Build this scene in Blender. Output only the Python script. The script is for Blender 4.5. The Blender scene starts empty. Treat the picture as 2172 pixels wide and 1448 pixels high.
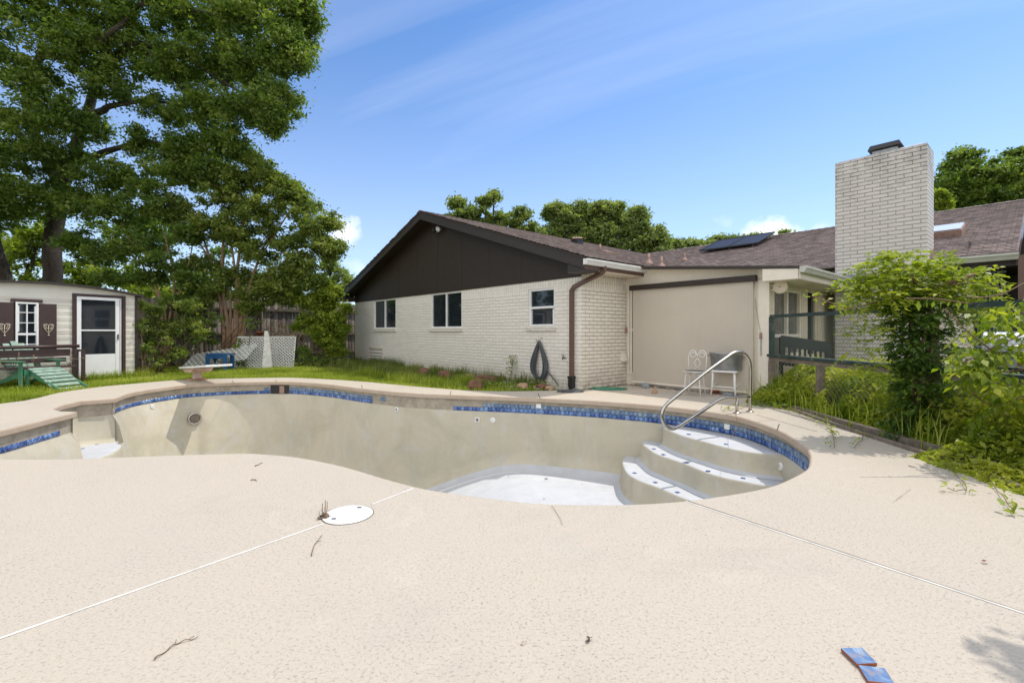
import bpy, math, random
import numpy as np
from mathutils import Vector, Matrix, noise
from mathutils.geometry import delaunay_2d_cdt
random.seed(7); rng = np.random.default_rng(7)
R = math.radians
S = bpy.context.scene
COL = S.collection
# ---------------------------------------------------------------- camera
F = 990.0; CX = 1086.0; HY = 703.0; CH = 1.2
cam = bpy.data.cameras.new('camera'); camo = bpy.data.objects.new('camera', cam); COL.objects.link(camo)
cam.sensor_width = 36; cam.lens = 36*F/2172; cam.shift_y = -(724-HY)/2172
cam.clip_start = .05; cam.clip_end = 1500
camo.location = (0, 0, CH); camo.rotation_euler = (R(90), 0, 0)
S.camera = camo
# ---------------------------------------------------------------- light
SUN = Vector((.43, .20, 1)).normalized()
ELEV = math.asin(SUN.z); AZ = math.atan2(SUN.x, SUN.y)
S.view_settings.view_transform = 'Standard'; S.view_settings.look = 'None'
S.view_settings.exposure = 0.62; S.view_settings.gamma = 1; S.view_settings.use_curve_mapping = False
W = bpy.data.worlds.new('World'); S.world = W; W.use_nodes = True
def world():
    n = W.node_tree.nodes; l = W.node_tree.links; n.clear()
    sky = n.new('ShaderNodeTexSky'); sky.sky_type = 'NISHITA'; sky.sun_disc = False
    sky.sun_elevation = ELEV; sky.sun_rotation = AZ; sky.air_density = 1.0; sky.dust_density = .7; sky.ozone_density = 1.3
    bg = n.new('ShaderNodeBackground'); bg.inputs[1].default_value = .15
    out = n.new('ShaderNodeOutputWorld')
    tc = n.new('ShaderNodeTexCoord'); sep = n.new('ShaderNodeSeparateXYZ'); l.new(tc.outputs['Generated'], sep.inputs[0])
    def math_(op, a, b=None, c=None, clamp=False):
        m = n.new('ShaderNodeMath'); m.operation = op; m.use_clamp = clamp
        for i, v in enumerate((a, b, c)):
            if v is None: continue
            if isinstance(v, (int, float)): m.inputs[i].default_value = v
            else: l.new(v, m.inputs[i])
        return m.outputs[0]
    # cloud layer coordinates: direction projected on a high flat layer
    zc = math_('ADD', math_('MAXIMUM', sep.outputs[2], 0), .12)
    px = math_('DIVIDE', sep.outputs[0], zc); py = math_('DIVIDE', sep.outputs[1], zc)
    cmb = n.new('ShaderNodeCombineXYZ'); l.new(px, cmb.inputs[0]); l.new(py, cmb.inputs[1])
    mr_ = n.new('ShaderNodeMapping'); mr_.inputs['Rotation'].default_value = (0, 0, R(26)); l.new(cmb.outputs[0], mr_.inputs[0])
    mp = n.new('ShaderNodeMapping'); mp.inputs['Scale'].default_value = (.42, 1.7, 1); mp.inputs['Location'].default_value = (.35, 1.15, 0)
    l.new(mr_.outputs[0], mp.inputs[0])
    nz = n.new('ShaderNodeTexNoise'); nz.inputs['Scale'].default_value = .8; nz.inputs['Detail'].default_value = 6; nz.inputs['Roughness'].default_value = .52; nz.inputs['Distortion'].default_value = .6
    l.new(mp.outputs[0], nz.inputs[0])
    r = n.new('ShaderNodeValToRGB'); r.color_ramp.elements[0].position = .43; r.color_ramp.elements[1].position = .85
    l.new(nz.outputs[0], r.inputs[0])
    wisp = math_('MULTIPLY', r.outputs[0], .34)
    # two heaped clouds standing low over the horizon
    nc = n.new('ShaderNodeTexNoise'); nc.inputs['Scale'].default_value = 16; nc.inputs['Detail'].default_value = 8; nc.inputs['Roughness'].default_value = .55
    l.new(tc.outputs['Generated'], nc.inputs[0])
    tot = None
    for (cx, cy, rad, soft, amp) in ((722, 498, .062, .05, .9), (1645, 494, .07, .045, .95), (765, 570, .06, .07, .55), (1735, 490, .045, .05, .55), (1540, 470, .05, .06, .35)):
        v = Vector(((cx-CX)/F, 1, -(cy-HY)/F)).normalized()
        d = n.new('ShaderNodeVectorMath'); d.operation = 'SUBTRACT'; l.new(tc.outputs['Generated'], d.inputs[0]); d.inputs[1].default_value = v
        sc = n.new('ShaderNodeVectorMath'); sc.operation = 'MULTIPLY'; l.new(d.outputs[0], sc.inputs[0]); sc.inputs[1].default_value = (1, 1, 1.35)
        ln = n.new('ShaderNodeVectorMath'); ln.operation = 'LENGTH'; l.new(sc.outputs[0], ln.inputs[0])
        e = math_('SUBTRACT', rad, ln.outputs['Value'])
        e = math_('ADD', e, math_('MULTIPLY', math_('SUBTRACT', nc.outputs[0], .5), .14))
        e = math_('MULTIPLY', math_('DIVIDE', e, soft, clamp=True), amp)
        tot = e if tot is None else math_('MAXIMUM', tot, e)
    # pale veil close to the horizon
    hz = math_('MULTIPLY', math_('POWER', math_('SUBTRACT', 1, math_('DIVIDE', math_('MAXIMUM', sep.outputs[2], 0), .60), clamp=True), 1.6), .40)
    # broken cloud field, unseen, added overhead and behind the viewer to fill shadows
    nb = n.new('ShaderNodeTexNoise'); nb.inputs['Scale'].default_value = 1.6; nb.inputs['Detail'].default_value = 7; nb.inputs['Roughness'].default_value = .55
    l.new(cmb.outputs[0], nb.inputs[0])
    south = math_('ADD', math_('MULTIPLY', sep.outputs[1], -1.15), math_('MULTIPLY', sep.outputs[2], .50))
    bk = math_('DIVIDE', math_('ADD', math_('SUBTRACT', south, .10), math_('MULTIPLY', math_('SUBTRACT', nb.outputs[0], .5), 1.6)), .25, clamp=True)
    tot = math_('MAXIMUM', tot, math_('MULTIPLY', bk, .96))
    f = math_('MAXIMUM', math_('MAXIMUM', wisp, tot), hz, clamp=True)
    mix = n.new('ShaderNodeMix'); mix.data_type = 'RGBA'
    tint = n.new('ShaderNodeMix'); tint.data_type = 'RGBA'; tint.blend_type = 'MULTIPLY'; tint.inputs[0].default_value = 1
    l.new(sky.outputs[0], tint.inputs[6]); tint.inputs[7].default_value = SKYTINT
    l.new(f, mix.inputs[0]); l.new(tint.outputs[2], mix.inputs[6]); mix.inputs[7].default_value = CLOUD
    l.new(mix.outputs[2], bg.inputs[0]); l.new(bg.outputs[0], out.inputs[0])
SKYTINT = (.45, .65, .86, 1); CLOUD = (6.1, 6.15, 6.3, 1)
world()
sl = bpy.data.lights.new('sun', 'SUN'); sl.energy = 2.0; sl.angle = R(.5); sl.color = (1, .94, .85)
so = bpy.data.objects.new('sun', sl); COL.objects.link(so); so.rotation_euler = SUN.to_track_quat('Z', 'Y').to_euler(); so.location = (0, 0, 30)
S.cycles.max_bounces = 8; S.cycles.diffuse_bounces = 4; S.cycles.transparent_max_bounces = 8
S.cycles.use_denoising = True

# ---------------------------------------------------------------- placing helpers
def g(px, py, z=0.0):                       # point of the horizontal plane z seen at a pixel of the photograph
    Y = F*(CH-z)/(py-HY); return Vector(((px-CX)/F*Y, Y, z))
def P(px, py, Y): return Vector(((px-CX)/F*Y, Y, CH-(py-HY)/F*Y))
HC = Vector((1.44, 9.65, 0)); HA = Vector((.6575, -.7534, 0)).normalized(); HB = Vector((.7534, .6575, 0)).normalized()
HROT = math.atan2(HA.y, HA.x)
def H(a, b, z): return HC + HA*a + HB*b + Vector((0, 0, z))
def pB(px, py, b):                          # house coordinates (a, z) on the plane at depth b
    k = (px-CX)/F; o = H(0, b, 0)
    a = (k*o.y - o.x)/(HA.x - k*HA.y); Y = o.y + HA.y*a
    return a, CH-(py-HY)/F*Y
def pA(px, py, a):
    k = (px-CX)/F; o = H(a, 0, 0)
    b = (k*o.y - o.x)/(HB.x - k*HB.y); Y = o.y + HB.y*b
    return b, CH-(py-HY)/F*Y
# ---------------------------------------------------------------- object helpers
def tag(o, label=None, cat=None, group=None, kind=None):
    if label: o['label'] = label
    if cat: o['category'] = cat
    if group: o['group'] = group
    if kind: o['kind'] = kind
    return o
def empty(name, loc=(0, 0, 0), rz=0, label=None, cat=None, group=None):
    o = bpy.data.objects.new(name, None); COL.objects.link(o); o.location = loc; o.rotation_euler = (0, 0, rz)
    o.empty_display_size = .1
    return tag(o, label, cat, group)
def link_parent(o, parent):                 # world-coordinate parts under an Empty keep their place; parts of a 'local' Empty use its own axes
    if parent is None: return
    o.parent = parent
    if parent.type == 'EMPTY' and not parent.get('_loc'):
        o.matrix_parent_inverse = (Matrix.Translation(parent.location) @ Matrix.Rotation(parent.rotation_euler.z, 4, 'Z')).inverted()
LOCALS = []
def local(e): e['_loc'] = 1; LOCALS.append(e); return e
class MB:
    def __init__(s): s.v = []; s.f = []; s.sm = []
    def add(s, vs, fs, smooth=False):
        k = len(s.v); s.v += [tuple(v) for v in vs]; s.f += [tuple(i+k for i in f) for f in fs]; s.sm += [smooth]*len(fs); return s
    def box(s, c, d, rot=None, taper=1.0):
        hx, hy, hz = d[0]/2, d[1]/2, d[2]/2
        vs = [Vector((x*hx*(taper if z > 0 else 1), y*hy*(taper if z > 0 else 1), z*hz)) for z in (-1, 1) for x, y in ((-1, -1), (1, -1), (1, 1), (-1, 1))]
        if rot is not None: vs = [rot @ v for v in vs]
        c = Vector(c); vs = [v+c for v in vs]
        return s.add(vs, [(3, 2, 1, 0), (4, 5, 6, 7), (0, 1, 5, 4), (1, 2, 6, 5), (2, 3, 7, 6), (3, 0, 4, 7)])
    def bar(s, p, q, w, h, up=(0, 0, 1)):       # a straight bar from p to q, w wide, h high
        p = Vector(p); q = Vector(q); d = (q-p); L = d.length; d.normalize(); up = Vector(up)
        x = d.cross(up)
        if x.length < 1e-4: x = d.cross(Vector((1, 0, 0)))
        x.normalize(); z = x.cross(d); vs = []
        for e in (p, q):
            for i, j in ((-1, -1), (1, -1), (1, 1), (-1, 1)): vs.append(e + x*(i*w/2) + z*(j*h/2))
        return s.add(vs, [(0, 1, 2, 3), (7, 6, 5, 4), (0, 4, 5, 1), (1, 5, 6, 2), (2, 6, 7, 3), (3, 7, 4, 0)])
    def tube(s, pts, r, n=8, smooth=True, close=False, cap=True):
        pts = [Vector(p) for p in pts]; m = len(pts)
        if isinstance(r, (int, float)): r = [r]*m
        vs = []; prev = None
        for i, p in enumerate(pts):
            if close: d = pts[(i+1) % m] - pts[i-1]
            else: d = pts[min(i+1, m-1)] - pts[max(i-1, 0)]
            if d.length < 1e-9: d = Vector((0, 0, 1))
            d.normalize()
            if prev is None:
                a = Vector((0, 0, 1)) if abs(d.z) < .9 else Vector((1, 0, 0)); x = d.cross(a).normalized()
            else:
                x = prev - d*prev.dot(d)
                if x.length < 1e-6: x = d.orthogonal()
                x.normalize()
            prev = x; y = d.cross(x)
            for k in range(n):
                t = 2*math.pi*(k+.5)/n; vs.append(p + (x*math.cos(t) + y*math.sin(t))*r[i])
        fs = []
        for i in range(m if close else m-1):
            j = (i+1) % m
            for k in range(n): fs.append((i*n+k, i*n+(k+1) % n, j*n+(k+1) % n, j*n+k))
        if cap and not close: fs += [tuple(range(n-1, -1, -1)), tuple((m-1)*n+k for k in range(n))]
        return s.add(vs, fs, smooth)
    def lathe(s, prof, c=(0, 0, 0), n=24, sx=1, sy=1, rot=None, smooth=True, cap=True):
        c = Vector(c); vs = []
        for r, z in prof:
            for k in range(n):
                t = 2*math.pi*k/n; v = Vector((r*math.cos(t)*sx, r*math.sin(t)*sy, z))
                if rot is not None: v = rot @ v
                vs.append(v+c)
        fs = []
        for i in range(len(prof)-1):
            for k in range(n): fs.append((i*n+k, i*n+(k+1) % n, (i+1)*n+(k+1) % n, (i+1)*n+k))
        if cap: fs += [tuple(range(n-1, -1, -1)), tuple((len(prof)-1)*n+k for k in range(n))]
        return s.add(vs, fs, smooth)
    def prism(s, poly, z0, z1):                # a vertical prism over a plan outline
        n = len(poly); vs = [(p[0], p[1], z0) for p in poly] + [(p[0], p[1], z1) for p in poly]
        return s.add(vs, [tuple(range(n-1, -1, -1)), tuple(range(n, 2*n))] + [(i, (i+1) % n, n+(i+1) % n, n+i) for i in range(n)])
    def quad(s, a, b, c, d): return s.add([a, b, c, d], [(0, 1, 2, 3)])
    def slab(s, poly, th):                      # a planar outline in space, thickened along its normal
        poly = [Vector(p) for p in poly]; n = len(poly); nn = (poly[1]-poly[0]).cross(poly[2]-poly[0]).normalized()*th
        return s.add([*poly, *[p-nn for p in poly]], [tuple(range(n)), tuple(range(2*n-1, n-1, -1))] + [(i, n+i, n+(i+1) % n, (i+1) % n) for i in range(n)])
    def rock(s, c, d, seed, n=2, amp=.25):
        import bmesh
        bm = bmesh.new(); bmesh.ops.create_icosphere(bm, subdivisions=n, radius=1)
        vs = []
        for v in bm.verts:
            p = v.co.copy(); q = Vector([math.copysign(abs(t)**.65, t) for t in p])
            q *= 1 + amp*noise.noise(p*1.3 + Vector((seed*7.1, seed*3.3, 0))) + amp*.4*noise.noise(p*3.1 + Vector((seed, 5, 1)))
            vs.append(Vector((q.x*d[0]/2, q.y*d[1]/2, q.z*d[2]/2)))
        ro = Matrix.Rotation(seed*1.7, 3, 'Z'); vs = [ro @ v + Vector(c) for v in vs]
        s.add(vs, [tuple(v.index for v in f.verts) for f in bm.faces], False); bm.free(); return s
    def build(s, name, mat, parent=None, bevel=0, tone=None, org=None):
        me = bpy.data.meshes.new(name)
        vs = s.v
        if org is not None: o3 = Vector(org); vs = [tuple(Vector(v)-o3) for v in vs]
        me.from_pydata(vs, [], s.f); me.update()
        me.polygons.foreach_set('use_smooth', s.sm)
        me.materials.append(mat)
        o = bpy.data.objects.new(name, me); COL.objects.link(o)
        if org is not None: o.location = org
        link_parent(o, parent)
        if bevel:
            b = o.modifiers.new('bevel', 'BEVEL'); b.width = bevel; b.segments = 2; b.limit_method = 'ANGLE'; b.angle_limit = R(40)
        return o
def npmesh(name, verts, quads, mat, parent=None, tone=None, smooth=False):
    me = bpy.data.meshes.new(name); nv = len(verts); nq = len(quads); k = quads.shape[1]
    me.vertices.add(nv); me.vertices.foreach_set('co', verts.astype(np.float32).ravel())
    me.loops.add(nq*k); me.loops.foreach_set('vertex_index', quads.astype(np.int32).ravel())
    me.polygons.add(nq); me.polygons.foreach_set('loop_start', np.arange(0, nq*k, k, dtype=np.int32))
    me.polygons.foreach_set('loop_total', np.full(nq, k, dtype=np.int32))
    me.update(calc_edges=True)
    if tone is not None:
        a = me.attributes.new('tone', 'FLOAT', 'FACE'); a.data.foreach_set('value', tone.astype(np.float32))
    me.materials.append(mat)
    o = bpy.data.objects.new(name, me); COL.objects.link(o)
    link_parent(o, parent)
    return o
# ---------------------------------------------------------------- materials
class MT:
    def __init__(s, name, rough=.6, metal=0, spec=.5):
        s.m = bpy.data.materials.new(name); s.m.use_nodes = True; s.n = s.m.node_tree.nodes; s.l = s.m.node_tree.links
        s.b = s.n['Principled BSDF']; s.b.inputs['Roughness'].default_value = rough; s.b.inputs['Metallic'].default_value = metal
        s.b.inputs['Specular IOR Level'].default_value = spec
        s.tc = s.n.new('ShaderNodeTexCoord')
    def val(s, v, inp):
        if isinstance(v, (int, float)): inp.default_value = v
        elif isinstance(v, tuple): inp.default_value = (*v, 1) if len(v) == 3 and inp.type == 'RGBA' else v
        else: s.l.new(v, inp)
    def co(s, scale=(1, 1, 1), rot=(0, 0, 0), src=None):
        m = s.n.new('ShaderNodeMapping'); m.inputs['Scale'].default_value = scale; m.inputs['Rotation'].default_value = rot
        s.l.new(src or s.tc.outputs['Object'], m.inputs[0]); return m.outputs[0]
    def noise(s, scale, detail=4, rough=.55, vec=None, dist=0):
        t = s.n.new('ShaderNodeTexNoise'); t.inputs['Scale'].default_value = scale; t.inputs['Detail'].default_value = detail; t.inputs['Roughness'].default_value = rough; t.inputs['Distortion'].default_value = dist
        s.l.new(vec or s.tc.outputs['Object'], t.inputs[0]); return t.outputs[0]
    def vor(s, scale, vec=None, feature='F1', out='Distance'):
        t = s.n.new('ShaderNodeTexVoronoi'); t.feature = feature; t.inputs['Scale'].default_value = scale
        s.l.new(vec or s.tc.outputs['Object'], t.inputs[0]); return t.outputs[out]
    def ramp(s, v, stops):
        r = s.n.new('ShaderNodeValToRGB'); e = r.color_ramp.elements
        while len(e) < len(stops): e.new(.5)
        for i, (p, c) in enumerate(stops):
            e[i].position = p; e[i].color = (c, c, c, 1) if isinstance(c, (int, float)) else (*c, 1)
        s.l.new(v, r.inputs[0]); return r.outputs[0]
    def math(s, op, a, b=0.0, clamp=False):
        m = s.n.new('ShaderNodeMath'); m.operation = op; m.use_clamp = clamp; s.val(a, m.inputs[0]); s.val(b, m.inputs[1]); return m.outputs[0]
    def mix(s, f, a, b, blend='MIX'):
        m = s.n.new('ShaderNodeMix'); m.data_type = 'RGBA'; m.blend_type = blend; s.val(f, m.inputs[0]); s.val(a, m.inputs[6]); s.val(b, m.inputs[7]); return m.outputs[2]
    def bump(s, h, strength=.3, dist=.01, nrm=None):
        b = s.n.new('ShaderNodeBump'); b.inputs['Strength'].default_value = strength; b.inputs['Distance'].default_value = dist; s.val(h, b.inputs['Height'])
        if nrm is not None: s.l.new(nrm, b.inputs['Normal'])
        s.l.new(b.outputs[0], s.b.inputs['Normal']); return b.outputs[0]
    def col(s, c): s.val(c, s.b.inputs['Base Color']); return s
def plain(name, c, rough=.6, metal=0, var=.12, scale=9, bump=.0, spec=.5, dirt=None):
    t = MT(name, rough, metal, spec); nz = t.noise(scale, 5)
    lo = tuple(x*(1-var) for x in c); hi = tuple(min(1, x*(1+var)) for x in c)
    k = t.ramp(nz, [(.3, lo), (.7, hi)])
    if dirt: k = t.mix(t.ramp(t.noise(scale*.4, 6, .7), [(.52, 0.), (.7, .8)]), k, dirt)
    t.col(k)
    if bump: t.bump(t.noise(scale*8, 3), bump, .004)
    return t.m
def leafmat(name, dark, mid, light, trans=.38, tcol=None, gloss=.35):
    t = MT(name, .5); n, l = t.n, t.l
    at = n.new('ShaderNodeAttribute'); at.attribute_name = 'tone'
    c = t.ramp(at.outputs['Fac'], [(0, dark), (.5, mid), (1, light)])
    t.col(c); t.b.inputs['Roughness'].default_value = gloss+.1; t.b.inputs['Specular IOR Level'].default_value = .35
    tr = n.new('ShaderNodeBsdfTranslucent'); tc = t.mix(1.0, c, tcol or (1.25, 1.35, .5), 'MULTIPLY'); l.new(tc, tr.inputs[0])
    mx = n.new('ShaderNodeMixShader'); mx.inputs[0].default_value = trans
    l.new(t.b.outputs[0], mx.inputs[1]); l.new(tr.outputs[0], mx.inputs[2]); l.new(mx.outputs[0], n['Material Output'].inputs[0])
    return t.m
def brickmat(name, paint, mortar, wear=.25, soldier=None, stain=False):
    t = MT(name, .55); sp = t.n.new('ShaderNodeSeparateXYZ'); t.l.new(t.tc.outputs['Object'], sp.inputs[0])
    ab = t.math('ADD', sp.outputs[0], sp.outputs[1])
    def br(u, v, w=.255, h=.079):
        cb = t.n.new('ShaderNodeCombineXYZ'); t.val(u, cb.inputs[0]); t.val(v, cb.inputs[1])
        # tiny wander so the joints are not ruled lines
        wn = t.n.new('ShaderNodeTexNoise'); wn.inputs['Scale'].default_value = 6; t.l.new(cb.outputs[0], wn.inputs[0])
        w2 = t.n.new('ShaderNodeVectorMath'); w2.operation = 'SCALE'; w2.inputs['Scale'].default_value = .008; t.l.new(wn.outputs['Color'], w2.inputs[0])
        ad = t.n.new('ShaderNodeVectorMath'); ad.operation = 'ADD'; t.l.new(cb.outputs[0], ad.inputs[0]); t.l.new(w2.outputs[0], ad.inputs[1])
        b = t.n.new('ShaderNodeTexBrick'); b.inputs['Scale'].default_value = 1; b.inputs['Brick Width'].default_value = w; b.inputs['Row Height'].default_value = h
        b.inputs['Mortar Size'].default_value = .0075; b.inputs['Mortar Smooth'].default_value = .3; b.inputs['Bias'].default_value = -.2
        b.inputs['Color1'].default_value = (*paint, 1); b.inputs['Color2'].default_value = (*[x*.9 for x in paint], 1); b.inputs['Mortar'].default_value = (*paint, 1)
        t.l.new(ad.outputs[0], b.inputs[0]); return b
    b1 = br(ab, sp.outputs[2]); col, fac = b1.outputs[0], b1.outputs[1]
    if soldier is not None:
        b2 = br(sp.outputs[2], ab, .30, .08); k = t.math('GREATER_THAN', sp.outputs[2], soldier)
        col = t.mix(k, col, b2.outputs[0]); fac = t.mix(k, fac, b2.outputs[1])
    worn = t.ramp(t.noise(3.2, 6, .7), [(.35, 1-wear), (.62, 1.)])
    fr = t.math('ABSOLUTE', t.math('SUBTRACT', t.math('FRACT', t.math('ADD', t.math('DIVIDE', t.math('ADD', sp.outputs[2], t.math('MULTIPLY', t.math('SUBTRACT', t.noise(2.5, 3), .5), .012)), .079), .5)), .5))
    line = t.ramp(fr, [(.025, 1.), (.095, 0.)])
    if soldier is not None: line = t.math('MULTIPLY', line, t.math('SUBTRACT', 1, k))
    fac = t.math('MAXIMUM', t.math('MULTIPLY', fac, .75), line)
    mf = t.math('MULTIPLY', fac, t.ramp(t.noise(5, 4), [(.3, .6), (.6, 1.)]))
    c = t.mix(mf, col, mortar)
    c = t.mix(t.math('MULTIPLY', t.math('SUBTRACT', 1, worn), .55), c, tuple(x*.72 for x in paint))
    low = t.math('MULTIPLY', t.math('SUBTRACT', 1, t.math('MULTIPLY', sp.outputs[2], 2.2), True), t.ramp(t.noise(7, 5, .75), [(.4, .1), (.65, .8)]))
    if not stain: c = t.mix(low, c, (.36, .29, .20))
    pit = t.ramp(t.noise(38, 3, .7), [(.66, 0.), (.74, 1.)])
    c = t.mix(t.math('MULTIPLY', pit, .35), c, (.30, .24, .18))
    if stain:
        hi = t.math('GREATER_THAN', sp.outputs[2], 3.3)
        st = t.math('MULTIPLY', t.ramp(t.noise(2.3, 6, .75, t.co((1, 1, .6))), [(.44, 0.), (.60, 1.)]), t.math('MULTIPLY', t.math('SUBTRACT', sp.outputs[2], 3.5), .9, True))
        c = t.mix(t.math('MULTIPLY', st, t.math('ADD', t.math('MULTIPLY', fac, .7), .3)), c, (.08, .075, .07))
    t.col(c)
    hh = t.math('SUBTRACT', t.math('MULTIPLY', t.noise(22, 4), .35), fac)
    t.bump(hh, .9, .007); return t.m
M = {}
def mats():
    M['wbrick'] = brickmat('painted_brick', (.84, .79, .72), (.54, .48, .40), soldier=2.12)
    M['sbrick'] = brickmat('painted_side_brick', (.84, .78, .68), (.26, .21, .16), soldier=2.12)
    M['cbrick'] = brickmat('painted_chimney_brick', (.70, .65, .60), (.19, .165, .145), stain=True)
    M['cream'] = plain('cream_paint', (.78, .71, .60), .5, var=.04, bump=.05)
    M['creamd'] = plain('weathered_cream_paint', (.66, .58, .45), .5, var=.08)
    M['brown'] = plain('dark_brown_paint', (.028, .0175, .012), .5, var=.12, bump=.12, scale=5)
    M['fascia'] = plain('brown_fascia_paint', (.034, .025, .021), .45, var=.1, bump=.1)
    M['dspout'] = plain('downspout_paint', (.12, .068, .048), .4, var=.12)
    M['maroon'] = plain('maroon_brown_trim_paint', (.052, .028, .025), .45, var=.15, bump=.1)
    M['black'] = plain('black_paint', (.018, .018, .02), .4)
    M['white'] = plain('white_paint', (.82, .82, .80), .4, var=.04)
    M['caulk'] = plain('grimy_white_caulk', (.66, .64, .60), .6, var=.2, scale=7, dirt=(.42, .38, .32))
    M['vinyl'] = plain('white_vinyl', (.80, .80, .80), .3, var=.03)
    M['gutter'] = plain('aluminium_gutter', (.72, .71, .68), .35, var=.08, scale=3)
    M['gutterg'] = plain('grey_gutter', (.50, .50, .44), .4, var=.1, scale=4)
    M['rust'] = plain('rusty_vent_metal', (.30, .19, .15), .6, var=.3, scale=14)
    M['steel'] = plain('stainless_steel', (.50, .46, .41), .27, 1, var=.12, scale=6)
    M['galv'] = plain('galvanised_steel', (.34, .35, .36), .42, .75, var=.22, scale=11)
    M['hose'] = plain('grey_hose', (.075, .08, .09), .5, var=.2)
    M['ghose'] = plain('green_hose', (.05, .22, .13), .4)
    M['trunk'] = plain('bark', (.060, .045, .036), .9, var=.45, scale=16, bump=.8)
    M['myrtle'] = plain('smooth_tan_bark', (.30, .18, .11), .75, var=.3, scale=7, bump=.3)
    M['twig'] = plain('dry_twig', (.16, .10, .06), .8, var=.3, scale=30)
    M['deadvine'] = plain('dead_brush_wood', (.26, .19, .13), .85, var=.3, scale=20)
    M['soil'] = plain('dark_soil', (.075, .055, .04), .95, var=.45, scale=22, bump=.8)
    M['wood'] = plain('weathered_grey_wood', (.21, .17, .13), .85, var=.3, scale=9, bump=.5)
    M['gwood'] = plain('dark_green_rail_paint', (.020, .044, .040), .55, var=.3, scale=12, dirt=(.20, .20, .17))
    M['wire'] = plain('green_coated_wire', (.10, .16, .13), .5)
    M['chairg'] = plain('faded_green_chair_paint', (.05, .20, .11), .55, var=.2, scale=8, bump=.3, dirt=(.22, .30, .22))
    M['chairt'] = plain('sun_bleached_green_paint', (.24, .34, .27), .6, var=.3, scale=10, bump=.3, dirt=(.12, .22, .15))
    M['blue'] = plain('blue_table_paint', (.02, .10, .27), .5, var=.15)
    M['rockr'] = plain('red_sandstone', (.19, .085, .055), .9, var=.4, scale=9, bump=.9)
    M['rockt'] = plain('tan_stone', (.42, .27, .17), .9, var=.25, scale=12, bump=.7)
    M['rockb'] = plain('grey_blue_stone', (.30, .33, .36), .85, var=.3, scale=14, bump=.7)
    M['clay'] = plain('terracotta', (.30, .09, .04), .8, var=.2)
    M['pebble'] = plain('pale_gravel', (.55, .50, .44), .9, var=.25, scale=30)
    t = MT('window_glass', .04, 0, .8); t.col(t.ramp(t.noise(.9, 2), [(.3, (.008, .012, .018)), (.7, (.02, .026, .034))])); M['glass'] = t.m
    t = MT('insect_screen', .7); t.col((.045, .05, .05)); M['screen'] = t.m
    t = MT('warm_window_glass', .06, 0, .7); t.col(t.ramp(t.noise(2.5, 3), [(.35, (.05, .045, .035)), (.65, (.13, .12, .10))])); M['glassw'] = t.m
    # shingles
    for key, ax in (('shx', 0), ('shy', 1)):
        t = MT('asphalt_shingle_'+key, .9); sp = t.n.new('ShaderNodeSeparateXYZ'); t.l.new(t.tc.outputs['Object'], sp.inputs[0])
        cb = t.n.new('ShaderNodeCombineXYZ'); t.l.new(sp.outputs[ax], cb.inputs[0]); t.val(t.math('MULTIPLY', sp.outputs[1-ax], 1.054), cb.inputs[1])
        b = t.n.new('ShaderNodeTexBrick'); b.inputs['Scale'].default_value = 1; b.inputs['Brick Width'].default_value = .19; b.inputs['Row Height'].default_value = .14
        b.inputs['Mortar Size'].default_value = .009; b.inputs['Bias'].default_value = .1; b.offset = .37
        b.inputs['Color1'].default_value = (.40, .31, .28, 1); b.inputs['Color2'].default_value = (.09, .068, .062, 1); b.inputs['Mortar'].default_value = (.05, .04, .036, 1)
        t.l.new(cb.outputs[0], b.inputs[0])
        c = t.mix(.3, b.outputs[0], t.ramp(t.noise(4.5, 6, .75), [(.3, (.11, .085, .078)), (.7, (.27, .215, .195))]))
        c = t.mix(t.ramp(t.math('FRACT', t.math('DIVIDE', t.math('MULTIPLY', sp.outputs[1-ax], 1.054), .14)), [(0, .0), (.72, 0.), (.97, .55)]), c, (.05, .038, .034)) if False else c
        c = t.mix(.25, c, t.ramp(t.noise(60, 3), [(.3, (.07, .055, .05)), (.7, (.3, .25, .23))]))
        t.col(c); t.bump(t.math('SUBTRACT', t.noise(50, 3), t.math('MULTIPLY', b.outputs[1], 2)), .7, .01); M[key] = t.m
    # pool deck: sprayed textured concrete
    t = MT('textured_concrete', .8, 0, .3)
    big = t.ramp(t.noise(.55, 5, .6), [(.3, (.48, .43, .365)), (.55, (.505, .445, .368)), (.75, (.48, .445, .395))])
    fl = t.noise(66, 5, .72, t.co((1, 1, 1)), .2)
    sp1 = t.ramp(t.noise(72, 4, .62, t.co((1, 1.25, 1)), .5), [(.575, 0.), (.67, 1.)])
    worn = t.ramp(t.noise(.8, 6, .7), [(.38, .06), (.66, 1.)])
    c = t.mix(t.math('MULTIPLY', sp1, worn), big, (.25, .205, .16))
    c = t.mix(.28, c, t.ramp(fl, [(.3, (.36, .31, .245)), (.7, (.60, .53, .43))]))
    rst = t.math('MULTIPLY', t.ramp(t.noise(1.7, 6, .8), [(.70, 0.), (.78, .6)]), t.ramp(fl, [(.4, .3), (.6, 1.)]))
    c = t.mix(rst, c, (.33, .20, .12))
    c = t.mix(t.ramp(t.noise(.38, 7, .72, None, .6), [(.50, 0.), (.72, .5)]), c, (.36, .33, .29))
    c = t.mix(t.ramp(t.noise(1.3, 7, .8, None, 1.2), [(.58, 0.), (.64, .22), (.66, .05)]), c, (.62, .56, .47))
    cr = t.ramp(t.vor(.42, t.co((1, 1, 1), src=None), 'DISTANCE_TO_EDGE'), [(0, 1.), (.0022, 0.)])
    c = t.mix(t.math('MULTIPLY', cr, t.ramp(t.noise(1.2), [(.56, 0.), (.62, .6)])), c, (.16, .12, .09))
    t.col(c)
    t.bump(t.math('ADD', t.math('MULTIPLY', sp1, -.8), fl), .55, .006); M['deck'] = t.m
    t = MT('coping_concrete', .8, 0, .3)
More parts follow.
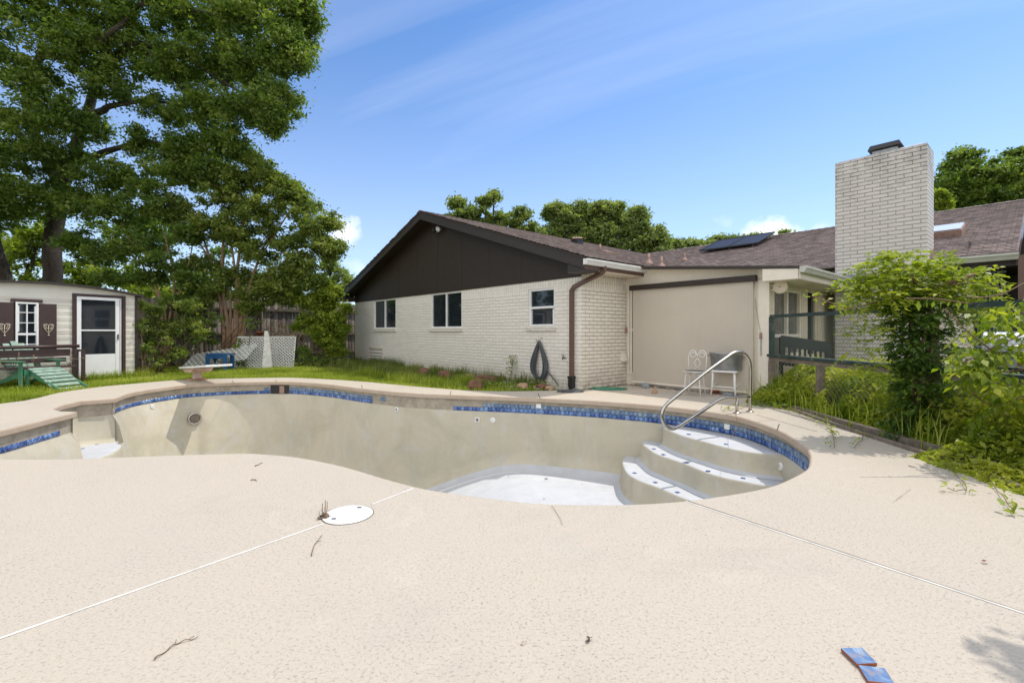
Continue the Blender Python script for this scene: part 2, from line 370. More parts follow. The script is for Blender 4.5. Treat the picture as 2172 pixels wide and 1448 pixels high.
    c = t.ramp(t.noise(2.5, 6, .7), [(.3, (.42, .32, .235)), (.7, (.50, .415, .325))]); c = t.mix(t.ramp(t.noise(14, 5, .7), [(.58, 0.), (.72, .55)]), c, (.27, .20, .14)); t.col(c); t.bump(t.noise(40, 4), .4, .006); M['coping'] = t.m
    # plaster
    t = MT('pool_plaster', .75, 0, .3)
    base = t.ramp(t.noise(1.1, 6, .62, t.co((1, 1, .8)), .5), [(.30, (.46, .435, .355)), (.5, (.54, .49, .375)), (.72, (.57, .52, .425))])
    base = t.mix(t.ramp(t.noise(3.1, 6, .7, t.co((1.3, 1.3, .45)), .6), [(.5, 0.), (.75, .5)]), base, (.60, .59, .55))
    base = t.mix(t.ramp(t.noise(7.5, 6, .72, t.co((2.2, 2.2, .3))), [(.56, 0.), (.78, .35)]), base, (.36, .33, .26))
    base = t.mix(t.ramp(t.noise(.9, 7, .72, None, .8), [(.46, 0.), (.66, .55)]), base, (.40, .36, .26))
    base = t.mix(t.ramp(t.noise(1.6, 7, .75, t.co((1, 1, 2.2)), .5), [(.54, 0.), (.70, .5)]), base, (.52, .53, .54))
    base = t.mix(t.ramp(t.noise(9, 6, .8), [(.63, 0.), (.72, .5)]), base, (.30, .27, .21))
    t.col(base); t.bump(t.noise(30, 4), .2, .004); M['plaster'] = t.m
    t = MT('white_pool_floor_plaster', .75, 0, .3); c = t.ramp(t.noise(4, 7, .75), [(.3, (.47, .48, .50)), (.7, (.57, .58, .61))]); c = t.mix(t.ramp(t.noise(22, 5, .7), [(.62, 0.), (.75, .4)]), c, (.45, .45, .45)); t.col(c); t.bump(t.noise(40, 4), .15, .004); M['floorp'] = t.m
    t = MT('mortar_bed', .9); c = t.ramp(t.noise(5, 7, .75), [(.3, (.24, .205, .155)), (.6, (.42, .37, .29)), (.8, (.50, .45, .36))]); t.col(c); t.bump(t.noise(24, 5), .9, .01); M['mortar'] = t.m
    t = MT('glazed_blue_tile', .12, 0, .6)
    at = t.n.new('ShaderNodeAttribute'); at.attribute_name = 'tone'
    v = t.noise(38, 5, .75, dist=1.2); k = t.math('ADD', t.math('MULTIPLY', at.outputs['Fac'], .26), t.math('MULTIPLY', t.math('ADD', t.math('MULTIPLY', t.math('SUBTRACT', v, .5), 1.9), .5), .85))
    t.col(t.ramp(k, [(.32, (.018, .045, .17)), (.5, (.04, .10, .33)), (.64, (.11, .22, .48)), (.8, (.34, .48, .68))])); t.bump(v, .25, .004); M['tile'] = t.m
    t = MT('weathered_blue_tile', .4, 0, .4)
    at = t.n.new('ShaderNodeAttribute'); at.attribute_name = 'tone'
    v = t.noise(38, 5, .75, dist=1.2); k = t.math('ADD', t.math('MULTIPLY', at.outputs['Fac'], .26), t.math('MULTIPLY', t.math('ADD', t.math('MULTIPLY', t.math('SUBTRACT', v, .5), 1.9), .5), .85))
    t.col(t.ramp(k, [(.32, (.07, .12, .24)), (.55, (.15, .24, .38)), (.8, (.36, .44, .50))])); M['tileu'] = t.m
    t = MT('loose_tile_glaze', .08, 0, .6); v = t.noise(9, 5, .6, dist=1.8)
    c = t.ramp(v, [(.3, (.07, .12, .25)), (.5, (.14, .22, .38)), (.7, (.34, .42, .48))]); c = t.mix(t.ramp(t.noise(14, 3), [(.6, 0.), (.66, .6)]), c, (.35, .26, .22)); t.col(c); M['ltile'] = t.m
    t = MT('lawn_soil', .95); t.col(t.ramp(t.noise(7, 6, .7), [(.3, (.09, .11, .03)), (.6, (.13, .16, .04)), (.8, (.16, .13, .07))])); t.bump(t.noise(30, 4), .8, .02); M['lawn'] = t.m
    # shed siding
    t = MT('white_metal_siding', .45); sp = t.n.new('ShaderNodeSeparateXYZ'); t.l.new(t.tc.outputs['Object'], sp.inputs[0])
    c = t.ramp(t.noise(3, 5), [(.3, (.68, .64, .56)), (.7, (.76, .73, .66))]); c = t.mix(t.ramp(t.noise(30, 3, .7), [(.68, 0.), (.74, .5)]), c, (.38, .26, .18)); t.col(c); M['siding'] = t.m
    # old fence boards
    t = MT('old_fence_board', .9); at = t.n.new('ShaderNodeAttribute'); at.attribute_name = 'tone'
    v = t.noise(7, 6, .7, t.co((6, 6, .5))); k = t.math('ADD', t.math('MULTIPLY', at.outputs['Fac'], .5), t.math('MULTIPLY', v, .6))
    t.col(t.ramp(k, [(.25, (.05, .042, .037)), (.55, (.125, .105, .09)), (.85, (.22, .185, .155))])); t.bump(v, .7, .01); M['fence'] = t.m
    # roller shade cloth
    t = MT('tan_shade_cloth', .8, 0, .2); w = t.n.new('ShaderNodeTexWave'); w.wave_type = 'BANDS'; w.bands_direction = 'X'; w.inputs['Scale'].default_value = 13; w.inputs['Distortion'].default_value = .8; w.inputs['Detail'].default_value = 3
    t.l.new(t.tc.outputs['Object'], w.inputs[0])
    t.col(t.mix(t.math('MULTIPLY', w.outputs[1], .42), t.ramp(t.noise(1.2, 5), [(.35, (.53, .47, .385)), (.65, (.47, .42, .35))]), (.64, .58, .49))); M['shade'] = t.m
    t = MT('solar_cell', .5, 0, .2); t.col((.012, .013, .028)); M['solar'] = t.m
    t = MT('skylight_dome', .25, 0, .6); t.col((.55, .60, .66)); M['dome'] = t.m
    M['oak'] = leafmat('oak_leaf', (.06, .11, .026), (.15, .225, .05), (.36, .42, .11), .52)
    M['myr'] = leafmat('myrtle_leaf', (.07, .115, .028), (.18, .24, .052), (.46, .49, .15), .5)
    M['brt'] = leafmat('bright_leaf', (.11, .17, .02), (.24, .31, .04), (.44, .48, .09), .5)
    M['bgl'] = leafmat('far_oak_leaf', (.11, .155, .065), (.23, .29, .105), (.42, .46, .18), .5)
    M['vine'] = leafmat('vine_leaf', (.08, .14, .014), (.23, .30, .03), (.47, .48, .07), .5)
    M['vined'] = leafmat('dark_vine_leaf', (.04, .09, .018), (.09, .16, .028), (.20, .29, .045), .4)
    M['grs'] = leafmat('grass_blade', (.15, .20, .02), (.33, .40, .045), (.54, .54, .15), .5, gloss=.5)
    M['weed'] = leafmat('tall_grass_blade', (.05, .085, .014), (.10, .15, .025), (.36, .34, .12), .35, gloss=.5)
mats()
# ================================================================ ground, deck, pool
def catmull(pts, per=8):
    out = []
    n = len(pts)
    for i in range(n-1):
        p0 = pts[max(i-1, 0)]; p1 = pts[i]; p2 = pts[i+1]; p3 = pts[min(i+2, n-1)]
        for k in range(per):
            t = k/per; out.append(.5*((2*p1) + (p2-p0)*t + (2*p0-5*p1+4*p2-p3)*t*t + (3*p1-p0-3*p2+p3)*t**3))
    out.append(pts[-1]); return out
def V2(x, y): return Vector((x, y))
def gp(px, py): q = g(px, py); return V2(q.x, q.y)
A_ = V2(-6.54, 6.99); B_ = V2(-7.16, 8.42)
far = [B_, V2(-7.42, 8.95), V2(-7.56, 9.6), gp(392, 815.5), gp(443, 812.5), gp(500, 810), gp(585, 808.6), gp(642, 810), gp(706, 815.4), gp(768, 823.3), gp(861, 832), gp(954, 836.5),
       gp(1060, 840), gp(1150, 843.5), gp(1260, 849), gp(1370, 857), gp(1440, 864), gp(1509, 873), gp(1578, 885.5), gp(1652, 911), gp(1702, 940), gp(1721, 961), gp(1722, 980), gp(1713, 997), gp(1666, 1022),
       gp(1619, 1037), gp(1536, 1052), gp(1453, 1063), gp(1357, 1069.5), gp(1250, 1071), gp(1140, 1068), gp(1060, 1060), gp(946, 1045), gp(880, 1033), gp(809, 1014), gp(722, 988.5), gp(629, 970),
       gp(552, 963), gp(508, 962), gp(374, 965.5), gp(253, 970), gp(129, 974), gp(0, 973), V2(-5.3, 4.5), V2(-5.85, 4.85), V2(-6.15, 5.35), V2(-6.3, 6.0), A_]
OUT = catmull(far, 6)                                   # from B clockwise round to A
REC = [A_, V2(-6.80, 7.02), V2(-7.12, 7.22), V2(-7.36, 7.60), V2(-7.50, 8.10), B_]      # the recess with the seat
LOOPD = OUT + REC[1:-1]                                 # closed pool edge of the deck
def area(p): return sum(p[i-1].x*p[i].y - p[i].x*p[i-1].y for i in range(len(p)))/2
if area(LOOPD) < 0: SGN = -1
else: SGN = 1
def normals(pts, closed):
    n = len(pts); res = []
    for i in range(n):
        a = pts[i-1] if (closed or i > 0) else pts[i]; b = pts[(i+1) % n] if (closed or i < n-1) else pts[i]
        d = (b-a).normalized(); res.append(V2(-d.y, d.x)*SGN)     # towards the water
    return res
def inside(p, poly):
    c = False; n = len(poly); j = n-1
    for i in range(n):
        a, b = poly[i], poly[j]
        if (a.y > p.y) != (b.y > p.y) and p.x < (b.x-a.x)*(p.y-a.y)/(b.y-a.y)+a.x: c = not c
        j = i
    return c
def cdt_sheet(outer, hole, z, grid=None, z_fn=None):
    vs = list(outer) + list(hole); no = len(outer); nh = len(hole)
    ed = [(i, (i+1) % no) for i in range(no)] + [(no+i, no+(i+1) % nh) for i in range(nh)]
    if grid: vs += grid
    r = delaunay_2d_cdt([Vector(v) for v in vs], ed, [], 0, 1e-5)
    V, Fc = r[0], r[2]; keep = []
    for f in Fc:
        c = sum((V[i] for i in f), V2(0, 0))/len(f)
        if inside(c, outer) and not (nh and inside(c, hole)): keep.append(tuple(f))
    fx = []
    for f in keep:
        a, b, c = V[f[0]], V[f[1]], V[f[2]]
        fx.append(f if (b-a).cross(c-a) > 0 else f[::-1])
    zz = z_fn or (lambda p: z)
    m = MB(); m.add([(v.x, v.y, zz(v)) for v in V], fx); return m
EDGE = [V2(4.42, 8.35), V2(4.09, 5.97), V2(3.97, 4.25), V2(3.72, 2.9), V2(3.2, 1.6), V2(3.1, -5)]      # timber edging on the right
h2 = lambda a, b: V2(H(a, b, 0).x, H(a, b, 0).y)
LAWN_EDGE = catmull([V2(-12.5, 4.5), V2(-10.2, 6.6), gp(0, 856), gp(129, 832), gp(219, 819.5), gp(335, 809), gp(400, 804.5), gp(560, 801), gp(629, 801), gp(758, 808), gp(866, 818), gp(990, 827.5), gp(1090, 829.5), gp(1200, 827)], 4)
DECKO = LAWN_EDGE + [h2(0.0, 0.0), h2(0, 1.58), h2(3.05, 1.58)] + EDGE + [V2(-12.5, -5)]
ground = cdt_sheet([V2(-300, -200), V2(300, -200), V2(300, 500), V2(-300, 500)], [p for p in [V2(-7.9, 3.6), V2(-1, 3.6), V2(-1, 2.9), V2(3.6, 2.9), V2(3.9, 7), V2(1.3, 8.9), V2(-5, 11.9), V2(-8.2, 11.3)]], -.05).build('lawn', M['lawn'])
tag(ground, 'green lawn and bare soil round the pool deck', None, None, 'structure')
dk = cdt_sheet(DECKO, LOOPD, 0.0)
deck = dk.build('pool_deck', M['deck']); tag(deck, 'beige textured concrete pool deck with worn speckled surface', None, None, 'structure')
# outer edge of the slab
m = MB(); n = len(DECKO)
m.add([(p.x, p.y, 0) for p in DECKO] + [(p.x, p.y, -.12) for p in DECKO], [(i, (i+1) % n, n+(i+1) % n, n+i) for i in range(n)]); m.build('slab_edge', M['coping'], deck)
# cantilevered lip
LN = normals(LOOPD, True); prof = [(0, 0), (.012, -.004), (.02, -.016), (.02, -.072), (.010, -.082), (-.05, -.085)]
nl = len(LOOPD); m = MB(); vs = []
def chip(i): return .006*noise.noise(Vector((i*.35, 2, 0)))
for (o, z) in prof: vs += [(p.x+q.x*o, p.y+q.y*o, z + (chip(i) if -.08 < z < -.01 else 0)) for i, (p, q) in enumerate(zip(LOOPD, LN))]
m.add(vs, [(k*nl+i, k*nl+(i+1) % nl, (k+1)*nl+(i+1) % nl, (k+1)*nl+i) for k in range(len(prof)-1) for i in range(nl)], False)
m.build('coping_lip', M['coping'], deck)
# white caulked joints in the deck
def strip(pts, w, z=.004, bulge=0):
    m = MB(); L = len(pts); vs = []
    for i, p in enumerate(pts):
        a = pts[max(i-1, 0)]; b = pts[min(i+1, L-1)]; d = (b-a).normalized(); q = V2(-d.y, d.x)*w/2
        vs += [(p.x+q.x, p.y+q.y, z-.003), (p.x, p.y, z+bulge), (p.x-q.x, p.y-q.y, z-.003)]
    m.add(vs, [(3*i+k, 3*i+k+1, 3*i+k+4, 3*i+k+3) for i in range(L-1) for k in (0, 1)], True); return m
def seg(a, b, n=30, wob=.002):
    return [a.lerp(b, i/n) + V2(wob*noise.noise(Vector((i*.9, 1, 0))), wob*noise.noise(Vector((i*.9, 9, 0)))) for i in range(n+1)]
strip(seg(gp(-30, 1364.5), gp(686, 1111)), .013, .005, .001).build('caulk_joint', M['caulk'], deck)
strip(seg(gp(789, 1069.5), gp(876, 1036)), .014, .005, .001).build('caulk_joint', M['caulk'], deck)
strip(seg(gp(1455, 1063.5), gp(2215, 1315)), .012, .005, .001).build('caulk_joint', M['caulk'], deck)
strip(seg(gp(1460, 1062.5), gp(2215, 1313), 40, .003), .022, .0035).build('joint_gap', M['wood'], deck)
strip(seg(V2(3.52, 6.72), V2(3.66, 5.6), 14), .014, .004).build('joint_gap', M['wood'], deck)
for a, b in (((1416+0, 850), (1410, 861)), ((493, 806), (495, 812)), ((767, 817), (768, 823)), ((586, 805), (585, 810)), ((957, 829), (955, 837)), ((1141, 834), (1146, 846)), ((1653, 899), (1648, 912))):
    strip(seg(gp(*a), gp(*b), 6, .006), .012, .004).build('crack', M['soil'], deck)
# ---- the pool itself
pool = empty('swimming_pool', (-1.5, 6.5, 0), 0, 'empty free-form swimming pool of tan plaster with a blue waterline tile band', 'pool')
ON = normals(OUT, False)
# smoothed normals so that deep offsets do not fold
for _ in range(14): ON = [ON[0]] + [(ON[i-1]+ON[i]+ON[i+1]).normalized() for i in range(1, len(ON)-1)] + [ON[-1]]
SH = OUT + [A_.lerp(B_, t) for t in (.2, .4, .6, .8)]; SHN = normals(SH, True)
for _ in range(14): SHN = [(SHN[i-1]+SHN[i]+SHN[(i+1) % len(SHN)]).normalized() for i in range(len(SHN))]
nO = len(OUT); nS = len(SH)
def sm(a, b, x): t = min(1, max(0, (x-a)/(b-a))); return t*t*(3-2*t)
def depth(p): return 1.27 + 1.25*sm(.4, -3.6, p.x + .0*p.y)
def radius(p): return .32 + .95*sm(-1, -5.0, p.x)
OFF0 = -.035                                            # wall stands a little behind the lip
rings = []
for z in (-.30, -.50): rings.append([(p + q*(OFF0 + (.0 if z > -.4 else .015 + .03*sm(-2, -5, p.x) + .05*sm(-4.5, -7, p.x))), z) for p, q in zip(SH, SHN)])
rings.append([(p + q*(OFF0 + .015 + .04*sm(-2, -5, p.x) + .10*sm(-4.5, -7, p.x)), -.80) for p, q in zip(SH, SHN)])
NR = 9
for k in range(NR+1):
    rr = []
    for p, q in zip(SH, SHN):
        D = depth(p); r = radius(p); t = k/NR*math.pi/2
        lean = .015 + .05*sm(-2, -5, p.x) + .26*sm(-4.5, -7, p.x)
        rr.append((p + q*(OFF0 + lean + r*(1-math.cos(t))), -(D-r) - r*math.sin(t)))
    rings.append(rr)
m = MB(); vs = []
for rr in rings: vs += [(p.x, p.y, z) for p, z in rr]
fs = []
for k in range(len(rings)-1):
    for i in range(nS):
        if k <= 0 and i >= nO-1: continue
        if k == 1 and i >= nO-1: continue
        fs.append((k*nS+i, (k+1)*nS+i, (k+1)*nS+(i+1) % nS, k*nS+(i+1) % nS))
m.add(vs, fs, True)
# strip under the seat recess: the wall there starts lower
shell = m.build('shell', M['plaster'], pool); shell.data.materials.append(M['floorp'])
for pl in shell.data.polygons:
    if abs(pl.normal.z) > .72: pl.material_index = 1
last = [p for p, z in rings[-1]]
grid = [V2(x*.35-7.2, y*.35+3.0) for x in range(32) for y in range(26)]
grid = [q for q in grid if inside(q, last) and min((q-w).length for w in last) > .15]
fl = cdt_sheet(last, [], 0, grid, lambda p: -depth(p)-.0)
# floor ring heights must follow the cove ring
fo = fl.build('floor', M['floorp'], pool)
for pl in fo.data.polygons: pl.use_smooth = True
# mortar band + tiles
m = MB(); vs = []; zs = (-.08, -.302)
for z in zs: vs += [(p.x+q.x*(OFF0-.004), p.y+q.y*(OFF0-.004), z) for p, q in zip(OUT, normals(OUT, False))]
m.add(vs, [(i, nO+i, nO+i+1, i+1) for i in range(nO-1)], True); m.build('mortar_band', M['mortar'], pool)
ONr = normals(OUT, False)
cum = [0]
for i in range(1, nO): cum.append(cum[-1] + (OUT[i]-OUT[i-1]).length)
def at(s):
    for i in range(1, nO):
        if cum[i] >= s: t = (s-cum[i-1])/(cum[i]-cum[i-1]); return OUT[i-1].lerp(OUT[i], t), ONr[i-1].lerp(ONr[i], t).normalized()
    return OUT[-1], ONr[-1]
def s_of(px, lo=0, hi=None):                            # arc length of the far wall crossed by a column of the photograph
    k = (px-CX)/F; best = None
    for i in range(1, nO):
        a, b = OUT[i-1], OUT[i]; fa = a.x-k*a.y; fb = b.x-k*b.y
        if fa*fb <= 0 and fa != fb:
            t = fa/(fa-fb); p = a.lerp(b, t); s = cum[i-1]+t*(cum[i]-cum[i-1])
            if best is None or p.y > best[0]: best = (p.y, s)
    return best[1]
s570, s612 = s_of(572), s_of(612); s790, s958, s1022, s803, s818 = s_of(787), s_of(960), s_of(1023), s_of(803), s_of(815)
sLe = s_of(560); s1640 = s_of(1722) if True else 0
TW = .0762
def tiles(name, s0, s1, z0, z1, mat, miss=0):
    n = max(1, round((s1-s0)/TW)); w = (s1-s0)/n; V = []; Q = []; T = []
    for k in range(n):
        if random.random() < miss: continue
        a, qa = at(s0+w*k+.0018); b, qb = at(s0+w*(k+1)-.0018); o = OFF0+.006+random.uniform(-.0012, .0012)
        c = [(a.x+qa.x*o, a.y+qa.y*o), (b.x+qb.x*o, b.y+qb.y*o)]; d = [(a.x+qa.x*(o-.008), a.y+qa.y*(o-.008)), (b.x+qb.x*(o-.008), b.y+qb.y*(o-.008))]
        i = len(V); V += [(*c[0], z0), (*c[1], z0), (*c[1], z1), (*c[0], z1), (*d[0], z0), (*d[1], z0), (*d[1], z1), (*d[0], z1)]
        Q += [(i, i+1, i+2, i+3), (i+3, i+2, i+6, i+7), (i, i+3, i+7, i+4), (i+1, i+5, i+6, i+2), (i, i+4, i+5, i+1)]; tt = random.random(); T += [tt]*5
    return npmesh(name, np.array(V), np.array(Q), mat, pool, np.array(T))
ZL = (-.298, -.224); ZU = (-.221, -.147)
smax = cum[-1]; sR = cum[min(range(nO), key=lambda i: (OUT[i]-gp(1619, 1037)).length)]
s_left = s_of(-60) if False else smax
tiles('tile_band', .10, s570, *ZL, M['tile'])
tiles('tile_band', s612, s790, *ZL, M['tile']); tiles('tile_band', s612, s790, *ZU, M['tileu'])
tiles('tile_band', sLe, s570, *ZU, M['tileu'])
tiles('tile_band', s803, s818, *ZU, M['tileu'])
tiles('tile_band', s958, sR, *ZL, M['tile']); tiles('tile_band', s1022, sR, *ZU, M['tileu'])
# left piece beside the recess
dA = 0
for i in range(nO-1, 0, -1):
    if (OUT[i]-A_).length > .20: break
sA = cum[i]
tiles('tile_band', smax*.9, sA, *ZL, M['tile'])
# recess with the seat
m = MB(); RN = normals(REC, False); vs = []
rz = (-.08, -.30, -.70, -.76, -.78); ro = (OFF0, OFF0, OFF0+.02, OFF0+.05, OFF0+.12)
for z, o in zip(rz, ro): vs += [(p.x+q.x*o, p.y+q.y*o, z) for p, q in zip(REC, RN)]
k = len(REC)
m.add(vs, [(j*k+i, (j+1)*k+i, (j+1)*k+i+1, j*k+i+1) for j in range(1, 4) for i in range(k-1)], True)
m.build('recess_wall', M['plaster'], pool)
m = MB(); m.add(vs[:2*k], [(i, k+i, k+i+1, i+1) for i in range(k-1)], False); m.build('mortar_band', M['mortar'], pool)
# closing strips between recess and shell
for e, ri, si in ((REC[-1], -1, 0), (REC[0], 0, nO-1)):
    q = RN[ri]; m = MB()
    for (za, ka), (zb, kb) in (((-.30, 0), (-.50, 1)), ((-.50, 1), (-.80, 2)), ((-.80, 2), (-2.0, 4))):
        a, b = rings[ka][si][0], rings[kb][si][0]; o = e+q*(OFF0-.0)-V2(q.x, q.y)*.03
        m.quad((o.x, o.y, za), (o.x, o.y, zb), (b.x, b.y, zb), (a.x, a.y, za))
    m.build('recess_wall', M['plaster'], pool)
# curved seat with a bullnose
cA = A_.lerp(B_, .5); outn = V2(.92, .39)
front = [A_ + V2(.03, .0) , A_+V2(.10, .12), A_.lerp(B_, .25)+outn*.22, A_.lerp(B_, .5)+outn*.27, A_.lerp(B_, .75)+outn*.22, B_+V2(.12, -.10), B_+V2(.05, .02)]
front = catmull(front, 5)
def bench(name, back, front, ztop, zbot, mtop=None):
    m = MB(); n = len(front); rb = .035; cols = []
    fn = []
    for i in range(n):
        a = front[max(i-1, 0)]; b = front[min(i+1, n-1)]; d = (b-a).normalized(); q = V2(d.y, -d.x)
        if q.dot(front[n//2]-back[len(back)//2]) < 0: q = -q
        fn.append(q)
    prof = [(-.03-rb*1.0, 0), (-rb, -.002), (-rb*.45, -.007), (-.006, -.020), (0, -.045), (.004, -.075), (.012, -(ztop-zbot)+.10), (.04, -(ztop-zbot)+.035), (.11, -(ztop-zbot)+.004)]
    vs = []
    for o, z in prof: vs += [(p.x+q.x*o, p.y+q.y*o, ztop+z) for p, q in zip(front, fn)]
    m.add(vs, [(j*n+i, (j+1)*n+i, (j+1)*n+i+1, j*n+i+1) for j in range(len(prof)-1) for i in range(n-1)], True)
    inner = [V2(p.x+q.x*prof[0][0], p.y+q.y*prof[0][0]) for p, q in zip(front, fn)]
    poly = inner + back
    m.add([(p.x, p.y, ztop) for p in poly], [tuple(range(len(poly)))], True)
    return m
seat = bench('seat', list(reversed([p + q*(-.2) for p, q in zip(REC, RN)]))[0:] , front, -.78, -2.3).build('seat', M['floorp'], pool)
# entry steps
def zg(px, py, z): q = g(px, py, z); return V2(q.x, q.y)
W1 = [V2(4.2, 5.7), V2(4.2, 7.5), V2(3.0, 8.2), V2(2.3, 7.9)]
f1 = catmull([V2(2.62, 7.62), V2(2.40, 7.42), zg(1424, 914, -.31), zg(1453, 925, -.31), zg(1495, 936, -.31), zg(1536, 947, -.31), zg(1575, 955, -.31), zg(1612, 960, -.31), V2(3.42, 5.68)], 5)
f2 = catmull([V2(2.35, 7.92), V2(2.11, 7.62), zg(1374, 950, -.60), zg(1390, 961, -.60), zg(1415, 970, -.60), zg(1453, 983, -.60), zg(1495, 1000, -.60), zg(1536, 1012, -.60), zg(1578, 1020, -.60), zg(1615, 1027, -.60), V2(3.42, 5.25)], 5)
f3 = catmull([V2(2.05, 8.1), V2(1.82, 7.72), zg(1322, 990, -.90), zg(1332, 1005, -.90), zg(1357, 1019, -.90), zg(1398, 1034, -.90), zg(1453, 1057, -.90), V2(2.5, 5.5), V2(3.45, 4.9)], 5)
steps = []
for f, zt, zb in ((f1, -.31, -.60), (f2, -.60, -.90), (f3, -.90, -1.275)):
    steps.append(bench('step', W1 if f is f1 else [V2(4.2, 5.0), V2(4.2, 8.5), V2(1.9, 8.5)], f, zt, zb).build('step', M['floorp'], pool))
steps = steps
# rear riser faces use tan plaster like the walls: the steps carry a two material mesh
for st in steps + [seat]:
    st.data.materials.append(M['plaster'])
    for pl in st.data.polygons:
        if abs(pl.normal.z) < .62 or (st is seat and pl.center.z < -.9): pl.material_index = 1
def steptile(px, py, z, st, s=.052, rot=.3):
    q = g(px, py, z); m = MB(); m.box((0, 0, 0), (s, s, .006)); o = m.build('step_tile', M['tile'], None); o.location = (q.x, q.y, z+.002); o.rotation_euler.z = rot; o.parent = st
for px, py, r in ((1461, 921, .1), (1540, 942, 1.0)): steptile(px, py, -.31, steps[0], rot=r)
for px, py, r in ((1387, 952, .2), (1407, 964, .5), (1457, 981, .7), (1502, 999, .9), (1576, 1014, 1.1)): steptile(px, py, -.60, steps[1], rot=r)
for px, py, r in ((1346, 1003, .78), (1390, 1023, .5), (1437, 1044, .3)): steptile(px, py, -.90, steps[2], rot=r)
for px, py in ((229, 917), (227, 924), (223, 931), (205, 942), (175, 951)):
    steptile(px, py, -.78, seat, .05, 1.2)
# fittings on the far wall
def wallpt(px, py, dz=0):
    p, q = at(s_of(px)); z = CH-(py-HY)/F*p.y; return Vector((p.x+q.x*OFF0, p.y+q.y*OFF0, z)), Vector((q.x, q.y, 0))
def fitting(name, px, py, r, mat, inner=None, label=None, proud=.012):
    c, q = wallpt(px, py); ro = q.to_track_quat('Z', 'Y').to_matrix(); c = c + q*(.02 + .04*sm(-2, -5, c.x) if c.z < -.35 else .004)
    o = MB().lathe([(r, -.03), (r, proud*.6), (r*.85, proud), (r*.62, proud), (r*.58, proud*.4), (0.001, proud*.4)], c, 20, rot=ro).build(name, mat, pool)
    if inner: MB().lathe([(r*.42, 0), (r*.40, proud*1.1), (.001, proud*1.2)], c, 14, rot=ro).build(name+'_cap', inner, o)
    if label: o['label'] = label
    return o
fitting('return_fitting', 1045, 891, .05, M['white'], M['vinyl'])
fitting('return_fitting', 840, 868, .042, M['white'], M['black'])
fitting('return_fitting', 322, 862, .045, M['white'], M['vinyl'])
c, q = wallpt(1012, 890); ro = q.to_track_quat('Z', 'Y').to_matrix()
o = MB().box(c+q*.012, (.085, .085, .03), ro).build('suction_plate', M['white'], pool); MB().lathe([(.03, 0), (.03, .03), (.001, .031)], c, 16, rot=ro).build('grate', M['rust'], o)
c, q = wallpt(1142, 861); MB().box(c+q*.012, (.085, .075, .012), q.to_track_quat('Z', 'Y').to_matrix()).build('tile_patch', M['white'], pool)
c, q = wallpt(1540, 905); MB().box(c+q*.012, (.085, .075, .012), q.to_track_quat('Z', 'Y').to_matrix()).build('tile_patch', M['white'], pool)
# step return on the right wall
pp = V2(3.07, 5.12); best = min(range(nO), key=lambda i: (OUT[i]-gp(1718, 955)).length)
p, q2 = OUT[best], ONr[best]
k = (1652-CX)/F
def rightwall(px, py):
    k = (px-CX)/F; lst = []
    for i in range(1, nO):
        a, b = OUT[i-1], OUT[i]; fa = a.x-k*a.y; fb = b.x-k*b.y
        if fa*fb <= 0: t = fa/(fa-fb); lst.append((a.lerp(b, t), ONr[i]))
    p, q = max(lst, key=lambda w: w[0].y); return Vector((p.x, p.y, CH-(py-HY)/F*p.y)), Vector((q.x, q.y, 0))
c, q = rightwall(1652, 989); ro = q.to_track_quat('Z', 'Y').to_matrix()
MB().lathe([(.05, -.06), (.05, .01), (.042, .016), (.03, .016), (.026, .006), (.001, .006)], c+q*-.02, 20, rot=ro).build('return_fitting', M['white'], pool)
# underwater lamp
c, q = wallpt(408, 885); ro = (q+Vector((0, 0, .10))).normalized().to_track_quat('Z', 'Y').to_matrix(); c = c + q*.24
o = MB().lathe([(.125, -.25), (.135, .0), (.13, .025), (.105, .032), (.10, .01)], c, 28, rot=ro, cap=False).build('pool_light', M['steel'], pool)
MB().lathe([(.10, .0), (.085, .02), (.05, .032), (.001, .038)], c, 24, rot=ro, cap=False).build('lens', M['wood'], o)
# flat black sheet painting the shade inside the skimmer opening
a, qa = at(s570+.01); b, qb = at(s612-.01); m = MB()
for z in (-.10, -.30): pass
def v3(p, z): return Vector((p.x, p.y, z))
o0, o1 = OFF0+.010, OFF0-.22
fa, fb, ba, bb = a+qa*o0, b+qb*o0, a+qa*o1, b+qb*o1
m = MB(); m.quad(v3(a+qa*.0+qa*(OFF0+.004), -.09), v3(b+qb*(OFF0+.004), -.09), v3(b+qb*(OFF0+.004), -.3), v3(a+qa*(OFF0+.004), -.3)); m.build('throat_shade_sheet', M['black'], pool)
mid, qm = at((s570+s612)/2+.05); MB().box(v3(mid+qm*(OFF0+.012), -.2), (.12, .02, .18), qm.to_3d().to_track_quat('Y', 'Z').to_matrix()).build('skimmer_weir', M['rust'], pool)
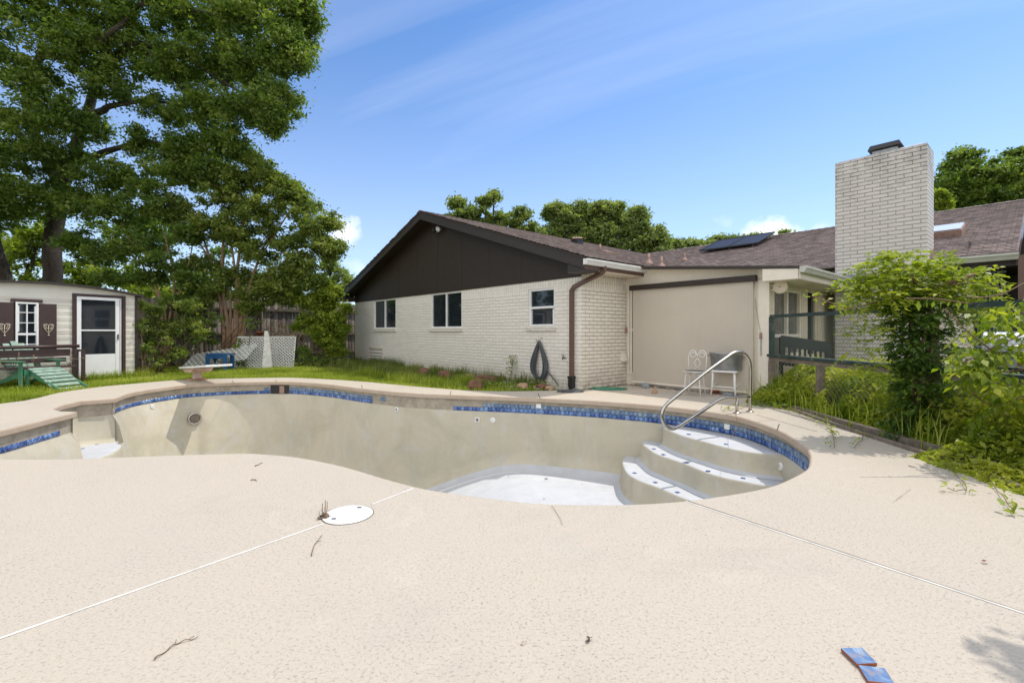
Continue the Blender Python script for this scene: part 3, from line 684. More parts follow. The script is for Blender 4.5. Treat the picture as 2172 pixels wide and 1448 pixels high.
# ================================================================ the house (local axes: x = a along the gable, y = b into the plot)
house = local(empty('brick_house', HC, HROT, 'low white painted brick house with a dark brown gable, shingle roof and tall brick chimney', 'house'))
def wall_b(name, a0, a1, z0, z1, b, mat, holes=(), depth=.11, face=-1, parent=house):
    """a wall in the plane y=b facing -y, with openings and their reveals"""
    m = MB(); A = sorted({a0, a1, *[h[0] for h in holes], *[h[1] for h in holes]}); Z = sorted({z0, z1, *[h[2] for h in holes], *[h[3] for h in holes]})
    for i in range(len(A)-1):
        for j in range(len(Z)-1):
            ca, cz = (A[i]+A[i+1])/2, (Z[j]+Z[j+1])/2
            if any(h[0] < ca < h[1] and h[2] < cz < h[3] for h in holes): continue
            m.quad((A[i], b, Z[j]), (A[i+1], b, Z[j]), (A[i+1], b, Z[j+1]), (A[i], b, Z[j+1]))
    for h in holes:
        x0, x1, y0, y1 = h; d = b+depth
        m.quad((x0, b, y0), (x0, b, y1), (x0, d, y1), (x0, d, y0)); m.quad((x1, b, y0), (x1, d, y0), (x1, d, y1), (x1, b, y1))
        m.quad((x0, b, y0), (x0, d, y0), (x1, d, y0), (x1, b, y0)); m.quad((x0, b, y1), (x1, b, y1), (x1, d, y1), (x0, d, y1))
    return m.build(name, mat, parent)
def wall_a(name, b0, b1, z0, z1, a, mat, holes=(), depth=.08, parent=house):
    m = MB(); A = sorted({b0, b1, *[h[0] for h in holes], *[h[1] for h in holes]}); Z = sorted({z0, z1, *[h[2] for h in holes], *[h[3] for h in holes]})
    for i in range(len(A)-1):
        for j in range(len(Z)-1):
            ca, cz = (A[i]+A[i+1])/2, (Z[j]+Z[j+1])/2
            if any(h[0] < ca < h[1] and h[2] < cz < h[3] for h in holes): continue
            m.quad((a, A[i], Z[j]), (a, A[i+1], Z[j]), (a, A[i+1], Z[j+1]), (a, A[i], Z[j+1]))
    for x0, x1, y0, y1 in holes:
        d = a-depth
        m.quad((a, x0, y0), (a, x0, y1), (d, x0, y1), (d, x0, y0)); m.quad((a, x1, y0), (d, x1, y0), (d, x1, y1), (a, x1, y1))
        m.quad((a, x0, y0), (d, x0, y0), (d, x1, y0), (a, x1, y0)); m.quad((a, x0, y1), (a, x1, y1), (d, x1, y1), (d, x0, y1))
    return m.build(name, mat, parent)
def frame_b(m, x0, x1, z0, z1, b, w, d):
    """four mitre-free frame members, butted"""
    m.box(((x0+x1)/2, b, z0+w/2), (x1-x0, d, w)); m.box(((x0+x1)/2, b, z1-w/2), (x1-x0, d, w))
    m.box((x0+w/2, b, (z0+z1)/2), (w, d, z1-z0-2*w)); m.box((x1-w/2, b, (z0+z1)/2), (w, d, z1-z0-2*w))
AL = -11.58; EZ = 2.335
def win(px0, py0t, px1, py1b):
    a0, zt = pB(px0, py0t, 0); a1, zb = pB(px1, py1b, 0); return a0, a1, zb, zt
w1 = win(793, 637, 839, 697); w2 = win(914, 622, 979, 695); w3 = win(1121, 603, 1176, 690)
w1 = (w1[0], w1[1], 1.30, EZ-.004); w2 = (w2[0], w2[1], 1.30, EZ-.004); w3 = (w3[0], w3[1], 1.32, 2.17)
print('windows', w1, w2, w3)
wall_b('wall', AL, 0, -.1, EZ, 0, M['wbrick'], (w1, w2, w3))
wall_a('side_wall', 0, 1.57, -.1, EZ+.13, 0.0, M['sbrick'])
MB().box((AL+.002, 3, 1.2), (.01, 6, 2.5)).build('side_wall', M['wbrick'], house)
for i, (w, kind) in enumerate(((w1, 'slide'), (w2, 'slide'), (w3, 'hung'))):
    x0, x1, z0, z1 = w; f = MB(); frame_b(f, x0, x1, z0, z1, .055, .045, .06); o = f.build('window', M['vinyl'], house, .003)
    s = MB()
    if kind == 'slide':
        xm = x0 + (x1-x0)*.50; s.box((xm, .05, (z0+z1)/2), (.05, .052, z1-z0-.09)); s.build('mullion', M['vinyl'], o)
        MB().box(((x0+.045+xm-.025)/2, .065, (z0+z1)/2), (xm-.025-x0-.045, .01, z1-z0-.09)).build('pane', M['screen'] if i == 0 else M['glass'], o)
        MB().box(((xm+.025+x1-.045)/2, .072, (z0+z1)/2), (x1-.045-xm-.025, .01, z1-z0-.09)).build('pane', M['glass'], o)
    else:
        zm = z0 + (z1-z0)*.50; s.box(((x0+x1)/2, .05, zm), (x1-x0-.09, .055, .05))
        s.box((x0+.06, .045, (z0+zm)/2), (.03, .04, zm-z0-.10)); s.box((x1-.06, .045, (z0+zm)/2), (.03, .04, zm-z0-.10)); s.build('mullion', M['vinyl'], o)
        MB().box(((x0+x1)/2, .072, (zm+z1)/2), (x1-x0-.09, .01, z1-zm-.05)).build('pane', M['glass'], o)
        MB().box(((x0+x1)/2, .068, (zm+z0)/2), (x1-x0-.10, .01, zm-z0-.05)).build('pane', M['glass'], o)
    # rowlock brick sill, sloping outwards
    sb = MB(); nb = int((x1-x0+.12)/.075)
    for k in range(nb):
        cx = x0-.06+(k+.5)*(x1-x0+.12)/nb; sb.box((cx, -.012, z0-.052), ((x1-x0+.12)/nb-.006, .085, .085), Matrix.Rotation(R(9), 3, 'X'))
    sb.build('sill', M['wbrick'], o); MB().box(((x0+x1)/2, .01, z0-.004), (x1-x0, .06, .012)).build('sill_trim', M['creamd'], o)
# roof geometry
AR, ARI, AE0, AE1, BF = -5.78, 4.74, -12.05, .45, -.46
SL = .333
def zw(a): return ARI - SL*abs(a-AR)                    # top of the wing roof
def zm_(b): return ARI - SL*(11.2-b)
# courses of shingles as overlapping strips
def courses(name, mat, axis, lo, hi, fn_ends, zf, exp=.14, th=.017):
    """strips step up the slope from lo to hi (plan distance); fn_ends(t) gives the start and end along the eave"""
    m = MB(); step = exp/1.054*(1 if hi > lo else -1); t = lo; k = 0
    while (t-hi)*(1 if hi > lo else -1) < 0:
        t2 = t+step
        if (t2-hi)*(1 if hi > lo else -1) > 0: t2 = hi
        s0, s1 = fn_ends(t); u0, u1 = fn_ends(t2)
        if s1-s0 > .02:
            w = random.uniform(-.012, .012)
            def pt(s, t, z): return (s, t, z) if axis == 0 else (t, s, z)
            ja = random.uniform(-.012, .012)
            m.quad(pt(s0+ja, t, zf(t)+th), pt(s1+ja, t, zf(t)+th), pt(u1+ja, t2, zf(t2)+.001), pt(u0+ja, t2, zf(t2)+.001))
            m.quad(pt(s0+ja, t, zf(t)-.004), pt(s1+ja, t, zf(t)-.004), pt(s1+ja, t, zf(t)+th), pt(s0+ja, t, zf(t)+th))
        t = t2; k += 1
    return m.build(name, mat, house)
BFr = BF-.015
courses('roof_slope', M['shy'], 1, AE1+.02, AR, lambda a: (BFr, 5.35-a if a < .45 else 4.9), zw)
courses('roof_slope', M['shy'], 1, AE0-.02, AR, lambda a: (BFr, 16), zw)
AX = 5.98
courses('roof_slope', M['shx'], 0, 4.86, 11.2, lambda b: (5.35-b if b > 4.9 else .45, AX), zm_)
courses('roof_slope', M['shx'], 0, 17.5, 11.2, lambda b: (-4, AX), lambda b: ARI-SL*(b-11.2))
# ridge caps
for nm, p, q in (('ridge_cap', (AR, BFr, ARI+.015), (AR, 11.2, ARI+.015)), ('ridge_cap', (AR, 11.2, ARI+.015), (AX, 11.2, ARI+.015))):
    m = MB(); p = Vector(p); q = Vector(q); d = (q-p).normalized(); s = d.cross(Vector((0, 0, 1))); n = int((q-p).length/.2); 
    for k in range(n):
        a = p+(q-p)*k/n; b = p+(q-p)*(k+1)/n; l = .013
        m.add([a-s*.14+Vector((0, 0, -.035)), a+Vector((0, 0, l)), a+s*.14+Vector((0, 0, -.035)), b-s*.14+Vector((0, 0, -.046)), b, b+s*.14+Vector((0, 0, -.046))], [(0, 1, 4, 3), (1, 2, 5, 4), (0, 2, 1)])
    m.build(nm, M['shy' if nm and p.x == q.x else 'shx'], house)
# rake fascia on the gable, soffit and brown boarding
fd = .235
for a0, a1 in ((AE0, AR), (AR, AE1)):
    z0, z1 = zw(a0)-.012, zw(a1)-.012; m = MB()
    m.slab([(a0, BF, z0-fd), (a1, BF, z1-fd), (a1, BF, z1), (a0, BF, z0)], .03); m.build('rake_fascia', M['fascia'], house)
    m = MB(); m.slab([(a0, BF-.012, z0-.05), (a1, BF-.012, z1-.05), (a1, BF-.012, z1-.002), (a0, BF-.012, z0-.002)], .011); m.build('drip_edge', M['brown'], house)
    m = MB(); m.slab([(a0, BF+.031, z0-fd+.06), (a0, .02, z0-fd+.06), (a1, .02, z1-fd+.06), (a1, BF+.031, z1-fd+.06)], .012); m.build('soffit', M['brown'], house)
m = MB(); zt = lambda a: zw(a)-fd+.055
m.add([(AL, -.022, EZ), (.0, -.022, EZ), (0.0, -.022, zt(0)), (AR, -.022, zt(AR)), (AL, -.022, zt(AL)), (AL, -.002, EZ), (0, -.002, EZ)], [(0, 1, 2, 3, 4), (0, 5, 6, 1)])
gp_ = m.build('gable_panel', M['brown'], house)
a = AL+1.22
while a < -.2: MB().box((a, -.0235, (EZ+zt(a))/2), (.005, .004, zt(a)-EZ-.01)).build('panel_seam', M['black'], gp_); a += 1.22
# boxed eave returns
m = MB(); m.box((.22, (BF+.0)/2+.02, 2.46), (.46, .42, .17)); m.build('eave_box', M['fascia'], house); 
m = MB(); m.box((AE0+.26, (BF+.0)/2+.02, 2.46), (.5, .42, .17)); m.build('eave_box', M['fascia'], house)
MB().box((.235, 2.6, 2.41), (.42, 5.4, .02)).build('soffit', M['creamd'], house)
MB().box((.44, 2.2, 2.485), (.025, 5.3, .135)).build('fascia', M['dspout'], house)
# white gutter along the wing eave
def gutter(name, p, q, out, mat, w=.12, h=.11, parent=house, roof=None):
    p = Vector(p); q = Vector(q); o = Vector(out); pr = [(0, 0), (0, -h), (w*.62, -h), (w*.82, -h*.55), (w, -h*.32), (w, 0), (w-.012, 0), (w-.012, -h*.28), (w*.6, -h+.006), (.006, -h+.006), (.006, 0)]
    m = MB(); vs = []
    for e in (p, q): vs += [e+o*x+Vector((0, 0, z)) for x, z in pr]
    k = len(pr); m.add(vs, [(i, k+i, k+(i+1) % k, (i+1) % k) for i in range(k)] + [tuple(range(6)), tuple(k+i for i in range(5, -1, -1))]); return m.build(name, mat, parent)
gutter('gutter', (.455, BF-.03, 2.60), (.455, 4.6, 2.60), (1, 0, 0), M['gutter'])
# downspout
ds = []
for px, py in ((1279, 563), (1279, 574)): ds.append(px)
a_c, _ = pB(1212, 650, -.07)
pts = [(.50, .10, 2.52), (.50, .10, 2.42), (.46, .06, 2.37), (a_c+.06, -.055, 2.13), (a_c, -.065, 2.06), (a_c, -.065, .20)]
pts = [Vector(p) for p in pts]
ds = MB().tube(pts, .052, 4, False).build('downspout', M['dspout'], house)
MB().box((a_c, -.065, .15), (.11, .10, .22)).box((a_c, -.065, .25), (.13, .12, .04)).box((a_c, -.065, .03), (.09, .09, .1)).build('drain_boot', M['black'], ds)
# flood lights under the ridge
m = MB(); ra = AR+.55
fl = MB().box((ra-.15, -.05, 4.20), (.10, .05, .10)).build('floodlight', M['black'], house)
for sx, mt in ((-.10, 'black'), (.14, 'vinyl')):
    rt = Vector((sx*1.2, -1, -.35)).to_track_quat('Z', 'Y').to_matrix()
    MB().lathe([(.03, -.08), (.045, -.02), (.075, .04), (.08, .07)], (ra-.15+sx, -.13, 4.17), 16, rot=rt).build('lamp_head', M[mt], fl)
# hose bib, wall vent, dryer flap, latch
bx, bz = pB(1196, 757, -.03)
o = MB().lathe([(.035, 0), (.035, .01), (.015, .012), (.015, .06)], (bx, 0, bz), 12, rot=Matrix.Rotation(R(90), 3, 'X')).build('faucet', M['steel'], house)
MB().tube([(bx, -.06, bz), (bx+.03, -.09, bz), (bx+.03, -.10, bz-.05)], .014, 8).lathe([(.03, 0), (.03, .012)], (bx, -.075, bz+.03), 10).build('faucet_handle', M['black'], o)
x0, z1 = pB(782, 736, -.01); x1, z0 = pB(812, 765, -.01)
o = MB(); frame_b(o, x0, x1, .12, z1, -.006, .03, .012); o = o.build('crawl_vent', M['creamd'], house)
m = MB()
for k in range(4): m.box(((x0+x1)/2, -.003, .2+k*.115), (x1-x0-.07, .012, .016))
m.build('vent_slot', M['black'], o)
b_, z_ = pA(1323, 757, .02)
MB().add([(0.002, b_-.08, z_-.09), (.09, b_-.08, z_-.09), (.002, b_-.08, z_+.1), (.002, b_+.08, z_-.09), (.09, b_+.08, z_-.09), (.002, b_+.08, z_+.1)], [(0, 1, 2), (3, 5, 4), (1, 4, 5, 2), (0, 3, 4, 1)]).build('dryer_vent', M['cream'], house)
b_, z_ = pA(1327, 700, .02); MB().box((.03, b_, z_), (.05, .025, .13)).build('latch', M['rust'], house)
# ---------------- enclosed patio: front wall (plane b=1.57), glass strips, roller shade
PB = 1.57; PA1 = 3.05
ptop = lambda a: 2.63-.098*a
m = MB()
def pquad(a0, a1, z0, z1, b=PB, m_=None): (m_ or m).quad((a0, b, z0), (a1, b, z0), (a1, b, z1 if not callable(z1) else z1(a1)), (a0, b, z1 if not callable(z1) else z1(a0)))
gA0, gA1 = .12, .30; gB0, gB1 = 2.62, 2.79
def gl(px, py): return pB(px, py, PB)
pquad(0, .05, -.05, 2.3); pquad(.05, 2.86, -.05, .24); pquad(.05, 2.86, 2.20, lambda a: ptop(a)-.0)
m.quad((0, PB, 2.3), (.05, PB, 2.3), (.05, PB, ptop(.05)), (0, PB, ptop(0)))
pquad(2.78, 2.86, .24, 2.20); m.quad((2.86, PB, -.05), (PA1, PB, -.05), (PA1, PB, ptop(PA1)), (2.86, PB, ptop(2.86)))
m.build('patio_wall', M['cream'], house)
MB().box((2.955, PB-.012, 1.05), (.19, .024, 2.2)).build('corner_post', M['cream'], house)
MB().box((2.955, PB-.012, 2.24), (.20, .03, .16)).build('post_cap', M['cream'], house)
o = MB(); 
for a in (.075, .145, 2.60, 2.755): o.box((a, PB-.01, 1.22), (.05, .05, 1.96))
o.box((1.4, PB-.008, 1.24), (2.7, .045, .05)); o.box((1.4, PB-.008, .26), (2.75, .045, .05)); o = o.build('window', M['cream'], house)
MB().box((1.4, PB+.03, 1.22), (2.72, .01, 1.95)).build('pane', M['glass'], o)
# shade
sa0, sz0 = gl(1341, 611); sa1, sz1 = gl(1597, 590)
SBk = PB-.10
sa0, _ = pB(1342, 700, SBk); sa1, _ = pB(1597, 700, SBk); _, szl = pB(1342, 614, SBk); _, szr = pB(1597, 598, SBk)
print('shade', sa0, sa1, szl, szr)
shz = (szl+szr)/2
m = MB(); nx, nz = 40, 30
for j in range(nz+1):
    for i in range(nx+1):
        a = sa0+(sa1-sa0)*i/nx; z = .10+(shz-.10)*j/nz; m.v.append((a, SBk+.008*noise.noise(Vector((a*1.1, z*.6, 3)))+.004*math.sin(a*9), z))
m.f += [(j*(nx+1)+i, j*(nx+1)+i+1, (j+1)*(nx+1)+i+1, (j+1)*(nx+1)+i) for j in range(nz) for i in range(nx)]; m.sm += [True]*nx*nz
shade = m.build('roller_shade', M['shade'], house)
MB().bar((sa0, SBk, .085), (sa1, SBk, .085), .035, .035).build('hem_bar', M['cream'], shade)
MB().box(((sa0+sa1)/2, SBk, shz+.05), (sa1-sa0+.12, .11, .11)).build('cassette', M['brown'], shade, .006)
a_, z_ = pB(1602, 610, PB-.03); a2, z2 = pB(1614, 712, PB-.03)
cord = MB().tube([(a_, PB-.03, z_-.2), (a_+.02, PB-.035, 1.6), (a2, PB-.04, z2+.02), (a2, PB-.04, z2-.1), (a2-.01, PB-.04, z2-.35), (a2+.01, PB-.04, z2-.36), (a2+.01, PB-.04, z2-.05)], .004, 5).build('crank_cord', M['rockb'], house)
MB().box((a2, PB-.045, z2), (.035, .03, .11)).build('cord_weight', M['rust'], cord)
# patio roof: low pitch panel
A1r = 3.62; B0r = 1.30; B1r = 5.2
m = MB(); m.add([(-.02, B0r, 2.66), (A1r, B0r, 2.29), (A1r, B1r, 2.29), (-.02, B1r, 2.66), (-.02, B0r, 2.635), (A1r, B0r, 2.265), (A1r, B1r, 2.265), (-.02, B1r, 2.635)], [(0, 1, 2, 3), (7, 6, 5, 4), (0, 4, 5, 1), (1, 5, 6, 2)])
proof = m.build('patio_roof', M['shx'], house)
m = MB(); m.slab([(.1, B0r-.012, 2.61), (A1r, B0r-.012, 2.25), (A1r, B0r-.012, 2.298), (.1, B0r-.012, 2.658)], .02); m.build('drip_edge', M['fascia'], proof)
m = MB(); m.slab([(PA1-.02, B0r-.0, 2.085), (A1r, B0r-.0, 2.085), (A1r, B0r-.0, 2.25), (PA1-.02, B0r-.0, 2.30)], .02); m.build('fascia', M['cream'], house)
m = MB(); m.slab([(.0, B0r, 2.45), (PA1-.02, B0r, 2.15), (PA1-.02, B0r, 2.30), (.0, B0r, 2.62)], .02)
MB().add([(.02, B0r+.02, 2.60), (PA1, B0r+.02, 2.30), (PA1, PB, 2.30), (.02, PB, 2.60)], [(0, 1, 2, 3)]).build('soffit', M['cream'], house)
MB().box((3.33, (B0r+B1r)/2, 2.09), (.56, B1r-B0r-.05, .02)).build('soffit', M['cream'], house)
m = MB(); m.slab([(A1r-.01, B0r, 2.09), (A1r-.01, B1r, 2.09), (A1r-.01, B1r, 2.26), (A1r-.01, B0r, 2.26)], .02); m.build('fascia', M['cream'], house)
gutter('gutter', (A1r+.002, B0r-.03, 2.285), (A1r+.002, 4.7, 2.285), (1, 0, 0), M['gutterg'], .11, .10)
# patio side wall (plane a=3.05) with window and door
WBM = 5.35
wb = [pA(px, 650, PA1)[0] for px in (1641, 1700, 1713, 1735)]
print('side window b', wb)
hw = (wb[0], wb[1], .72, 2.02); hd = (wb[2], wb[3], .05, 2.02)
wall_a('patio_side_wall', PB, WBM, -.05, 2.1, PA1, M['creamd'], (hw, hd))
o = MB()
for b in (hw[0]+.03, (hw[0]+hw[1])/2, hw[1]-.03): o.box((PA1-.04, b, 1.37), (.06, .07, 1.3))
for z in (.75, 1.12, 1.99): o.box((PA1-.045, (hw[0]+hw[1])/2, z), (.05, hw[1]-hw[0], .06))
o = o.build('window', M['cream'], house); MB().box((PA1-.07, (hw[0]+hw[1])/2, 1.37), (.01, hw[1]-hw[0], 1.3)).build('pane', M['glassw'], o)
o = MB(); o.box((PA1-.05, (hd[0]+hd[1])/2, .38), (.045, hd[1]-hd[0], .68)); o.box((PA1-.05, hd[0]+.04, 1.35), (.045, .08, 1.3)); o.box((PA1-.05, hd[1]-.04, 1.35), (.045, .08, 1.3)); o = o.build('door', M['creamd'], house)
MB().box((PA1-.07, (hd[0]+hd[1])/2, 1.37), (.01, hd[1]-hd[0]-.1, 1.3)).build('pane', M['glass'], o)
MB().tube([(PA1+.02, hd[0]+.08, 1.0), (PA1+.06, hd[0]+.08, 1.0), (PA1+.06, hd[0]+.2, 1.0)], .012, 6).build('handle', M['black'], o)
# main wall
wall_b('main_wall', PA1, 5.3, -.1, 2.62, WBM, M['sbrick'])
MB().box((4.55, 5.15, 2.40), (3.0, .5, .02)).build('soffit', M['fascia'], house)
MB().box((5.4, 4.93, 2.49), (1.2, .03, .16)).build('fascia', M['brown'], house)
gutter('gutter', (4.82, 4.80, 2.60), (AX+.02, 4.80, 2.60), (0, -1, 0), M['gutterg'], .12, .12)
# dark porch at the end
MB().box((5.33, 5.45, 1.25), (.1, .2, 2.5)).build('porch_post', M['creamd'], house)
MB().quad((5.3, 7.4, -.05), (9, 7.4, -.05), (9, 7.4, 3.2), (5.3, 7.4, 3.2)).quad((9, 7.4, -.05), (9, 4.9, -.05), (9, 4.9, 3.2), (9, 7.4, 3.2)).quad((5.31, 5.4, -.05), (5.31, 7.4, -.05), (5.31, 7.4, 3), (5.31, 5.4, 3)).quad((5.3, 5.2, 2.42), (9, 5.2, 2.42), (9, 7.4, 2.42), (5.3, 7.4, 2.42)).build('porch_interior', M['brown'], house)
m = MB()
for k in range(7): m.box((5.42+k*.055, 5.7, 1.5), (.018, .018, 1.8))
m.box((5.6, 5.7, .9), (.42, .03, .04)).box((5.6, 5.7, 2.36), (.42, .03, .04)); m.build('porch_gate', M['rockb'], house)
m = MB(); m.slab([(AX+.01, 4.85, zm_(4.85)-.24), (AX+.01, 11.2, ARI-.24), (AX+.01, 11.2, ARI+.01), (AX+.01, 4.85, zm_(4.85)+.01)], .03); m.build('rake_fascia', M['dspout'], house)
MB().box((AX+.07, 4.78, 1.25), (.12, .12, 2.6)).build('porch_post', M['dspout'], house)
# chimney
ch0 = 3.28; ch1 = 4.80; cb0, cb1 = 4.60, 5.38
cm = MB(); cm.box(((ch0+ch1)/2, (cb0+cb1)/2, 2.38), (ch1-ch0, cb1-cb0, 4.96)); chim = cm.build('chimney', M['cbrick'], house, .006)
MB().add([(ch0, cb0, 4.862), (ch1, cb0, 4.862), (ch1, cb1, 4.862), (ch0, cb1, 4.862), (ch0+.12, cb0+.12, 4.92), (ch1-.12, cb0+.12, 4.92), (ch1-.12, cb1-.12, 4.92), (ch0+.12, cb1-.12, 4.92)], [(4, 5, 6, 7), (0, 1, 5, 4), (1, 2, 6, 5), (2, 3, 7, 6), (3, 0, 4, 7)]).build('crown', M['galv'], chim)
ca, cz = pB(1880, 312, 4.95)
o = MB().box((ca, 5.0, 4.95), (.42, .4, .10)).build('flue_collar', M['galv'], chim)
MB().box((ca, 5.0, 5.06), (.56, .55, .10), None, .86).box((ca, 5.0, 5.0), (.40, .38, .05)).build('flue_cap', M['black'], chim)
MB().box(((ch0+ch1)/2-.1, cb0-.01, 2.32), (ch1-ch0+.5, .02, .2)).slab([(ch0-.5, cb0-.25, 2.33), (ch1-.3, cb0-.25, 2.30), (ch1-.3, cb0, 2.42), (ch0-.5, cb0, 2.42)], .01).build('flashing', M['galv'], chim)
MB().slab([(ch1+.003, 4.9, 2.62), (ch1+.003, 5.4, 2.79), (ch1+.003, 5.4, 2.93), (ch1+.003, 4.9, 2.74)], .003).build('flashing', M['rust'], chim)
# roof furniture: helper to find a point of a slope under a pixel
def on_main(px, py):
    k = (px-CX)/F; best = None
    for i in range(400):
        b = 4.9+i*.0158; a, z = pB(px, py, b)
        d = abs(z-zm_(b))
        if best is None or d < best[0]: best = (d, a, b)
    return best[1], best[2]
def on_wing(px, py):
    best = None
    for i in range(500):
        a = .45-i*.0125; b, z = pA(px, py, a); d = abs(z-zw(a))
        if best is None or d < best[0]: best = (d, a, b)
    return best[1], best[2]
pit = math.atan(SL)
for px, py in ((1376, 561), (1403, 568), (1452, 553)):
    a, b = on_main(px, py) if px > 1440 else on_wing(px, py); z = (zm_(b) if px > 1440 else zw(a))
    o = MB().lathe([(.12, -.02), (.10, .03), (.04, .11), (.036, .12)], (a, b, z), 12).build('vent_pipe', M['rust'], house)
    MB().lathe([(.03, .0), (.03, .26), (.022, .26)], (a, b, z), 10).build('pipe', M['rust'], o)
a, b = on_wing(1289, 537); z = zw(a); o = MB().box((a, b, z+.03), (.34, .34, .05), Matrix.Rotation(pit, 3, 'Y')).build('flat_vent', M['rust'], house)
MB().lathe([(.028, 0), (.028, .24)], (a-.12, b-.18, z), 8).build('pipe', M['rust'], o)
a, b = on_wing(1224, 517); z = zw(a); o = MB().box((a, b, z+.06), (.28, .28, .18)).build('roof_vent', M['black'], house)
MB().lathe([(.24, .13), (.25, .15), (.20, .19), (.001, .21)], (a, b, z), 4, cap=False, smooth=False).build('vent_hood', M['rust'], o)
# solar panels
n_ = Vector((0, -SL, 1)).normalized()
a0, b0 = on_main(1482, 536); a1, b1 = on_main(1622, 515)
print('solar', a0, b0, a1, b1)
def mp3(a, b, h): return Vector((a, b, zm_(b)+h))
pw = .99; ph = 1.62
ac, bc = on_main(1563, 522)
for k in range(2):
    ax0 = ac-1.02+k*1.01
    q = [mp3(ax0, bc-.78, .14), mp3(ax0+1.0, bc-.78, .14), mp3(ax0+1.0, bc+.8, .20), mp3(ax0, bc+.8, .20)]
    o = MB().slab(q, .035).build('solar_panel', M['solar'], house)
    f = MB()
    for i in range(4): f.bar(q[i], q[(i+1) % 4], .035, .04)
    f.build('panel_frame', M['black'], o)
m = MB()
for da in (-.8, 0, .8):
    for db in (-.6, .6): m.bar(mp3(ac+da, bc+db, -.01), mp3(ac+da, bc+db, .15), .03, .03, (1, 0, 0))
m.build('mounting_rail', M['galv'], house)
# skylight right of the chimney
a, b = on_main(2000, 500)
o = MB().box((a-.1, b, zm_(b)+.08), (.9, .8, .16), Matrix.Rotation(pit, 3, 'X')).build('skylight', M['rust'], house)
MB().slab([mp3(a-.53, b-.37, .19), mp3(a+.33, b-.37, .19), mp3(a+.33, b+.37, .19), mp3(a-.53, b+.37, .19)], .012).build('dome', M['dome'], o)
a, b = on_main(2026, 481); MB().lathe([(.12, -.02), (.11, .05), (.001, .07)], (a, b, zm_(b)), 14).build('roof_vent', M['black'], house)
# siren / hose reel disc on the patio corner
da, dz = pB(1652, 608, PB+.0)
disc = local(empty('wall_reel', HC, HROT, 'round cream plastic reel mounted beside the patio window', 'reel'))
rt = Matrix.Rotation(R(90), 3, 'X')
MB().lathe([(.115, -.03), (.12, -.02), (.12, .02), (.11, .03), (.02, .031), (.001, .031)], (PA1+.16, PB+.05, dz), 32, rot=rt).build('drum', M['creamd'], disc)
MB().lathe([(.012, 0), (.012, .04), (.001, .041)], (PA1+.16, PB+.05, dz), 10, rot=rt).build('hub', M['rust'], disc)
MB().box((PA1+.03, PB+.05, dz+.03), (.10, .02, .02)).box((PA1+.03, PB+.05, dz-.05), (.10, .02, .02)).build('bracket', M['creamd'], disc)
# garden hose hung on the wall
hose = local(empty('garden_hose', HC, HROT, 'thick dark grey hose looped over a hook on the white brick wall', 'hose'))
ha, hz = pB(1144, 724, -.05)
m = MB()
for k in range(12):
    wid = .13+.17*random.random()+.006*k; low = .08+.12*random.random()
    off = -.04-.012*(k % 4); sk = random.uniform(-.03, .03); pts = []
    for i in range(33):
        t = i/32*2*math.pi; y = .5-.5*math.cos(t); xs = math.sin(t)
        pts.append((ha+sk*y+wid*xs*(.35+.75*y)*(1.0), off-.01*math.sin(3*t), hz-(hz-low)*y**.9))
    m.tube(pts, .015, 6, close=False)
m.tube([(ha+.08, -.06, hz-.3), (ha+.2, -.06, hz-.55), (ha+.33, -.07, .28), (ha+.55, -.09, .12), (ha+.62, -.10, .06)], .014, 6)
m.build('hose_loops', M['hose'], hose); MB().tube([(ha-.02, 0, hz+.04), (ha-.02, -.12, hz+.0), (ha-.02, -.13, hz+.05)], .008, 6).tube([(ha+.05, 0, hz+.07), (ha+.05, -.06, hz+.09)], .01, 6).build('hook', M['steel'], hose)
# ================================================================ things round the pool
# grab rail
P1 = g(1591, 873); dR = Vector((-.90, -.43, 0)).normalized()
def onp(px, py, P0=P1, d=dR):
    k = (px-CX)/F; t = (k*P0.y - P0.x)/(d.x - k*d.y); p = P0+d*t; return Vector((p.x, p.y, CH-(py-HY)/F*p.y))
hr = empty('grab_rail', P1, 0, 'bent stainless steel grab rail over the pool entry steps', 'handrail')
path = [onp(*q) for q in ((1591, 872), (1591.5, 830), (1592, 790), (1591.5, 775), (1588, 762), (1580, 751), (1568, 746), (1555, 749), (1540, 759), (1500, 788), (1460, 820), (1425, 848), (1411, 861), (1404, 875), (1405, 890), (1412, 903), (1424, 909), (1438, 905), (1460, 891), (1490, 871), (1520, 851), (1532, 845), (1545, 843), (1589, 841))]
pv = catmull([p.copy() for p in path], 4)
MB().tube(pv, .0245, 12).build('rail', M['steel'], hr)
P2 = onp(1563, 875); MB().tube([Vector((P2.x, P2.y, 0)), onp(1563, 860), onp(1564, 842)], .0225, 12).build('post', M['steel'], hr)
for p in (P1, P2): MB().lathe([(.055, 0), (.052, .008), (.03, .016), (.027, .02)], (p.x, p.y, .001), 20).build('escutcheon', M['steel'], hr)
# skimmer lid
c = g(738, 1091.5); lid = empty('skimmer_lid', c, 0, 'round white plastic skimmer lid set in the deck across the white joint', 'lid')
MB().lathe([(.158, -.02), (.158, .004), (.150, .008), (.001, .0085)], c, 48).build('cover', M['white'], lid)
MB().lathe([(.1625, -.02), (.1625, .0035), (.1585, .0035)], c, 48, cap=False).build('rim_gap', M['soil'], lid)
for px, py in ((762, 1078.5), (708, 1102.5)):
    q = g(px, py); MB().box((q.x, q.y, .0092), (.028, .016, .003)).build('finger_slot', M['black'], lid)
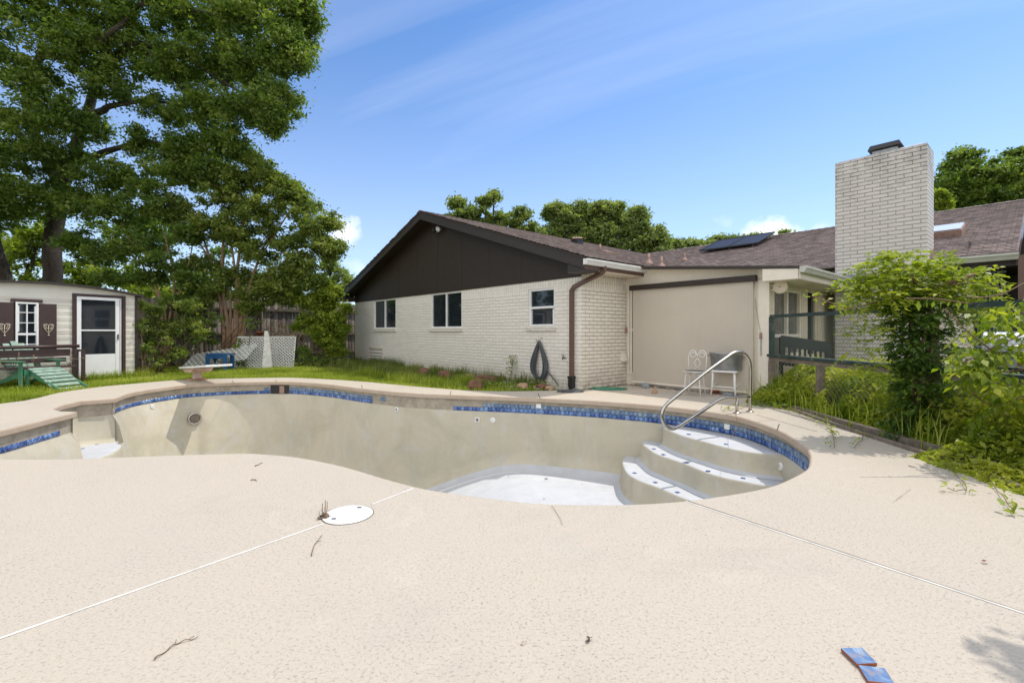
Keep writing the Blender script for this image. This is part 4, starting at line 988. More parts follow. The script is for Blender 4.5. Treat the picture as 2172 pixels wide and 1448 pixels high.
# loose tiles
def loose(pts, label, z=.0, tilt=0):
    q = [g(*p, .012) for p in pts]; m = MB(); m.slab([Vector((p.x, p.y, .013+z+tilt*i)) for i, p in enumerate(q)], .012); o = m.build('loose_tile', M['ltile'], None, .0015, org=(q[0].x, q[0].y, 0))
    o.data.materials.append(M['clay'])
    for pl in o.data.polygons:
        if abs(pl.normal.z) < .5: pl.material_index = 1
    tag(o, label, 'tile', 'loose tiles on the deck'); return o
loose([(1783, 1375), (1818, 1409), (1861, 1407), (1828, 1374)], 'loose square blue glazed tile with a brown smudge, overlapping its neighbour', .003)
loose([(1820, 1409), (1841, 1443), (1897, 1449), (1877, 1416)], 'loose square plain light blue tile nearest the bottom edge of the deck')
# twigs and leaves on the deck
def twig(pts, r, label, name='fallen_twig', extra=(), mat='twig', cat='twig'):
    q = [g(*p, .006) for p in pts]; m = MB(); m.tube([Vector((p.x, p.y, .006+.004*math.sin(i*1.7))) for i, p in enumerate(catmull(q, 3))], [r*(1-.6*i/(len(q)*3)) for i in range(len(catmull(q, 3)))], 6)
    for e in extra: m.tube([Vector((p.x, p.y, .01)) for p in (g(*x, .006) for x in e)], r*.55, 5)
    return tag(m.build(name, M[mat], None, org=(q[0].x, q[0].y, 0)), label, cat, 'twigs fallen on the deck' if cat == 'twig' else None)
twig([(327, 1397), (352, 1379), (376, 1363), (398, 1356), (420, 1351)], .0026, 'longest dark twig lying on the near left deck', extra=(((372, 1365), (374, 1358)), ((402, 1356), (412, 1350))))
twig([(661, 1178), (664, 1162), (672, 1148), (684, 1134)], .0026, 'forked grey twig below the round white lid', extra=(((671, 1149), (682, 1148)),))
twig([(541, 988), (549, 984), (557, 981)], .004, 'short twig near the curved pool edge')
twig([(532, 1018), (540, 1016), (544, 1019)], .004, 'tiny curled twig on the deck left of the lid')
twig([(1170, 1072), (1183, 1090), (1193, 1112)], .0014, 'hair thin dark tendril lying below the pool edge')
def leaf_litter(px, py, s, label, mat='twig', n=5):
    q = g(px, py); m = MB(); rs = random.Random(px)
    for k in range(n):
        a = rs.random()*6.28; c = Vector((q.x+rs.uniform(-s, s)*.8, q.y+rs.uniform(-s, s)*.8, .006+rs.random()*.012)); d = Vector((math.cos(a), math.sin(a), rs.uniform(-.3, .5)))*s*rs.uniform(.5, 1); e = Vector((-d.y, d.x, rs.uniform(-.01, .01)))*.4
        m.quad(c-d, c+e, c+d, c-e)
    return tag(m.build('dead_leaf_cluster', M[mat], None, org=tuple(q)), label, 'leaf', 'dead leaves on the deck')
leaf_litter(688, 1098, .03, 'dry brown vine sprig caught at the left rim of the white lid', n=16)
leaf_litter(1248, 1362, .014, 'dark crumpled leaf on the near middle deck', 'soil', 7)
leaf_litter(1111, 1367, .010, 'small yellowish brown leaf bit beside the dark crumpled leaf', 'rockt', 4)
leaf_litter(2084, 1193, .016, 'red brown crumpled leaf on the deck at right', 'clay', 6)
def pool_bit(px, py, s, label):
    q = g(px, py, -1.262); m = MB(); rs = random.Random(px)
    for k in range(5):
        a = rs.random()*6.28; c = q+Vector((rs.uniform(-s, s), rs.uniform(-s, s), .006)); d = Vector((math.cos(a), math.sin(a), .2))*s; e = Vector((-d.y, d.x, 0))*.4; m.quad(c-d, c+e, c+d, c-e)
    tag(m.build('dead_leaf_cluster', M['soil'], None, org=tuple(q)), label, 'leaf', 'dead leaves in the empty pool')
pool_bit(1159, 1015, .022, 'black leaf bit on the white pool floor near its shaded edge')
pool_bit(1153, 1058, .012, 'tiny dark speck on the white pool floor close to the near rim')
pool_bit(1317, 1007, .018, 'small black leaf beside the foot of the lowest pool step')
pool_bit(1298, 1006, .016, 'small brown leaf scrap left of the lowest pool step')
pool_bit(1235, 1027, .010, 'faint brown fleck at the middle of the white pool floor')
m = MB()
for px, py in ((690, 1090), (684, 1094), (694, 1086), (690, 1100)):
    m.tube([g(690, 1099, .01), Vector((g(px, py).x, g(px, py).y, .03)), Vector((g(px, py-12).x, g(px, py-12).y, .02+random.random()*.04))], .0025, 5)
tag(m.build('dry_sprig', M['twig'], None, org=tuple(g(690, 1099))), 'upright dry brown sprig growing out of the joint beside the lid', 'weed')
# diving board stand with its short board
bp = g(418, 806); tipd = Vector((.74, -.67, 0)).normalized(); dv = empty('diving_board', bp, 0, 'short white diving board on a single pinkish pedestal', 'diving board')
sd = Vector((-tipd.y, tipd.x, 0)); rotz = Matrix.Rotation(math.atan2(tipd.y, tipd.x), 3, 'Z')
MB().box(bp+Vector((0, 0, .02)), (.40, .34, .04), rotz).build('base_plate', M['rockt'], dv, .006)
pinkm = plain('faded_pink_fibreglass', (.62, .50, .43), .5, var=.1); rustm = plain('rust_stained_fibreglass', (.55, .40, .30), .6, var=.25)
MB().lathe([(.135, .04), (.125, .06), (.12, .17), (.14, .21)], bp, 4, rot=rotz @ Matrix.Rotation(R(45), 3, 'Z'), smooth=False).build('pedestal', pinkm, dv, .01)
up = Vector((0, 0, 1)); c0 = bp+tipd*.06
m = MB(); w = .21
sec = lambda s, z, ww: [c0+tipd*s+sd*ww+up*z, c0+tipd*s-sd*ww+up*z]
poly = [(-.22, .20), (.22, .21), (.45, .30), (.50, .325), (-.52, .275), (-.50, .245)]
vs = [c0+tipd*s+sd*w+up*z for s, z in poly]+[c0+tipd*s-sd*w+up*z for s, z in poly]
m.add(vs, [tuple(range(6)), tuple(range(11, 5, -1))]+[(i, 6+i, 6+(i+1) % 6, (i+1) % 6) for i in range(6)]); m.build('cradle', rustm, dv, .006)
m = MB(); L0, L1 = -.62, 1.66
vs = []
for s, z, t in ((L0, .275, .035), (.6, .345, .045), (L1, .425, .045)):
    for sg in (-1, 1): vs += [c0+tipd*s+sd*(sg*.26)+up*z, c0+tipd*s+sd*(sg*.26)+up*(z+t)]
m.add(vs, [(0, 1, 3, 2), (8, 10, 11, 9)]+[f for k in (0, 4) for f in ((k+1, k+5, k+7, k+3), (k, k+2, k+6, k+4), (k, k+4, k+5, k+1), (k+2, k+3, k+7, k+6))]); m.build('board', M['white'], dv, .008)
m = MB()
for s in (-.35, .2): m.tube([c0+tipd*s+sd*.2+up*.29, c0+tipd*s+sd*.2+up*(.345+.05*s)], .02, 8).tube([c0+tipd*s-sd*.2+up*.29, c0+tipd*s-sd*.2+up*(.345+.05*s)], .02, 8)
m.build('bolt', M['rust'], dv)
# ---------------------------------------------------------------- shed
sdir = Vector((.461, .887, 0)).normalized(); SC = Vector((-10.0, 12.40, .06)) # right front corner
SRZ = math.atan2(sdir.y, sdir.x)
shed = local(empty('garden_shed', SC, SRZ, 'cream metal garden shed with a brown trimmed white storm door and shuttered window', 'shed'))
def pS(px, py, d=0):                        # shed wall coordinates: x along (negative to the left), z above its base
    k = (px-CX)/F; n = Vector((sdir.y, -sdir.x, 0)); o = SC+n*d; t = (k*o.y-o.x)/(sdir.x-k*sdir.y); p = o+sdir*t
    return t, CH-(py-HY)/F*p.y-SC.z
SW = 3.45; rc = -1.72
rt_ = lambda x: 2.235-.155*((x-rc)/1.72)**2
dx0, _ = pS(153, 700); dx1, _ = pS(265, 700); _, dzt = pS(157, 622)
wx0, wzt = pS(29, 640); wx1, wzb = pS(80, 749)
print('shed door', dx0, dx1, dzt, 'win', wx0, wx1, wzb, wzt)
# siding: double grooves run along the wall, cut in as geometry
m = MB(); zlev = [0]
while zlev[-1] < 2.05: zlev.append(zlev[-1]+.1525)
def sidingstrip(x0, x1, z0, z1):
    h = [(z0, 0), (z0+.010, -.022), (z0+.020, -.022), (z0+.026, 0), (z0+.05, 0), (z0+.056, -.018), (z0+.066, -.018), (z0+.070, 0), (z1, 0)]
    for (za, oa), (zb, ob) in zip(h, h[1:]):
        if za >= z1: break
        m.quad((x0, -oa, za), (x1, -oa, za), (x1, -ob, min(zb, z1)), (x0, -ob, min(zb, z1)))
xs = sorted([-SW, dx0, dx1, 0, wx0, wx1])
for x0, x1 in zip(xs, xs[1:]):
    for z0 in zlev:
        z1 = z0+.1525; top = min(rt_(x0), rt_(x1)) if (x1-x0) < 1 else 2.08
        if x0 >= dx0-.01 and x1 <= dx1+.01 and z0 < dzt-.08: continue
        if x0 >= wx0-.01 and x1 <= wx1+.01 and wzb-.05 < z0+.07 < wzt: continue
        if z0 < 2.0: sidingstrip(x0, x1, z0, z1)
N = 24; vs = []; 
for i in range(N+1):
    x = -SW+SW*i/N; vs += [(x, .002, 1.98), (x, .002, rt_(x)+.03)]
m.add(vs, [(2*i, 2*i+2, 2*i+3, 2*i+1) for i in range(N)])
m.quad((0, 0, 0), (0, 2.6, 0), (0, 2.6, 2.1), (0, 0, 2.1)).quad((-SW, 0, 0), (-SW, 2.6, 0), (-SW, 2.6, 2.1), (-SW, 0, 2.1)).quad((0, 2.6, 0), (-SW, 2.6, 0), (-SW, 2.6, 2.1), (0, 2.6, 2.1))
m.build('siding', M['siding'], shed)
MB().box((dx0-.5, .9, 1), (.02, 1.6, 2)).box(((dx0+dx1)/2, 1.5, 1.), (1.8, .02, 2)).box(((wx0+wx1)/2, .6, 1.4), (.9, .02, 1.3)).build('inner_wall', M['creamd'], shed)
m = MB(); vs = []
for i in range(N+1):
    x = -SW-.1+(SW+.22)*i/N
    for y, z in ((-.14, .05), (-.14, -.0), (2.7, -.0), (2.7, .05)): vs.append((x, y, rt_(x)+z))
m.add(vs, [(4*i+k, 4*i+(k+1) % 4, 4*(i+1)+(k+1) % 4, 4*(i+1)+k) for i in range(N) for k in range(4)] + [(0, 1, 2, 3), (4*N+3, 4*N+2, 4*N+1, 4*N)]); m.build('roof', M['fascia'], shed)
m = MB(); m.box((dx0+.035, -.015, dzt/2), (.07, .05, dzt)).box((dx1-.035, -.015, dzt/2), (.07, .05, dzt)).box(((dx0+dx1)/2, -.016, dzt-.03), (dx1-dx0-.14, .05, .06)); m.build('door_frame', M['maroon'], shed)
MB().box((.01, -.01, 1.05), (.06, .03, 2.1)).build('corner_trim', M['fascia'], shed)
ix0, ix1 = dx0+.075, dx1-.13; izt = dzt-.07
dr = MB(); fw = .085
dr.box((ix0+fw/2, -.02, izt/2), (fw, .04, izt)).box((ix1-fw/2, -.02, izt/2), (fw, .04, izt)).box(((ix0+ix1)/2, -.02, izt-.035), (ix1-ix0-2*fw, .04, .07)).box(((ix0+ix1)/2, -.02, 1.17), (ix1-ix0-2*fw, .035, .035)).box(((ix0+ix1)/2, -.018, .29), (ix1-ix0-2*fw, .03, .57))
dr = dr.build('storm_door', M['vinyl'], shed, .004)
MB().box(((ix0+ix1)/2, -.005, (.58+1.15)/2), (ix1-ix0-2*fw, .01, .57)).box(((ix0+ix1)/2, -.004, (1.19+izt-.07)/2), (ix1-ix0-2*fw, .01, izt-.07-1.19)).build('pane', M['glass'], dr)
MB().box((ix1-.04, -.05, 1.0), (.022, .03, .14)).build('handle', M['black'], dr)
MB().box((ix1+.03, -.01, izt/2), (.02, .03, izt)).build('jamb', M['vinyl'], shed)
# window, shutters, hearts
wf = MB(); frame_b(wf, wx0+.02, wx1-.0, wzb, wzt, -.02, .035, .05); wf = wf.build('window', M['vinyl'], shed)
m = MB(); cx = (wx0+wx1)/2+.01; hh = wzt-wzb
m.box((cx, -.02, (wzb+wzt)/2), (.02, .03, hh-.07))
for f, t in ((.19, .016), (.40, .016), (.62, .05), (.82, .018)): m.box((cx, -.022, wzt-hh*(1-0)*(f if f != .19 else .20)), (wx1-wx0-.09, .03, t))
m.box((wx0+.065, -.018, wzb+hh*.68), (.03, .03, hh*.5)).box((wx1-.045, -.018, wzb+hh*.68), (.03, .03, hh*.5)); m.build('glazing_bar', M['vinyl'], wf)
MB().box((cx, .01, (wzb+wzt)/2), (wx1-wx0-.06, .008, hh-.05)).build('pane', M['glass'], wf)
MB().box((cx, -.02, wzt+.035), (wx1-wx0+.12, .05, .07)).build('window_trim', M['maroon'], shed)
for sx in (wx0-.155, wx1+.17):
    sh = MB().box((sx, -.02, (wzb+wzt)/2-.02), (.29, .04, hh)).build('shutter', M['maroon'], shed)
    m = MB(); hc = Vector((sx, -.055, wzb+hh*.50))
    def hpt(t, s): return hc+Vector((s*.0072*16*math.sin(t)**3*.8, 0, s*.0078*(13*math.cos(t)-5*math.cos(2*t)-2*math.cos(3*t)-math.cos(4*t))*1.1))
    m.tube([hpt(i/28*2*math.pi, .9) for i in range(28)], .0045, 5, close=True)
    for sg in (-1, 1):
        for (ox, oz, rr) in ((.06, .055, .036), (.045, -.01, .03)):
            m.tube([hc+Vector((sg*(ox+rr*(1-i/22)*math.cos(i*.45)), 0, oz+rr*(1-i/22)*math.sin(i*.45))) for i in range(18)], .0038, 5)
    m.tube([hc+Vector((0, 0, .05)), hc+Vector((0, 0, -.15))], .006, 5).lathe([(.018, -.01), (.02, .0), (.001, .015)], hc+Vector((0, 0, -.165)), 8); m.build('heart_ornament', M['creamd'], sh)
# planter ledge / bench in front of the shed
def sw(x, y, z): return (Matrix.Rotation(SRZ, 3, 'Z') @ Vector((x, y, z))) + SC
bn = local(empty('brown_bench', sw(wx0, -.5, 0), SRZ, 'low dark brown wooden bench with a rolled top rail under the shed window', 'bench'))
b0 = -.45; bl = wx1-wx0+.55
m = MB(); m.box((bl/2-.28, -.0, .66), (bl+.25, .05, .16)).box((bl/2-.28, -.02, .50), (bl+.1, .03, .10)); m.build('backrest', M['maroon'], bn, .005)
m = MB(); m.tube([(-.5, -.03, .80), (bl+.0, -.03, .80)], .04, 8); m.build('top_rail', M['maroon'], bn)
m = MB(); m.box((bl/2-.28, -.25, .36), (bl+.2, .4, .04)); m.build('seat', M['maroon'], bn, .005)
for x in (-.40, bl-.05): MB().box((x, -.02, .36), (.07, .07, .74)).build('leg', M['maroon'], bn)
MB().box((bl+.02, -.1, .70), (.10, .06, .05)).box((bl+.05, -.1, .34), (.06, .06, .70)).build('arm_support', M['maroon'], bn)
m = MB()
for k in range(9):
    x = random.uniform(-.3, .8); m.tube([(x, -.1, .38), (x+random.uniform(-.1, .1), -.15, .5), (x+random.uniform(-.35, .35), -.2, random.uniform(.5, .72))], .006, 4)
tag(m.build('dry_branch', M['deadvine'], None), 'bare dry branches heaped on the dark brown bench', 'branch'); bpy.data.objects['dry_branch'].location = bn.location; bpy.data.objects['dry_branch'].rotation_euler = bn.rotation_euler
# stake
q = g(136, 802); o = MB().tube([q, q+Vector((0, 0, .45)), q+Vector((0, 0, .47))], [.022, .018, .03], 8).build('metal_stake', M['galv'], None, org=tuple(q)); tag(o, 'short grey metal stake in the grass between bench and storm door', 'stake')
# ---------------------------------------------------------------- adirondack chair and footrest
cb = g(30, 824); crz = math.atan2(.30, .95)
ch = local(empty('lounge_chair', cb+Vector((.02, .30, .0)), R(-14), 'weathered green wooden garden lounge chair, cut off by the left edge', 'chair'))
fy = .30
m = MB()
for k in range(5):
    y = -.26+k*.13; m.slab([(-.62, y, .98-.05*abs(k-2)), (-.62, y+.115, .98-.05*abs(k-2)), (-.22, y+.115, .30), (-.22, y, .30)], .02)
m.build('backrest', M['chairt'], ch, .003)
m = MB()
for k in range(5): m.box((-.16+k*.10, 0, .33+k*.012), (.09, .58, .02))
m.build('seat', M['chairt'], ch, .003)
for sg in (-1, 1):
    MB().box((.02, sg*.36, .57), (.76, .13, .022)).build('armrest', M['chairg'], ch, .003)
    MB().box((.30, sg*.33, .28), (.09, .025, .57)).build('leg', M['chairg'], ch)
    MB().slab([(-.75, sg*.30, .0), (-.66, sg*.30, .0), (.36, sg*.30, .28), (.36, sg*.30, .40), (.26, sg*.30, .40)], .025).build('side_rail', M['chairg'], ch)
MB().box((.35, 0, .34), (.025, .60, .11)).build('apron', M['chairg'], ch)
ft = local(empty('footrest', g(85, 826)+Vector((.05, .32, 0)), R(-14), 'weathered green slatted footrest sloping down into the grass beside the green chair', 'footrest'))
m = MB()
for k in range(7): m.box((-.36+k*.115, 0, .40-.043*k-.004*k*k), (.10, .56, .02), Matrix.Rotation(R(22+k*1.5), 3, 'Y'))
m.build('slat', M['chairt'], ft, .003)
for sg in (-1, 1):
    MB().slab([(-.42, sg*.26, .40), (-.42, sg*.26, .24), (-.28, sg*.26, .24), (.40, sg*.26, .0), (.46, sg*.26, .02)], .025).build('side_rail', M['chairg'], ft)
    MB().box((-.40, sg*.285, .18), (.08, .025, .37)).build('leg', M['chairg'], ft)
# second green chair behind (arm seen before the bench)
c2 = local(empty('lounge_chair', g(88, 803)+Vector((0, .35, 0)), R(-14), 'second green wooden chair half hidden behind the footrest, before the brown bench', 'chair'))
MB().box((-.05, -.2, .50), (.72, .12, .022)).box((-.05, .35, .50), (.72, .12, .022)).build('armrest', M['chairg'], c2, .003)
for x in (-.32, .27):
    for y in (-.2, .35): MB().box((x, y, .245), (.10, .03, .49)).build('leg', M['chairg'], c2)
m = MB()
for k in range(5): m.box((-.2+k*.11, .08, .30), (.095, .5, .02))
m.build('seat', M['chairg'], c2)
# ---------------------------------------------------------------- boundary fence, every board in its own tone
F0 = Vector((-6.55, 20.8, 0)); F1 = F0-HB*22
def board_fence(name, p, q, h, label, cat='fence', tall=.0):
    d = (q-p); L = d.length; d.normalize(); nrm = Vector((d.y, -d.x, 0)); V = []; Q = []; T = []; s = 0
    while s < L:
        w = .135+random.uniform(-.012, .008); z = h+random.uniform(-.03, .03); o = random.uniform(-.006, .006); lean = random.uniform(-.01, .01)
        a = p+d*s+nrm*o; b = p+d*(s+w)+nrm*o; i = len(V)
        for e, f in ((a, 0), (b, 0)):
            V += [(e.x, e.y, -.05), (e.x+d.x*lean, e.y+d.y*lean, z), (e.x+nrm.x*.018, e.y+nrm.y*.018, -.05), (e.x+nrm.x*.018, e.y+nrm.y*.018, z)]
        Q += [(i, i+4, i+5, i+1), (i+2, i+3, i+7, i+6), (i+1, i+5, i+7, i+3), (i, i+1, i+3, i+2), (i+4, i+6, i+7, i+5)]; T += [random.random()]*5; s += w+.003
    e = empty(name, (p+q)/2, 0, label, cat)
    npmesh('boards', np.array(V), np.array(Q), M['fence'], e, np.array(T))
    m = MB()
    for z in (.35, 1.1, h-.3): m.bar(p+nrm*-.02+Vector((0, 0, z)), q+nrm*-.02+Vector((0, 0, z)), .04, .09)
    m.build('rail', M['wood'], e)
    n = int(L/2.4)
    for k in range(n+1):
        c = p+d*(k*2.4)-nrm*.09; MB().box(c+Vector((0, 0, h/2-.1)), (.09, .09, h-.15)).build('post', M['wood'], e)
    return e
board_fence('board_fence', F0+HB*3, F1, 2.33, 'tall weathered grey board fence behind the myrtles and the shed')
# ---------------------------------------------------------------- junk heap
def lattice(name, label, c, ux, uz, w, h, step, wd, mat, frame=True, th=.01):
    e = empty(name, c, 0, label, 'lattice'); c = Vector(c); ux = Vector(ux).normalized(); uz = Vector(uz).normalized(); nn = ux.cross(uz)
    m = MB()
    for sgn in (1, -1):
        k = -h
        while k < w:
            # line x = k + t, z = t (or mirrored), clipped to the panel
            t0 = max(0, -k); t1 = min(h, w-k)
            if t1-t0 > .03:
                if sgn > 0: p = (k+t0, t0); q = (k+t1, t1)
                else: p = (k+t0, h-t0); q = (k+t1, h-t1)
                m.bar(c+ux*p[0]+uz*p[1]+nn*(th*.5*sgn), c+ux*q[0]+uz*q[1]+nn*(th*.5*sgn), th, wd, nn.cross(ux))
            k += step
    m.build('lattice_slats', mat, e)
    if frame:
        m = MB(); pts = [c, c+ux*w, c+ux*w+uz*h, c+uz*h]
        for i in range(4): m.bar(pts[i], pts[(i+1) % 4], .035, .045, nn)
        m.build('frame', mat, e)
    return e
def bar2(m, *a): pass
la = g(497, 781); lb = g(622, 778); lux = (lb-la); lw = lux.length; lux.normalize(); lback = Vector((lux.y*-.25, lux.x*.25+.12, 1)).normalized()
latt = plain('white_lattice_plastic', (.62, .62, .58), .5, var=.12)
lattice('white_lattice', 'framed white lattice panel leaning upright in front of the board fence', la, lux, lback, lw, 1.08, .105, .028, latt)
q = g(370, 786); lattice('white_lattice', 'loose unframed white lattice sheet slanting in the weeds beside the blue table', q+Vector((0, .2, .0)), (.93, .25, .16), (.1, .5, .45), 1.9, .72, .14, .03, latt, False)
c = g(572, 781)+Vector((.0, -.12, 0)); ux = lux
o = MB().slab([c-ux*.16, c+ux*.14, c+ux*.03+Vector((-.03, .18, .85)), c-ux*.06+Vector((-.03, .2, 1.22)), c-ux*.16+Vector((-.03, .2, 1.22))], .025).build('white_board', M['caulk'], None, org=tuple(c)); tag(o, 'narrow white pointed board leaning against the framed lattice panel', 'board')
c = g(467, 784); bt = empty('blue_table', c, 0, 'small bright blue wooden side table by the myrtle trunks', 'table')
MB().box(c+Vector((0, 0, .49)), (.68, .42, .05)).build('table_top', M['blue'], bt); MB().box(c+Vector((0, -.18, .42)), (.60, .03, .11)).build('apron', M['blue'], bt)
for sx in (-.27, .27):
    for sy in (-.18, .18): MB().box(c+Vector((sx, sy, .225)), (.11, .06, .45)).build('leg', M['blue'], bt)
m = MB(); cc = c+Vector((0, -.26, .22))
def circ(ox, oz, r, a0=0, a1=360, n=18): return [cc+Vector((ox+r*math.cos(R(a0+(a1-a0)*i/n)), 0, oz+r*math.sin(R(a0+(a1-a0)*i/n)))) for i in range(n+1)]
m.tube(circ(-.10, .055, .055),   .011, 6).tube(circ(-.10, -.06, .06),   .011, 6)
m.tube(circ(.10, .055, .055, 20, 270)+circ(.10, -.06, .06, 90, -160),   .011, 6)
tag(m.build('white_numerals', M['galv'], None, org=tuple(c)), 'white ornamental letters 8S standing under the blue table', 'letters')
# brush pile and pot
c = P(585, 735, 16.9); m = MB(); rs = random.Random(4)
for k in range(150):
    x = rs.gauss(0, .62); z = .85+rs.random()*.65*math.exp(-(x/1.0)**2)
    p = Vector((c.x+x, 16.9+rs.uniform(-.35, .35), z)); d = Vector((rs.uniform(-1, 1), rs.uniform(-.5, .5), rs.uniform(-.5, .7))); a = rs.random()*6
    m.tube([p, p+d*.15, p+d*.3+Vector((0, 0, .06*math.sin(a))), p+d*.45+Vector((.05*math.cos(a), 0, -.05))], rs.uniform(.006, .012), 4)
for k in range(30):
    x = rs.gauss(0, .5); p = Vector((c.x+x, 16.9, 0)); m.tube([p, p+Vector((rs.uniform(-.1, .1), 0, .6)), p+Vector((rs.uniform(-.3, .3), 0, 1.1))], .012, 4)
tag(m.build('brush_pile', M['deadvine'], None, org=(c.x, 16.9, 0)), 'tangled heap of dry brown vines and branches behind the lattice', 'brush pile', kind='stuff')
c = P(551, 708, 16.3); o = MB().lathe([(.06, -.10), (.12, .04), (.13, .04), (.13, .08), (.11, .08), (.001, .03)], c, 16).build('clay_pot', M['clay'], None, org=tuple(c)); tag(o, 'red terracotta bowl on top of the dry brush', 'pot')
o = MB().box(P(448, 691, 16.6), (.85, .25, .03)).build('white_plank', M['white'], None, org=tuple(P(448, 691, 16.6))); tag(o, 'short white plank wedged among the myrtle branches', 'plank')
# ---------------------------------------------------------------- stones by the wall
rk = [(706+295, 810, .20, .14, 'square red brown sandstone block at the deck edge', 'rockr'), (0, 0, 0, 0, '', '')]
for px, py, w, h, lab, mt in ((1009, 825, .30, .20, 'dark red sandstone block standing at the deck edge beside green weeds', 'rockr'), (1028, 812, .55, .20, 'long slanting red sandstone slab behind the red block', 'rockr'), (1000, 806, .34, .18, 'tan topped stone behind grass tufts left of the red slab', 'rockt'),
        (903, 797, .38, .24, 'rounded red brown stone furthest left along the wall', 'rockr'), (944, 803, .34, .22, 'red brown stone half hidden in tall grass', 'rockr'), (1062, 808, .30, .14, 'small reddish stone in the weeds right of the slab', 'rockr'),
        (1108, 822, .24, .12, 'orange red broken flat stone in front of the hose', 'rockt'), (1106, 811, .26, .13, 'grey flat stone below the hose', 'wood'), (1150, 823, .26, .10, 'low brown stone near the deck right of the orange one', 'rockr'), (1165, 826, .20, .09, 'tan brown flat stone by the downspout weeds', 'rockt'), (1075, 812, .22, .06, 'thin pale stone strip lying in the dark soil', 'rockb')):
    q = g(px, py); o = MB().rock((q.x, q.y, h*.36), (w, w*.8, h), px*.37, amp=.35).build('stone', M[mt], None, org=tuple(q)); tag(o, lab, 'stone', 'stones edging the bed by the brick wall')
m = MB(); rs = random.Random(9)
for k in range(150):
    px = rs.uniform(1050, 1235); py = rs.uniform(812, 826); q = g(px, py); s = rs.uniform(.01, .035); m.rock((q.x, q.y, .005), (s*1.4, s, s*.7), k, 1)
tag(m.build('gravel', M['pebble'], None), 'pale pebbles scattered over the soil by the wall', 'gravel', kind='stuff')
# hose coil on the deck, green hose, rocks on the patio
def coil(name, px, py, rx, ry, n, r, mat, label, z=.012, wob=.2, sq=None):
    q = g(px, py); rs = random.Random(px); pts = []
    for i in range(n*18):
        t = i/18*2*math.pi; k = 1+wob*math.sin(t*.37+px); pts.append(q+Vector((rx*k*math.cos(t), ry*k*math.sin(t)+.1*ry*math.sin(t*.21), z+.008*math.sin(i*.9)+.003*(i//18))))
    o = MB().tube(pts, r, 6).build(name, mat, None, org=tuple(q)); return tag(o, label, 'hose')
coil('coiled_hose', 1211, 831, .23, .14, 3, .011, M['hose'], 'flat grey hose coil lying on the deck below the downspout')
coil('coiled_hose', 1292, 826, .26, .10, 7, .010, M['ghose'], 'tangled green hose on the patio slab by the brick corner', wob=.5)
for px, py, w, h, lab, mt in ((1368, 822, .22, .12, 'rounded grey blue rock at the foot of the roller shade', 'rockb'), (1388, 834, .12, .08, 'small tan rock on the patio slab', 'rockt'), (1389, 824, .07, .05, 'tiny pale rock beside the grey blue one', 'rockt')):
    q = g(px, py); o = MB().rock((q.x, q.y, h*.42), (w, w*.7, h), px*.31, 3).build('rock', M[mt], None, org=tuple(q)); tag(o, lab, 'rock', 'rocks on the patio slab')
m = MB(); rs = random.Random(2)
for k in range(260):
    if k < 110: a = rs.uniform(0.02, .5); b = rs.uniform(0, 1.5)
    else: a = rs.uniform(0.05, 2.6); b = 1.57-abs(rs.gauss(0, .09))-.02
    c = H(a if k >= 110 else rs.uniform(.01, .12), b, .008); s = rs.uniform(.012, .04); d = Vector((rs.uniform(-1, 1), rs.uniform(-1, 1), rs.uniform(-.2, .5)))*s; e = Vector((-d.y, d.x, rs.uniform(-.01, .01)))*.5; m.quad(c-d, c+e, c+d, c-e)
tag(m.build('leaf_litter', M['soil'], None), 'dark dry leaf litter blown against the foot of the house wall', 'leaf litter', kind='stuff')
# ---------------------------------------------------------------- white wire chair
q = g(1473, 838); wc = local(empty('wire_chair', q, R(-38), 'white wire ice cream parlour chair with a heart shaped curled back', 'chair'))
m = MB()
m.lathe([(.18, .44), (.19, .452), (.18, .462), (.001, .458)], (0, 0, 0), 24); m.build('seat', M['black'], wc)
MB().tube([(.19*math.cos(i*.262), .19*math.sin(i*.262), .452) for i in range(24)], .009, 6, close=True).build('seat_ring', M['white'], wc)
for k in range(4):
    a = R(45+90*k); ca_, sa_ = math.cos(a), math.sin(a)
    MB().tube([(ca_*.05, sa_*.05, .40), (ca_*.13, sa_*.13, .43), (ca_*.18, sa_*.18, .36), (ca_*.19, sa_*.19, .20), (ca_*.22, sa_*.22, 0)], .008, 6).build('leg', M['white'], wc)
MB().tube([(.19*math.cos(i*.262), .19*math.sin(i*.262), .16) for i in range(24)], .006, 5, close=True).build('leg_ring', M['white'], wc)
m = MB(); yb = .16
for sg in (-1, 1):
    m.tube([(sg*.16, yb, .45), (sg*.165, yb+.02, .60), (sg*.17, yb+.03, .72), (sg*.15, yb+.035, .80), (sg*.10, yb+.035, .845), (sg*.05, yb+.035, .83), (sg*.01, yb+.03, .76), (0, yb+.03, .70)], .0075, 6)
    m.tube([(sg*(.085+.05*math.cos(i*.42)), yb+.03, .755+.045*math.sin(i*.42)) for i in range(15)], .0055, 5, close=True)
    m.tube([(0, yb+.03, .70), (sg*.06, yb+.02, .60), (sg*.01, yb+.01, .52), (sg*.07, yb, .455)], .0055, 5)
m.build('backrest', M['white'], wc)
